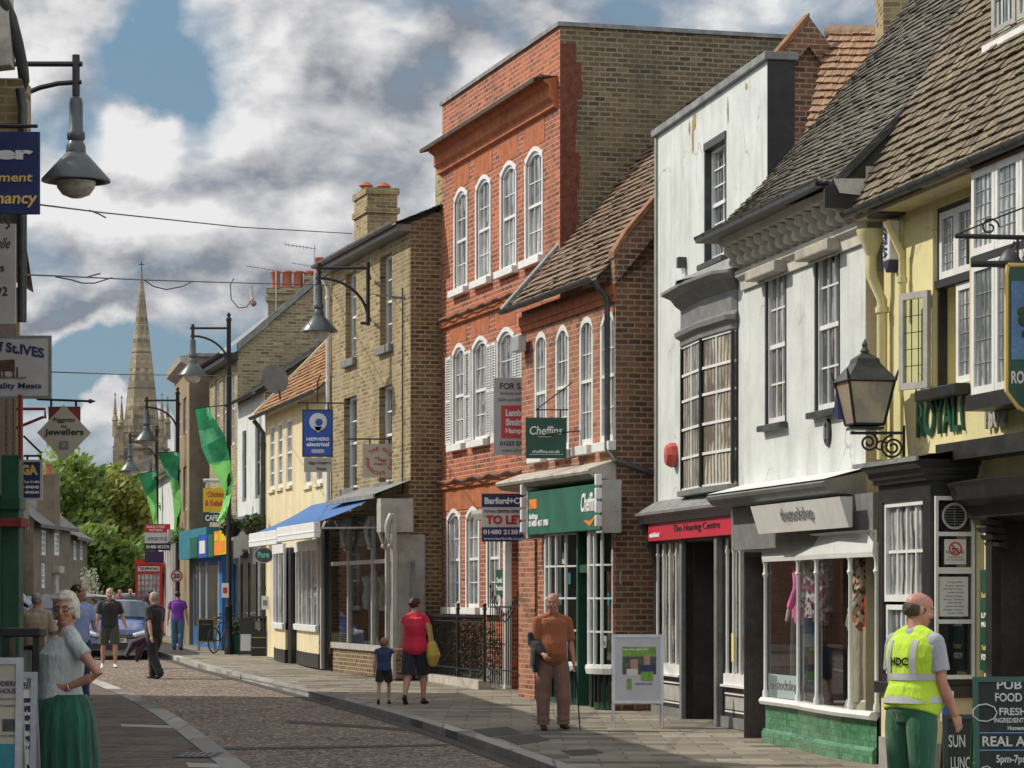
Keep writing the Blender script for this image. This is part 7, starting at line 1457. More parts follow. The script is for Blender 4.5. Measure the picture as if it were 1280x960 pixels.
def person(lab, x, yfoot, Y, top_y, face, skin=None, arms=None, legs=None, top=None, bottom=None, shoes=None, hair=None, female=False, belly=0.0, lean=(0,0), head=(0,0), child=False, vox=.010, sleeve=.62, curl=(0,0), z=None, wide=1.0, group=None, name='person', label_cat='person'):
    """face: direction the person looks, degrees; 0 = towards the camera, positive turns to the picture's right"""
    g = G(Y) if z is None else z; H = (CZ+(HY-top_y)/FP*Y)-g; k = H/1.75; SK = skin or SKIN
    t = thing(name, lab, label_cat, (at(x,0,Y).x, Y, g), math.radians(face)); hk = (.78 if female else .95)*wide
    hs = (1.0 if 'glasses' in lab else 1.06) if not child else 1.40            # a child's head is larger for its height
    lx, ly = lean
    def up(z_): q = max(0, z_-.92)/.55; return Vector((lx*q, ly*q, 0))
    sw = (.168 if female else .192)*(1.0 if not child else .95)*(.5+.5*wide); tor = []
    for (zz, a, b_, y0) in ((.82,.11,.09,0),(.88,.165 if female else .155,.12,.005),(.94,.175 if female else .162,.125+belly*.4,-belly*.2),(1.02,.150 if female else .158,.11+belly,-belly*.8),(1.10,.130 if female else .150,.10+belly*.9,-belly*.8),(1.20,.142 if female else .160,.108+belly*.3+(.02 if female else 0),-belly*.3-(.01 if female else 0)),(1.29,.155 if female else .175,.118+(.025 if female and not child else 0),-(.022 if female and not child else 0)),(1.37,.155 if female else .178,.105,0),(1.42,.13 if female else .15,.085,.005),(1.455,.085,.065,.01)):
        tor.append((Vector((0, y0, zz))+up(zz), a*wide, b_*(.6+.4*wide)))
    def torso(mb, inf=0, z0=0, z1=9, n=20):
        pts = [(c, a+inf, b_+inf) for c, a, b_ in tor if z0 <= c.z <= z1]
        mb.tube([p[0] for p in pts], [(p[2], p[1]) for p in pts], n, side=(0,-1,0))
    hc = Vector((0, -.012, 1.75-.118*hs))+up(1.63)*1.05; yaw, pit = math.radians(head[0]), math.radians(head[1]); HR = Matrix.Rotation(yaw, 3, 'Z') @ Matrix.Rotation(pit, 3, 'X')
    hp = lambda p: hc+HR @ (Vector(p)*hs)
    A = arms or (((.12,0,-1),(.05,-.15,-1)),((.12,0,-1),(.05,-.15,-1))); Lg = legs or (((.02,0,-1),(0,0,-1)),((.02,0,-1),(0,0,-1)))
    body = MB(); torso(body)
    def traps(mb, inf):
        for s in (-1, 1): mb.limb([up(1.47)+Vector((s*.02,.012,1.46)), up(1.43)+Vector((s*.10*wide,.008,1.425)), up(1.40)+Vector((s*(sw-.015),.005,1.395))], [(.050+inf),(.050+inf),(.052+inf)], 12)
    traps(body, 0)
    body.tube([up(1.44)+Vector((0,.012,1.43)), hp((0,.012,-.07))], [(.058,.06),(.052,.055)], 14)
    vs = [hp((0, y0, z_)) for z_, a, b_, y0 in HEADP]; body.tube(vs, [(b_*hs, a*hs) for z_, a, b_, y0 in HEADP], 20, side=HR @ Vector((0,-1,0)))
    body.limb([hp((0,-.088,.018)), hp((0,-.106,-.022)), hp((0,-.100,-.032))], [.009*hs,.0145*hs,.013*hs], 8); body.limb([hp((-.04,-.078,.034)), hp((0,-.094,.028)), hp((.04,-.078,.034))], [.009*hs,.011*hs,.009*hs], 8)
    for s in (-1, 1): body.ball(hp((s*.074,.008,-.005)), (.010*hs,.019*hs,.030*hs), 8, 6, HR); body.ball(hp((s*.036,-.066,-.028)), .024*hs, 8, 6)
    J = {}
    for i, s in enumerate((-1, 1)):         # 0 = person's right (picture left when facing us), 1 = left
        sh = Vector((s*sw, .005, 1.395))+up(1.395); (e_, w_) = A[i]; e_ = Vector(e_); w_ = Vector(w_); el = sh+d2((e_.x*s, e_.y, e_.z), .295); wr = el+d2((w_.x*s, w_.y, w_.z), .255); J['sh%d' % i], J['el%d' % i], J['wr%d' % i] = sh, el, wr
        body.limb([sh-Vector((s*.02,0,.01)), sh.lerp(el,.35), el, el.lerp(wr,.3), wr], [.056*hk+.004, .050*hk, .038*hk, .042*hk, .027*hk], 12)
        hd = (wr-el).normalized(); pn = Vector((-s, 0, 0)); pn = (pn-hd*pn.dot(hd)).normalized(); sd = hd.cross(pn)*1.0
        if sd.y > 0: sd = -sd
        kh = 1.0 if not child else .9; pm = wr+hd*.045*kh
        body.tube([wr-hd*.01, wr+hd*.02, wr+hd*.06, wr+hd*.095], [(.020,.024),(.017,.036),(.016,.041),(.014,.038)], 10, side=pn); cu = curl[i]
        for f_ in range(4):
            b0 = wr+hd*.085+sd*(.030-.020*f_); ln = (.068,.076,.071,.056)[f_]; a1 = .35+cu*.9; a2 = .8+cu*1.3
            p1 = b0+(hd*math.cos(a1*.6)+pn*math.sin(a1*.6))*ln*.5; p2 = p1+(hd*math.cos(a2)+pn*math.sin(a2))*ln*.5; body.limb([b0-hd*.02, p1, p2], [.0098,.0090,.0078], 7)
        b0 = wr+hd*.03+sd*.028; p1 = b0+(hd*.7+sd*.6+pn*.2)*.036; body.limb([wr+hd*.025+sd*.01, p1, p1+(hd*.95+pn*.35)*.03], [.014,.0115,.0095], 7)
    for i, s in enumerate((-1, 1)):
        hip = Vector((s*.092*wide, 0, .90)); (a_, b_) = Lg[i]; a_ = Vector(a_); b_ = Vector(b_); kn = hip+d2((a_.x*s, a_.y, a_.z), .425); an = kn+d2((b_.x*s, b_.y, b_.z), .405); J['hip%d' % i], J['kn%d' % i], J['an%d' % i] = hip, kn, an
        q = 1.0 if not child else .9
        body.limb([hip, hip.lerp(kn,.5), kn, kn.lerp(an,.3), kn.lerp(an,.7), an], [.088*q,.074*q,.054*q,.058*q,.042*q,.036*q], 12)
    lift = min(J['an0'].z, J['an1'].z)-.075        # stand on the lower foot
    vx = vox
    def finish(nm, mb, m, v=None, sm=4, fac=.5):
        for p in mb.v: p.z -= lift; p *= k
        return remesh(nm, mb, m, t, (v or vx)*max(k, .6), sm, fac)
    def fin2(nm, mb, m, smooth=True):
        for p in mb.v: p.z -= lift; p *= k
        return mb.build(nm, m, t, smooth=smooth)
    body_ = MB(); bo = finish('body', body, SK, vx*.8, 3)
    # face details
    for s in (-1, 1):
        e = MB(); e.ball(hp((s*.031,-.083,.006)), (.0125*hs,.008*hs,.007*hs), 10, 6, HR); e.v = e.v; fin2('eye', e, M('eye_white', (.6,.58,.55), .3, .05, 3, 0)); e = MB(); e.ball(hp((s*.031,-.0895,.006)), (.0055*hs,.003*hs,.0055*hs), 8, 6, HR); fin2('iris', e, TXTK)
        e = MB(); e.limb([hp((s*.016,-.0945,.030)), hp((s*.034,-.090,.034)), hp((s*.050,-.078,.028))], [.0035*hs]*3, 6); fin2('eyebrow', e, hair[1] if hair and hair[0] != 'bald' else M('grey_hair', (.32,.30,.27), .8, .3, 30, .3))
    e = MB(); e.limb([hp((-.022,-.082,-.068)), hp((0,-.091,-.066)), hp((.022,-.082,-.068))], [.005*hs,.0075*hs,.005*hs], 6); fin2('mouth', e, M('lips', (.34,.11,.09), .5, .1, 3, 0))
    if hair:
        hb = MB(); kind, hm = hair
        if kind == 'short': hb.ball(hp((0,.018,.034)), (.082*hs,.104*hs,.094*hs), 18, 12, HR); hb.ball(hp((0,.055,-.02)), (.066*hs,.05*hs,.06*hs), 12, 8, HR)
        elif kind == 'bald': 
            hb.ball(hp((0,.024,.004)), (.080*hs,.096*hs,.068*hs), 18, 12, HR)
        elif kind == 'crop': hb.ball(hp((0,.018,.032)), (.079*hs,.097*hs,.091*hs), 16, 12, HR)
        elif kind == 'bob':
            hb.ball(hp((0,.022,.030)), (.092*hs,.112*hs,.102*hs), 18, 12, HR); hb.ball(hp((0,.065,-.03)), (.078*hs,.055*hs,.085*hs), 12, 8, HR)
            for s in (-1, 1): hb.ball(hp((s*.078,.02,-.02)), (.022*hs,.055*hs,.06*hs), 10, 8, HR)
            hb.limb([hp((-.06,-.06,.075)), hp((0,-.088,.085)), hp((.055,-.065,.078))], [.022*hs,.024*hs,.02*hs], 10)
        elif kind == 'long': hb.ball(hp((0,.02,.03)), (.088*hs,.108*hs,.098*hs), 16, 12, HR); hb.limb([hp((0,.06,.0)), hp((0,.09,-.10)), hp((0,.075,-.20))], [(.06*hs,.075*hs),(.05*hs,.065*hs),(.03*hs,.04*hs)], 12)
        elif kind == 'bun': hb.ball(hp((0,.02,.032)), (.084*hs,.104*hs,.094*hs), 16, 12, HR); hb.ball(hp((0,.11,.02)), .04*hs, 10, 8)
        for p in hb.v: p += Vector((random.uniform(-1,1), random.uniform(-1,1), random.uniform(-1,1)))*.007
        finish('hair', hb, hm, vx*.9, 2)
    if top:
        tm, zlow = top[0], top[1]; s_ = MB(); inf = top[2] if len(top) > 2 else .014; torso(s_, inf, zlow-.02, 1.44)
        traps(s_, .013)
        s_.ball(up(1.43)+Vector((0,-.008,1.43)), (.095,.080,.034), 14, 8)
        s_.tube([up(1.42)+Vector((0,.01,1.42)), up(1.46)+Vector((0,.012,1.462))], [(.085,.115),(.066,.076)], 16, side=(0,-1,0)); s_.tube([up(1.45)+Vector((0,.012,1.45)), up(1.48)+Vector((0,.02,1.488))], [(.070,.080),(.064,.068)], 14, side=(0,-1,0)) if not female else None
        for i, s in enumerate((-1, 1)):
            sh, el, wr = J['sh%d' % i], J['el%d' % i], J['wr%d' % i]
            if sleeve > 0:
                en = sh.lerp(el, min(1, sleeve)); s_.tube([sh-Vector((s*.03,0,-.006)), sh.lerp(el,.12), sh.lerp(el,.5*min(1,sleeve)+.06), en], [.045,.064*hk+.004,.062*hk+.006,.062*hk+.008], 14); s_.ball(sh-Vector((s*.004,0,.004)), .066*hk+.002, 12, 8)
                if sleeve > 1: s_.limb([en, el.lerp(wr,.3), wr], [.052*hk,.05*hk,.038*hk], 12)
        o = finish('shirt', s_, tm, vx, 3); t_tor = None
    if bottom:
        kind, bm_, ln = bottom; b2 = MB(); torso(b2, .016, .80, 1.04)
        if kind == 'skirt':
            n = 72; vs = []; zs_ = [1.03,.97,.86,.6,.3,ln]
            for j, zz in enumerate(zs_):
                q = j/(len(zs_)-1)
                for i in range(n):
                    a = 2*math.pi*i/n; pl = 1+.085*q*math.sin(i*math.pi/2*1.0+.4*math.sin(i*.7))*(1 if j else 0); rx = (.188+.12*q**.8)*pl; ry = (.165+.11*q**.8)*pl; vs.append((rx*math.cos(a), ry*math.sin(a)+.01*math.sin(3*a)*q, zz))
            b2 = MB(); b2.add(vs, [(j*n+i, j*n+(i+1)%n, (j+1)*n+(i+1)%n, (j+1)*n+i) for j in range(len(zs_)-1) for i in range(n)]); fin2('skirt', b2, bm_, 'full')
        else:
            for i, s in enumerate((-1, 1)):
                hip, kn, an = J['hip%d' % i], J['kn%d' % i], J['an%d' % i]; w = .018 if kind != 'loose' else .028
                if ln >= 1: b2.tube([hip+Vector((0,0,.02)), hip.lerp(kn,.3), hip.lerp(kn,.55), hip.lerp(kn,.8), kn, kn.lerp(an,.15), kn.lerp(an,.4), kn.lerp(an,.6), kn.lerp(an,.75), kn.lerp(an,.86), kn.lerp(an,.93), an+Vector((0,0,-.012))], [.100+w*.3,.088+w,.080+w,.071+w,.064+w,.070+w,.060+w,.058+w,.052+w,.061+w,.053+w,.060+w], 14)
                else: b2.tube([hip+Vector((0,0,.02)), hip.lerp(kn,.5), hip.lerp(kn,ln)], [.10+w*.3,.088+w,.084+w], 14)
            finish('trousers' if ln >= 1 else 'shorts', b2, bm_, vx, 3)
    for i, s in enumerate((-1, 1)):
        an, kn = J['an%d' % i], J['kn%d' % i]; f = (an-kn).normalized(); fw = Vector((s*.12,-1,0)).normalized(); tilt = max(-.5, min(.9, f.y*1.0)); fw = (fw+Vector((0,0,-tilt if f.y > .15 else 0))).normalized()
        sb = MB(); b0 = an+Vector((0,.0,-.035)); hl = b0-fw*.055; sb.limb([hl+Vector((0,0,-.0)), b0+fw*.05+Vector((0,0,-.006)), b0+fw*.13+Vector((0,0,-.012)), b0+fw*.175+Vector((0,0,-.014))], [(.034,.036),(.036,.040),(.028,.045),(.018,.034)], 12, side=(0,0,1)); sb.limb([an+Vector((0,0,.01)), b0], [.041,.042], 10)
        if shoes: finish('shoe', sb, shoes, vx, 3)
    t_tors[t.name] = (tor, wide, up); return t, k, lift, J, hp, H
GH = M('white_grey_hair', (.60,.56,.47), .8, .25, 40, .6); BH = M('dark_brown_hair', (.025,.014,.01), .6, .3, 40, .6); LH = M('light_brown_hair', (.30,.18,.09), .7, .3, 40, .6); GRH = M('grey_hair', (.32,.30,.27), .8, .3, 30, .3)
BLK = cloth('black_cloth', (.018,.018,.02)); NVC = cloth('navy_cloth', (.03,.04,.10)); DKS = M('dark_shoe', (.02,.018,.016), .5, .2, 6, .1); WSH = M('white_trainer', (.6,.6,.58), .5, .1, 6, .1)
def V2(J, key, k, lift): p = J[key].copy(); p.z -= lift; return p*k
# woman in the foreground, hand on hip, looking left of the camera
t, k, lift, J, hp, H = person('grey-haired woman in glasses, pale top and long pleated green skirt, hand on hip', 79, 0, 19, 741, -62, SKINR, arms=(((.10,.15,-1),(.25,-.6,-.9)),((.55,.45,-.80),(-.72,-.80,-.42))), legs=None, top=(cloth('pale_knit', (.40,.44,.43), .12, 5, .8), .92, .012), bottom=('skirt', cloth('green_pleats', (.006,.075,.045), .6, 6, .5, stretch=(2.5,2.5,.15)), .12), shoes=DKS, hair=('bob', GH), female=True, belly=.035, lean=(0,.02), head=(52,3), vox=.0075, sleeve=.42, z=.0, wide=1.1, curl=(.2,.7))
g = MB()
for s in (-1, 1): g.tube([(lambda p: Vector((p.x,p.y,p.z-lift))*k)(hp((s*.032+.025*math.cos(a*.5236),-.100+.006*abs(math.cos(a*.5236)),.004+.017*math.sin(a*.5236)))) for a in range(13)], .0030, 6); g.tube([(lambda p: Vector((p.x,p.y,p.z-lift))*k)(hp(q)) for q in ((s*.057,-.094,.010),(s*.074,-.04,.010),(s*.080,.01,.006))], .0026, 5)
g.build('glasses', M('glasses_frame', (.04,.02,.015), .3, .1, 3, 0), t)
w = J['wr1']; d = (J['wr1']-J['el1']).normalized(); b = MB(); b.tube([(lambda p: Vector((p.x,p.y,p.z-lift))*k)(w-d*.02+(d.orthogonal().normalized()*math.cos(a*.6283)+d.cross(d.orthogonal().normalized())*math.sin(a*.6283))*.033) for a in range(11)], .004, 6); b.build('bracelet', ALU, t)
# man in high-visibility vest at the right, seen from behind
VST = cloth('hi_vis_yellow', (.44,.64,.035), .12, 6, .7)
t, k, lift, J, hp, H = person('man in yellow high-visibility vest and green trousers, back to the camera', 1139, 0, 20.5, 742, 128, SKINR, arms=(((.12,-.10,-1),(.06,-.5,-1)),((.12,-.05,-1),(.0,-.6,-.8))), top=(cloth('grey_tee', (.30,.31,.34)), .9, .012), bottom=('loose', cloth('green_work_trousers', (.02,.10,.05)), 1), shoes=DKS, hair=('bald', M('short_dark_hair', (.07,.05,.035), .8, .3, 40, .5)), belly=.06, lean=(0,-.05), head=(-26,10), vox=.008, sleeve=.72, wide=1.12)
v = MB(); pr = [(c.z, a+.036+(.012 if c.z > 1 else .02), b_+.036, c.y) for c, a, b_ in t_tors[t.name][0] if c.z > .84]
LN = lambda zz: Vector((0, 0, 0)); v.tube([Vector((0,y0,zz))+LN(zz) for zz,a,b_,y0 in pr], [(b_,a) for zz,a,b_,y0 in pr], 28, side=(0,-1,0))
for s in (-1,1): v.limb([Vector((s*.06,-.035,1.455)), Vector((s*.14,-.035,1.425))], [.066,.060], 12)
for p in v.v: p.z -= lift; p *= k
vest = remesh('vest', v, VST, t, .010, 3)
bands = MB(); RB = M('reflective_tape', (.42,.43,.43), .35, .1, 8, .05)
def vr(zz):
    for (a0, b0) in zip(pr, pr[1:]):
        if a0[0] <= zz <= b0[0]: q = (zz-a0[0])/(b0[0]-a0[0]); return [a0[i]+(b0[i]-a0[i])*q for i in (1,2,3)]
    return list(pr[-1][1:])
def band_(z0, z1):
    vs = []; n = 40; zz_ = [z0, (z0+z1)/2, z1]
    for zz in zz_:
        a, b_, y0 = vr(zz); l = LN(zz)
        for i in range(n): q = 2*math.pi*i/n; vs.append(Vector(((a+.004)*math.sin(q), y0+l.y-(b_+.004)*math.cos(q), zz-lift))*k)
    b = MB(); b.add(vs, [(j*n+i, j*n+(i+1)%n, (j+1)*n+(i+1)%n, (j+1)*n+i) for j in range(2) for i in range(n)]); b.build('reflective_band', RB, t, smooth='full')
band_(.955,1.005); band_(1.12,1.17)
for s in (-1, 1):
    b = MB(); vs = []
    for j in range(9):
        zz = 1.17+.24*j/8; a, b_, y0 = vr(zz); l = LN(zz)
        for e_ in (-.024,.024):
            xx = s*.115+e_; yy = y0+l.y+(b_+.006)*math.sqrt(max(.02, 1-(xx/(a+.006))**2)); vs.append(Vector((xx, yy, zz-lift))*k)
    b.add(vs, [(2*j, 2*j+1, 2*j+3, 2*j+2) for j in range(8)]); b.build('reflective_brace', RB, t, smooth='full')
def onback(p):
    zz = p.z/k+lift; a, b_, y0 = vr(min(1.4, zz)); xx = -p.x/k; return Vector((xx, y0+LN(zz).y+(b_+.007)*math.sqrt(max(.02, 1-(xx/(a+.006))**2)), zz-lift))*k
text(t, 'HDC', -.085*k, .085*k, (1.225-lift)*k, (1.285-lift)*k, 0, TXTK, .04, fn=onback)
# man with the walking stick
t, k, lift, J, hp, H = person('bald man in rust shirt with walking stick, dark jacket over his arm', 690, 912, 36.3, 742, 12, SKINR, arms=(((.10,.02,-1),(-.25,-.85,-.55)),((.16,0,-1),(.10,-.28,-1))), legs=(((.04,.02,-1),(0,0,-1)),((.10,-.16,-1),(.02,.14,-1))), top=(cloth('rust_shirt', (.31,.10,.04), .15, 6, .7), .86, .022), bottom=('loose', cloth('brown_trousers', (.23,.13,.10), .15, 6, .8), 1), shoes=DKS, hair=('bald', M('fringe_grey', (.38,.35,.31), .8, .2, 30, .4)), belly=.05, lean=(0,-.03), head=(-22,4), vox=.009, sleeve=.86, wide=1.05, curl=(.3,.9))
w = V2(J, 'wr1', k, lift); b = MB(); s0 = w+Vector((.012,-.03,-.09)); b.tube([s0+Vector((0,.05,.03)), s0+Vector((0,0,.045)), s0+Vector((0,-.04,.03))], .013, 8); b.tube([s0+Vector((0,-.02,.04)), Vector((s0.x+.05, s0.y-.05, .01))], [.011,.008], 8); wst = thing('walking_stick', 'thin dark walking stick held by the man in the rust shirt', 'walking stick', t.location, t.rotation_euler.z); b.build('shaft', BRN, wst, smooth=True); b = MB(); b.tube([(s0.x+.05, s0.y-.05, 0),(s0.x+.05, s0.y-.05, .04)], .013, 8); b.build('ferrule', GRW, wst)
jk = thing('folded_jacket', 'dark jacket folded over the forearm of the man with the stick', 'jacket', t.location, t.rotation_euler.z); e = V2(J, 'el0', k, lift); w = V2(J, 'wr0', k, lift); b = MB(); m_ = e.lerp(w,.45)
b.limb([e+Vector((-.03,0,.02)), m_+Vector((-.02,0,.03)), w+Vector((0,.05,.02))], [.075,.07,.06], 12); b.limb([m_+Vector((-.05,.03,-.02)), m_+Vector((-.06,.03,-.2)), m_+Vector((-.04,.02,-.27))], [(.05,.10),(.05,.10),(.04,.07)], 12); b.limb([e+Vector((-.05,-.02,.02)), e+Vector((-.07,-.03,.12))], [.06,.04], 10); remesh('cloth', b, BLK, jk, .011, 3)
b = MB(); c_ = V2(J, 'wr1', k, lift)
# woman in red holding a child's hand, walking away
RDC = cloth('red_top', (.62,.02,.06), .2, 6, .8); JN = cloth('dark_shorts', (.02,.022,.04))
t, k, lift, J, hp, H = person('woman in bright red top and knee shorts holding a small child by the hand', 519, 879, 43.7, 746, 166, SKIN, arms=(((.30,.15,-1),(.10,-.05,-1)),((.12,.05,-1),(.22,-.12,-1))), legs=(((.03,-.22,-1),(0,.02,-1)),((.0,.16,-1),(0,.55,-1))), top=(RDC, .82, .032), bottom=('loose', JN, 1.05 if 0 else .98), shoes=DKS, hair=('bun', M('auburn_hair', (.06,.018,.012), .6, .3, 40, .5)), female=True, vox=.010, sleeve=.25, wide=1.12, head=(-22,0), curl=(0,.6))
wr = V2(J, 'sh0', k, lift); bg_ = thing('shoulder_bag', 'mustard yellow shoulder bag on the arm of the woman in red', 'bag', t.location, t.rotation_euler.z); b = MB(); b.limb([wr+Vector((-.10,0,-.40)), wr+Vector((-.12,-.02,-.56)), wr+Vector((-.11,-.02,-.68))], [(.07,.12),(.10,.19),(.07,.15)], 14, side=(1,0,0)); remesh('bag_body', b, cloth('mustard_leather', (.50,.36,.05), .15, 8, .5), bg_, .012, 4)
b = MB(); b.tube([wr+Vector((-.10,.10,-.45)), wr+Vector((-.05,.06,-.1)), wr+Vector((.02,0,.07)), wr+Vector((-.06,-.08,-.1)), wr+Vector((-.10,-.12,-.45))], .014, 6); b.build('strap', MATS['mustard_leather'], bg_)
t, k, lift, J, hp, H = person('small fair-haired child in navy top and shorts holding the hand of the woman in red', 480, 881, 43.7, 797, 176, SKIN, arms=(((.55,-.05,.10),(.55,0,.55)),((.15,.05,-1),(.08,-.12,-1))), legs=(((.05,-.18,-1),(0,.02,-1)),((.05,.18,-1),(0,.4,-1))), top=(cloth('navy_top', (.03,.05,.14)), .84, .02), bottom=('loose', BLK, .75), shoes=DKS, hair=('crop', LH), child=True, vox=.012, sleeve=.2, wide=1.1)
# man in black carrying jackets, walking to the left across the road
t, k, lift, J, hp, H = person('grey-haired man all in black striding across the road with dark jackets in hand', 193, 845, 57.5, 738, 232, SKIN, arms=(((.15,-.25,-1),(.10,-.45,-1)),((.22,.45,-1),(.15,.35,-1))), legs=(((.03,-.42,-1),(.0,.02,-1)),((.03,.16,-1),(0,.60,-1))), top=(BLK, .86, .022), bottom=('loose', BLK, 1), shoes=DKS, hair=('crop', GRH), belly=.03, vox=.011, sleeve=.8, wide=1.1, z=G(57.5)-.1)
jk = thing('carried_jackets', 'bundle of dark jackets hanging from the striding man in black', 'jacket', t.location, 0); b = MB(); b.limb([(-.12,-.04,.84),(-.42,-.12,.72),(-.55,-.12,.50)], [(.06,.09),(.09,.14),(.05,.12)], 12); b.limb([(-.16,-.06,.8),(-.30,-.12,.55),(-.34,-.12,.38)], [(.05,.10),(.07,.12),(.04,.07)], 12); remesh('cloth', b, cloth('plum_lined_cloth', (.035,.015,.03), .4), jk, .013, 3)
# man in black polo and shorts walking towards us
t, k, lift, J, hp, H = person('bald man in black polo, dark shorts and white trainers walking towards the camera', 137, 828, 64.5, 735, 10, SKIN, arms=(((.22,-.08,-1),(.12,-.30,-1)),((.30,.15,-1),(.35,-.15,-1))), legs=(((.08,.16,-1),(.03,.30,-1)),((.05,-.16,-1),(0,.06,-1))), top=(BLK, .86, .02), bottom=('loose', cloth('olive_shorts', (.05,.055,.04)), .92), shoes=WSH, hair=None, vox=.012, sleeve=.72, wide=1.08, z=G(64.5)-.1)
# man in purple walking away on the pavement
t, k, lift, J, hp, H = person('man in purple shirt and blue jeans walking away past the phone box', 222, 812, 76.5, 739, 172, SKIN, arms=(((.22,-.05,-1),(.12,-.15,-1)),((.22,.10,-1),(.12,-.1,-1))), legs=(((.03,.06,-1),(0,.16,-1)),((.03,-.1,-1),(0,.05,-1))), top=(cloth('purple_shirt', (.16,.03,.30)), .88, .02), bottom=('trousers', cloth('blue_jeans', (.07,.14,.24)), 1), shoes=DKS, hair=('crop', BH), vox=.013, sleeve=.6, wide=1.1)
# man in pale blue behind the woman
t, k, lift, J, hp, H = person('dark-haired man in pale blue short-sleeved shirt behind the foreground woman', 98, 0, 47, 731, 30, SKINR, arms=(((.15,0,-1),(.1,-.6,-.6)),((.18,-.1,-1),(-.3,-1,-.1))), top=(cloth('pale_blue_shirt', (.27,.36,.60)), .88, .02), bottom=('trousers', NVC, 1), shoes=DKS, hair=('short', BH), vox=.012, sleeve=.7, head=(50,0), z=G(47)-.1)
t, k, lift, J, hp, H = person('stout man in beige checked shirt and dark trousers seen from behind near the left edge', 46, 0, 46, 741, 175, SKINR, arms=(((.22,.05,-1),(.15,-.2,-1)),((.22,.05,-1),(.15,-.2,-1))), top=(cloth('beige_shirt', (.40,.32,.22), .2, 14), .88, .03), bottom=('loose', BLK, 1), shoes=DKS, hair=('crop', GRH), belly=.05, vox=.012, sleeve=.95, wide=1.2, z=G(46)-.1)
t, k, lift, J, hp, H = person('far pedestrian in dark green jacket between the cars and the phone box', 163, 0, 92, 736, 20, SKIN, top=(cloth('dark_green_jacket', (.03,.08,.04)), .84, .03), bottom=('trousers', BLK, 1), shoes=DKS, hair=('crop', BH), vox=.018, sleeve=1.2)
t, k, lift, J, hp, H = person('far pedestrian in dull red top beyond the blue car', 150, 0, 98, 737, 0, SKIN, top=(cloth('dull_red_top', (.22,.05,.05)), .84, .03), bottom=('trousers', BLK, 1), shoes=DKS, hair=('short', BH), vox=.018, sleeve=1.2)
# ------------------------------------------------------------------ dressed mannequins in the clothes shop
MQ = M('mannequin_cream', (.52,.45,.36), .4, .05, 4, 0); ua, ub, uc, ud, zsl, zh = shopf
def mannequin(lab, u_, y_, zt, cl, face, skirt=None, arms=True):
    o = Vector(F2.loc())+Vector((F2.e.x*u_+F2.n.x*y_, F2.e.y*u_+F2.n.y*y_, 0)); z0 = zt-.75; t = thing('mannequin', lab, 'mannequin', (o.x, o.y, F2.z), F2.rz+math.radians(face))
    b = MB(); b.limb([(0,0,z0-.15),(0,0,z0),(0,0,z0+.18),(0,0,z0+.42),(0,0,z0+.54)], [(.10,.15),(.11,.165),(.085,.125),(.11,.165),(.07,.12)], 16, side=(0,-1,0)); b.tube([(0,0,z0+.5),(0,0,z0+.68)], [.05,.045], 10)
    for s in (-1,1): b.limb([(s*.17,0,z0+.5),(s*.24,-.02,z0+.22),(s*.22,-.12,z0-.02)], [.045,.038,.026], 10); b.limb([(s*.22,-.12,z0-.02),(s*.22,-.15,z0-.14)], [(.022,.03),(.012,.02)], 8)
    for s in (-1,1): b.limb([(s*.08,0,z0-.1),(s*.09,0,z0-.5),(s*.09,0,max(.1,z0-.9))], [.085,.06,.04], 10)
    b.limb([(0,0,zsl-.03),(0,0,zsl-.01)], [.2,.2], 12); remesh('body', b, MQ, t, .012, 3)
    b = MB(); b.limb([(0,0,z0-.18),(0,0,z0),(0,0,z0+.2),(0,0,z0+.44),(0,0,z0+.56)], [(.135,.185),(.13,.185),(.11,.15),(.13,.185),(.08,.13)], 16, side=(0,-1,0))
    for s in (-1,1): b.limb([(s*.16,0,z0+.5),(s*.24,-.02,z0+.22),(s*.225,-.10,z0+.03)], [.062,.055,.045], 10)
    remesh('top', b, cl, t, .012, 3)
    b = MB(); b.tube([(0,0,z0-.1),(0,0,z0-.5),(0,0,max(zsl,z0-.95))], [(.14,.18),(.15,.19),(.15,.2)], 16, side=(0,-1,0)); b.build('skirt', skirt or BLK, t, smooth=True)
def floral(name, a, c, d):
    m, nt, b = nodes(name); co = coords(nt); v = nt.nodes.new('ShaderNodeTexVoronoi'); v.inputs['Scale'].default_value = 22; nt.links.new(co, v.inputs['Vector']); sp = nt.nodes.new('ShaderNodeSeparateColor'); nt.links.new(v.outputs['Color'], sp.inputs[0])
    nt.links.new(mixc(nt, ramp(nt, sp.outputs[0], .45, .5), mixc(nt, ramp(nt, sp.outputs[1], .5, .55), a, c), d), b.inputs['Base Color']); b.inputs['Roughness'].default_value = .9; MATS[name] = m; return m
mannequin('mannequin in a bright pink jacket behind the shop glass', F2.u(1004,.22), .22, 2.34, cloth('pink_jacket', (.75,.14,.42)), -30)
mannequin('mannequin in purple and white floral blouse beside the pink jacket', F2.u(1021,.25), .25, 2.34, floral('purple_floral', (.12,.02,.09), (.35,.08,.2), (.6,.55,.5)), 10)
mannequin('mannequin in orange and black floral top in the right-hand shop window', F2.u(1077,.12), .12, 2.30, floral('orange_floral', (.55,.12,.03), (.03,.02,.02), (.6,.5,.38)), -15, cloth('pale_skirt', (.5,.42,.33)))
mannequin('mannequin in plain red dress at the right end of the shop window', F2.u(1090,.20), .20, 2.26, cloth('red_dress', (.75,.06,.04)), 20, cloth('sand_skirt', (.52,.40,.30)))
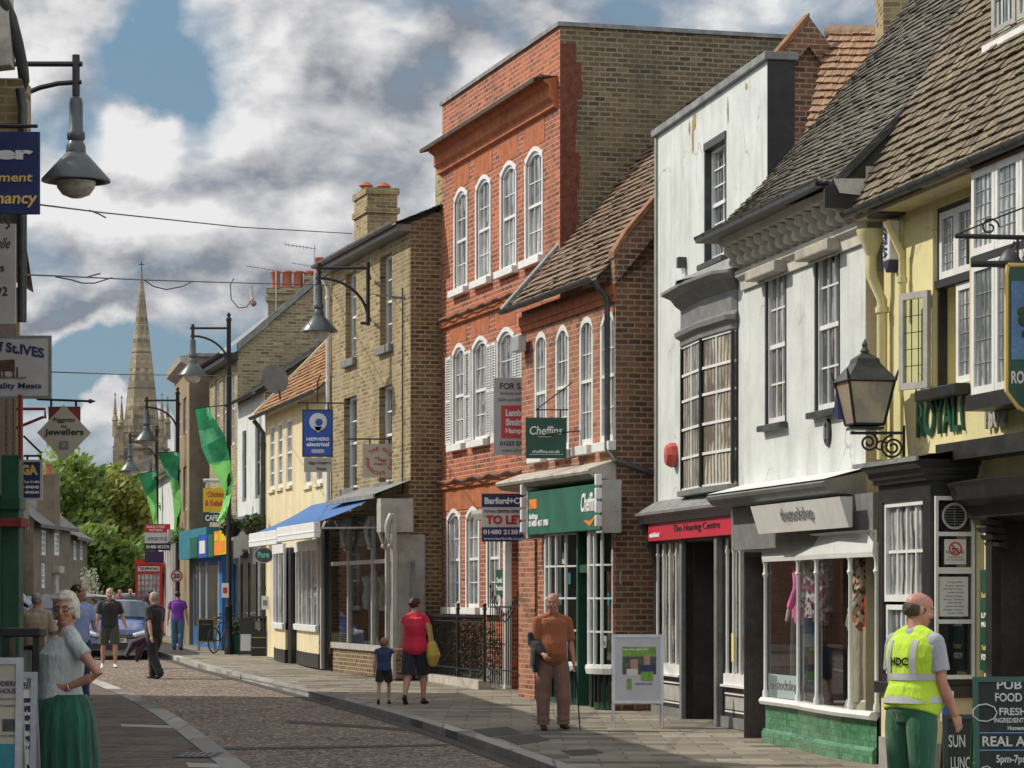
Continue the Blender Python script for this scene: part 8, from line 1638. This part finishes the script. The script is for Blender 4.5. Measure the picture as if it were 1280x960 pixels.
# ------------------------------------------------------------------ cars
CGL = M('car_glass', (.035,.05,.07), .04, .3, 1.5, 0, coat=1)
def car(lab, x, Y, rz, paint, kind='hatch', Wd=1.75, Ln=4.2, Ht=1.47, front=True, plate='L44 WJC', badge=True):
    t = thing('parked_car', lab, 'car', (at(x,0,Y).x, Y, G(Y)-.1), math.radians(rz)); P = M(paint[0], paint[1], .25, .06, 2, 0, coat=1)       # front towards -y
    if kind == 'hatch': prof = [(0,.25),(.02,.55),(.12,.72),(.75,.90),(.98,.97),(1.75,Ht-.05),(2.5,Ht),(3.4,Ht-.1),(4.0,.98),(4.18,.75),(4.2,.3)]
    else: prof = [(0,.28),(.02,.7),(.12,.92),(.9,1.06),(1.05,1.1),(1.7,Ht-.04),(2.6,Ht),(3.9,Ht-.05),(4.25,1.05),(4.35,.8),(4.35,.3)]
    sc = Ln/prof[-1][0]; prof = [(y*sc, z) for y, z in prof]; b = MB(); NS = 9; vs = []; zb = prof[4][1]
    for (y, z) in prof:
        for i in range(NS):
            q = -1+2*i/(NS-1); inset = 0 if z <= zb+.02 else (z-zb)*.34; hw = Wd/2-inset; crown = .05*(1-q*q) if z > .6 else 0; endb = (.10*q*q if y < .2 else (-.10*q*q if y > prof[-1][0]-.3 else 0)); vs.append((hw*q, y+endb, z+crown-.05*(abs(q) > .9)*(z > .6)))
    fs = [(j*NS+i, j*NS+i+1, (j+1)*NS+i+1, (j+1)*NS+i) for j in range(len(prof)-1) for i in range(NS-1)]; n = len(prof)
    for e in (0, NS-1):
        base = len(vs)
        for (y, z) in prof: vs.append((vs[prof.index((y, z))*NS+e][0], y if .1 < y < prof[-1][0]-.1 else vs[prof.index((y, z))*NS+e][1], .25))
        for j in range(n-1): fs.append((j*NS+e, (j+1)*NS+e, base+j+1, base+j))
    b.add(vs, fs); b.build('body', P, t, smooth=True)
    (ys, zs), (yt, zt2) = prof[4], prof[5]; hw0, hw1 = Wd/2-.10, Wd/2-(zt2-zb)*.34-.07
    lift_ = lambda q: .058*(1-q*q)+.012
    g = MB(); g.add([(s*w_, y-.01, z+.02+lift_(.6*abs(s))) for (y, z, w_) in ((ys+.06, zs+.03, hw0), (yt-.05, zt2-.03, hw1)) for s in (-1,-.5,0,.5,1)], [(i, i+1, i+6, i+5) for i in range(4)]); g.build('windscreen', CGL, t, recalc=False, smooth=True)
    for s in (-1, 1):
        g = MB(); x0 = s*(Wd/2+.004); x1 = s*(Wd/2-(zt2-zb)*.34+.006); g.quad((x0*.998, ys+.35, zs+.03),(x0*.998, prof[8][0]-.2, zs+.03),(x1, prof[7][0]-.05, zt2-.08),(x1, yt+.12, zt2-.08)); g.build('side_window', CGL, t, recalc=False)
        for yy in (.78*sc, (prof[-1][0]-.8)):
            wv = MB(); wv.lathe([(.0,-.1),(.30,-.1),(.31,0),(.31,.1),(.2,.11),(.0,.09)], (s*(Wd/2-.10), yy, .31), 20, axis='x'); o = wv.build('wheel', M('tyre', (.015,.015,.015), .8, .2, 6, .1), t, smooth=True); wv = MB(); wv.lathe([(0,s*.115),(.19,s*.118)], (s*(Wd/2-.10), yy, .31), 16, axis='x'); wv.build('rim', ALU, o)
        hz = prof[2][1]-.09; g = MB(); g.limb([(s*(Wd/2-.10), .10, hz+.05), (s*(Wd/2-.34), .01, hz-.01)], [(.07,.09),(.06,.08)], 10); g.build('headlight', M('headlight_glass', (.55,.58,.6), .1, .2, 20, 0, coat=1), t, smooth=True)
        g = MB(); g.limb([(s*(Wd/2+.02), ys+.45, zs+.05), (s*(Wd/2+.18), ys+.42, zs+.08)], [(.06,.05),(.08,.06)], 10); g.build('mirror', P, t, smooth=True)
    g = MB(); g.box(-Wd/2+.15, Wd/2-.15, -.035, .05, .28, .42); g.build('lower_grille', DKW, t, bevel=.01); g = MB(); g.box(-.45,.45,-.02,.05,.56,.64); g.build('upper_grille', DKW, t)
    g = MB(); g.box(-.26,.26,-.055,-.03,.44,.55); pl = g.build('number_plate', SGNW, t); text(pl, plate, -.23,.23,.455,.535,-.06,TXTK,.03)
    if badge:
        g = MB()
        for z in (.60,.655): g.add([(-.42,-.035,z-.03),(-.14,-.045,z-.02),(0,-.05,z+.05),(.14,-.045,z-.02),(.42,-.035,z-.03),(.42,-.035,z-.012),(.14,-.045,z),(0,-.05,z+.075),(-.14,-.045,z),(-.42,-.035,z-.012)], [(0,1,8,9),(1,2,7,8),(2,3,6,7),(3,4,5,6)])
        g.build('chrome_chevrons', M('chrome', (.7,.7,.7), .15, .02, 3, 0, metal=1), t, recalc=False)
    for s in (-1, 1): g = MB(); g.tube([(s*.5, ys+.02, zs+.05), (s*.1, ys+.05, zs+.06)], .008, 5); g.build('wiper', BRN, t)
    return t
car('blue hatchback with double chevron grille facing the camera behind the walking men', 145, 70.5, 4, ('blue_car_paint', (.02,.06,.24)), Wd=1.62)
car('dark blue people carrier at far left, front lamp showing behind the beige-shirted man', 45, 78, -14, ('dark_blue_car_paint', (.02,.035,.09)), 'mpv', 1.7, 4.3, 1.6, plate='AV02 KJE', badge=False)
car('long dark red people carrier parked side-on behind the blue hatchback', 76, 92, 82, ('dark_red_car_paint', (.16,.015,.03)), 'mpv', 1.75, 4.6, 1.85, plate='EY51 HHP', badge=False)
car('black estate car parked between the dark red carrier and the blue hatchback', 100, 84, 70, ('black_car_paint', (.015,.015,.018)), 'hatch', 1.7, 4.4, 1.5, plate='W372 DEG', badge=False)
car('small silver car far back beside the phone box', 163, 104, 8, ('silver_car_paint', (.35,.36,.37)), 'hatch', 1.65, 4.0, 1.45, plate='R18 TAB', badge=False)
# ------------------------------------------------------------------ light, sky, camera
SUN = Vector((-.80, .22, .74)).normalized()
sd = bpy.data.lights.new('sun', 'SUN'); sd.energy = 3.9; sd.angle = math.radians(.5); sd.color = (1, .93, .80)
so = bpy.data.objects.new('sun', sd); C.objects.link(so); so.rotation_euler = SUN.to_track_quat('Z', 'Y').to_euler()
W = bpy.data.worlds.new('World'); bpy.context.scene.world = W; W.use_nodes = True; nt = W.node_tree; bg = nt.nodes['Background']
sky = nt.nodes.new('ShaderNodeTexSky'); sky.sky_type = 'NISHITA'; sky.sun_disc = False
sky.sun_elevation = math.asin(SUN.z); sky.sun_rotation = math.atan2(SUN.x, SUN.y); sky.air_density = 1.2; sky.ozone_density = 2
tc = nt.nodes.new('ShaderNodeTexCoord'); dirv = tc.outputs['Generated']
def mth(op, a, b=None, clamp=False):
    n = nt.nodes.new('ShaderNodeMath'); n.operation = op; n.use_clamp = clamp
    for i, v in enumerate((a, b)):
        if v is None: continue
        if isinstance(v, (int, float)): n.inputs[i].default_value = v
        else: nt.links.new(v, n.inputs[i])
    return n.outputs[0]
_w = nt.nodes.new('ShaderNodeTexNoise'); _w.inputs['Scale'].default_value = 22; _w.inputs['Detail'].default_value = 7; nt.links.new(dirv, _w.inputs['Vector'])
_v = nt.nodes.new('ShaderNodeVectorMath'); _v.operation = 'MULTIPLY_ADD'; _v.inputs[1].default_value = (.075, 0, .075); nt.links.new(_w.outputs['Color'], _v.inputs[0])
_u = nt.nodes.new('ShaderNodeVectorMath'); _u.operation = 'SUBTRACT'; nt.links.new(dirv, _u.inputs[0]); _u.inputs[1].default_value = (.0375, 0, .0375); nt.links.new(_u.outputs[0], _v.inputs[2]); warped = _v.outputs[0]
def blob(px, py, rx, ry, amt):
    d = Vector(((px-CX)/FP, 1, (HY-py)/FP)).normalized()
    s = nt.nodes.new('ShaderNodeVectorMath'); s.operation = 'SUBTRACT'; nt.links.new(warped, s.inputs[0]); s.inputs[1].default_value = d
    m = nt.nodes.new('ShaderNodeVectorMath'); m.operation = 'MULTIPLY'; nt.links.new(s.outputs[0], m.inputs[0]); m.inputs[1].default_value = (FP/rx, FP/rx, FP/ry)
    l = nt.nodes.new('ShaderNodeVectorMath'); l.operation = 'LENGTH'; nt.links.new(m.outputs[0], l.inputs[0])
    r = nt.nodes.new('ShaderNodeMapRange'); r.interpolation_type = 'SMOOTHSTEP'; r.inputs[1].default_value = 1.5; r.inputs[2].default_value = 0; r.inputs[3].default_value = 0; r.inputs[4].default_value = amt
    nt.links.new(l.outputs['Value'], r.inputs[0]); return r.outputs[0]
def wnoise(sc, det, rough, stretch=(1,1,1), off=(0,0,0), dist=0):
    mp = nt.nodes.new('ShaderNodeMapping'); mp.inputs['Scale'].default_value = stretch; mp.inputs['Location'].default_value = off; nt.links.new(dirv, mp.inputs['Vector'])
    n = nt.nodes.new('ShaderNodeTexNoise'); n.inputs['Scale'].default_value = sc; n.inputs['Detail'].default_value = det; n.inputs['Roughness'].default_value = rough; n.inputs['Distortion'].default_value = dist
    nt.links.new(mp.outputs[0], n.inputs['Vector']); return n.outputs['Fac']
off_ = SUN*.0; L0 = (-.010, 0, .014)
def dens(o):      # billow density, sampled twice so that the lit side of each billow can be found
    a = wnoise(13, 9, .52, (1,1,1.7), (.3+o[0]*1, .1, .2+o[2]*1.7), .25); b = wnoise(34, 8, .55, (1,1,1.5), (.9+o[0], 0, .1+o[2]*1.5), .35)
    return mth('ADD', mth('MULTIPLY', mth('SUBTRACT', a, .5), 2.6), mth('MULTIPLY', mth('SUBTRACT', b, .5), 1.15))
d0 = dens((0,0,0)); d1 = dens((-L0[0], 0, -L0[2])); relief = mth('SUBTRACT', d0, d1); n2 = wnoise(9, 8, .55, (1,1,2.0), (1.3,.7,.4), .2)
cov = d0
for a in ((225,62,90,55,-1.1),(175,95,60,50,-.5),(255,125,70,40,-.7),(130,165,60,28,-.7),(60,30,80,60,.5),(150,500,160,45,-1.7),(110,450,120,35,-1.2),(250,500,120,60,-1.2),(700,0,240,40,-.2),(1000,10,120,40,-.15),(120,535,70,16,1.4),(400,90,170,110,.6),(190,160,45,28,.9),(130,270,130,50,1.0),(350,300,160,80,.8),(90,420,120,16,.9)): cov = mth('ADD', cov, blob(*a))
cov = mth('MULTIPLY', mth('ADD', cov, .72), 1.15, True)
drk = mth('ADD', mth('MULTIPLY', mth('SUBTRACT', n2, .5), 1.7), mth('MULTIPLY', relief, -1.2))
for a in ((310,185,130,36,.50),(250,225,130,28,.45),(460,115,120,80,.38),(420,30,50,30,.3),(70,380,150,28,.5),(260,395,170,35,.45),(100,90,70,40,.15),(600,60,110,70,.3),(870,60,180,60,.42),(350,70,80,50,-.6),(190,165,60,40,-.6),(120,265,110,38,-.7),(400,210,50,60,-.4),(300,130,60,60,-.3),(110,430,90,20,-.4),(350,300,120,60,-.3)): drk = mth('ADD', drk, blob(*a))
drk = mth('ADD', drk, .38, True)
def mixn(f, a, b):
    n = nt.nodes.new('ShaderNodeMix'); n.data_type = 'RGBA'; nt.links.new(f, n.inputs[0])
    for s, v in ((n.inputs[6], a), (n.inputs[7], b)):
        if isinstance(v, tuple): s.default_value = rgba(v)
        else: nt.links.new(v, s)
    return n.outputs[2]
cloud0 = mixn(drk, (8.4,8.3,8.3), (2.35,2.55,3.0))
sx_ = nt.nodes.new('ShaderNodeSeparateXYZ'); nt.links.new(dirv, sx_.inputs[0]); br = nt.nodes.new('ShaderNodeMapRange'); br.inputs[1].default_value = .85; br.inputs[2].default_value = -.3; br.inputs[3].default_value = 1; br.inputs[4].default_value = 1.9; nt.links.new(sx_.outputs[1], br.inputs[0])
vs_ = nt.nodes.new('ShaderNodeVectorMath'); vs_.operation = 'SCALE'; nt.links.new(cloud0, vs_.inputs[0]); nt.links.new(br.outputs[0], vs_.inputs['Scale']); cloud = vs_.outputs[0]      # clouds behind the camera brightened as added fill for surfaces facing it
blue = nt.nodes.new('ShaderNodeMix'); blue.data_type = 'RGBA'; blue.inputs[0].default_value = .75; nt.links.new(sky.outputs[0], blue.inputs[6]); blue.inputs[7].default_value = (1.6, 2.85, 4.1, 1)
# clouds fill the sky above and ahead; below the horizon it is plain
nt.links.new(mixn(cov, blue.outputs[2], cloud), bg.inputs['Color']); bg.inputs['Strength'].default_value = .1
cam = bpy.data.cameras.new('camera'); co_ = bpy.data.objects.new('camera', cam); C.objects.link(co_)
co_.location = (0, 0, CZ); co_.rotation_euler = (math.radians(90), 0, 0)
cam.sensor_width = 36; cam.lens = 36*FP/1280; cam.shift_y = (HY-480)/1280; cam.clip_start = .5; cam.clip_end = 3000
bpy.context.scene.camera = co_
vs = bpy.context.scene.view_settings; vs.view_transform = 'Standard'; vs.look = 'None'; vs.exposure = 0; vs.gamma = 1
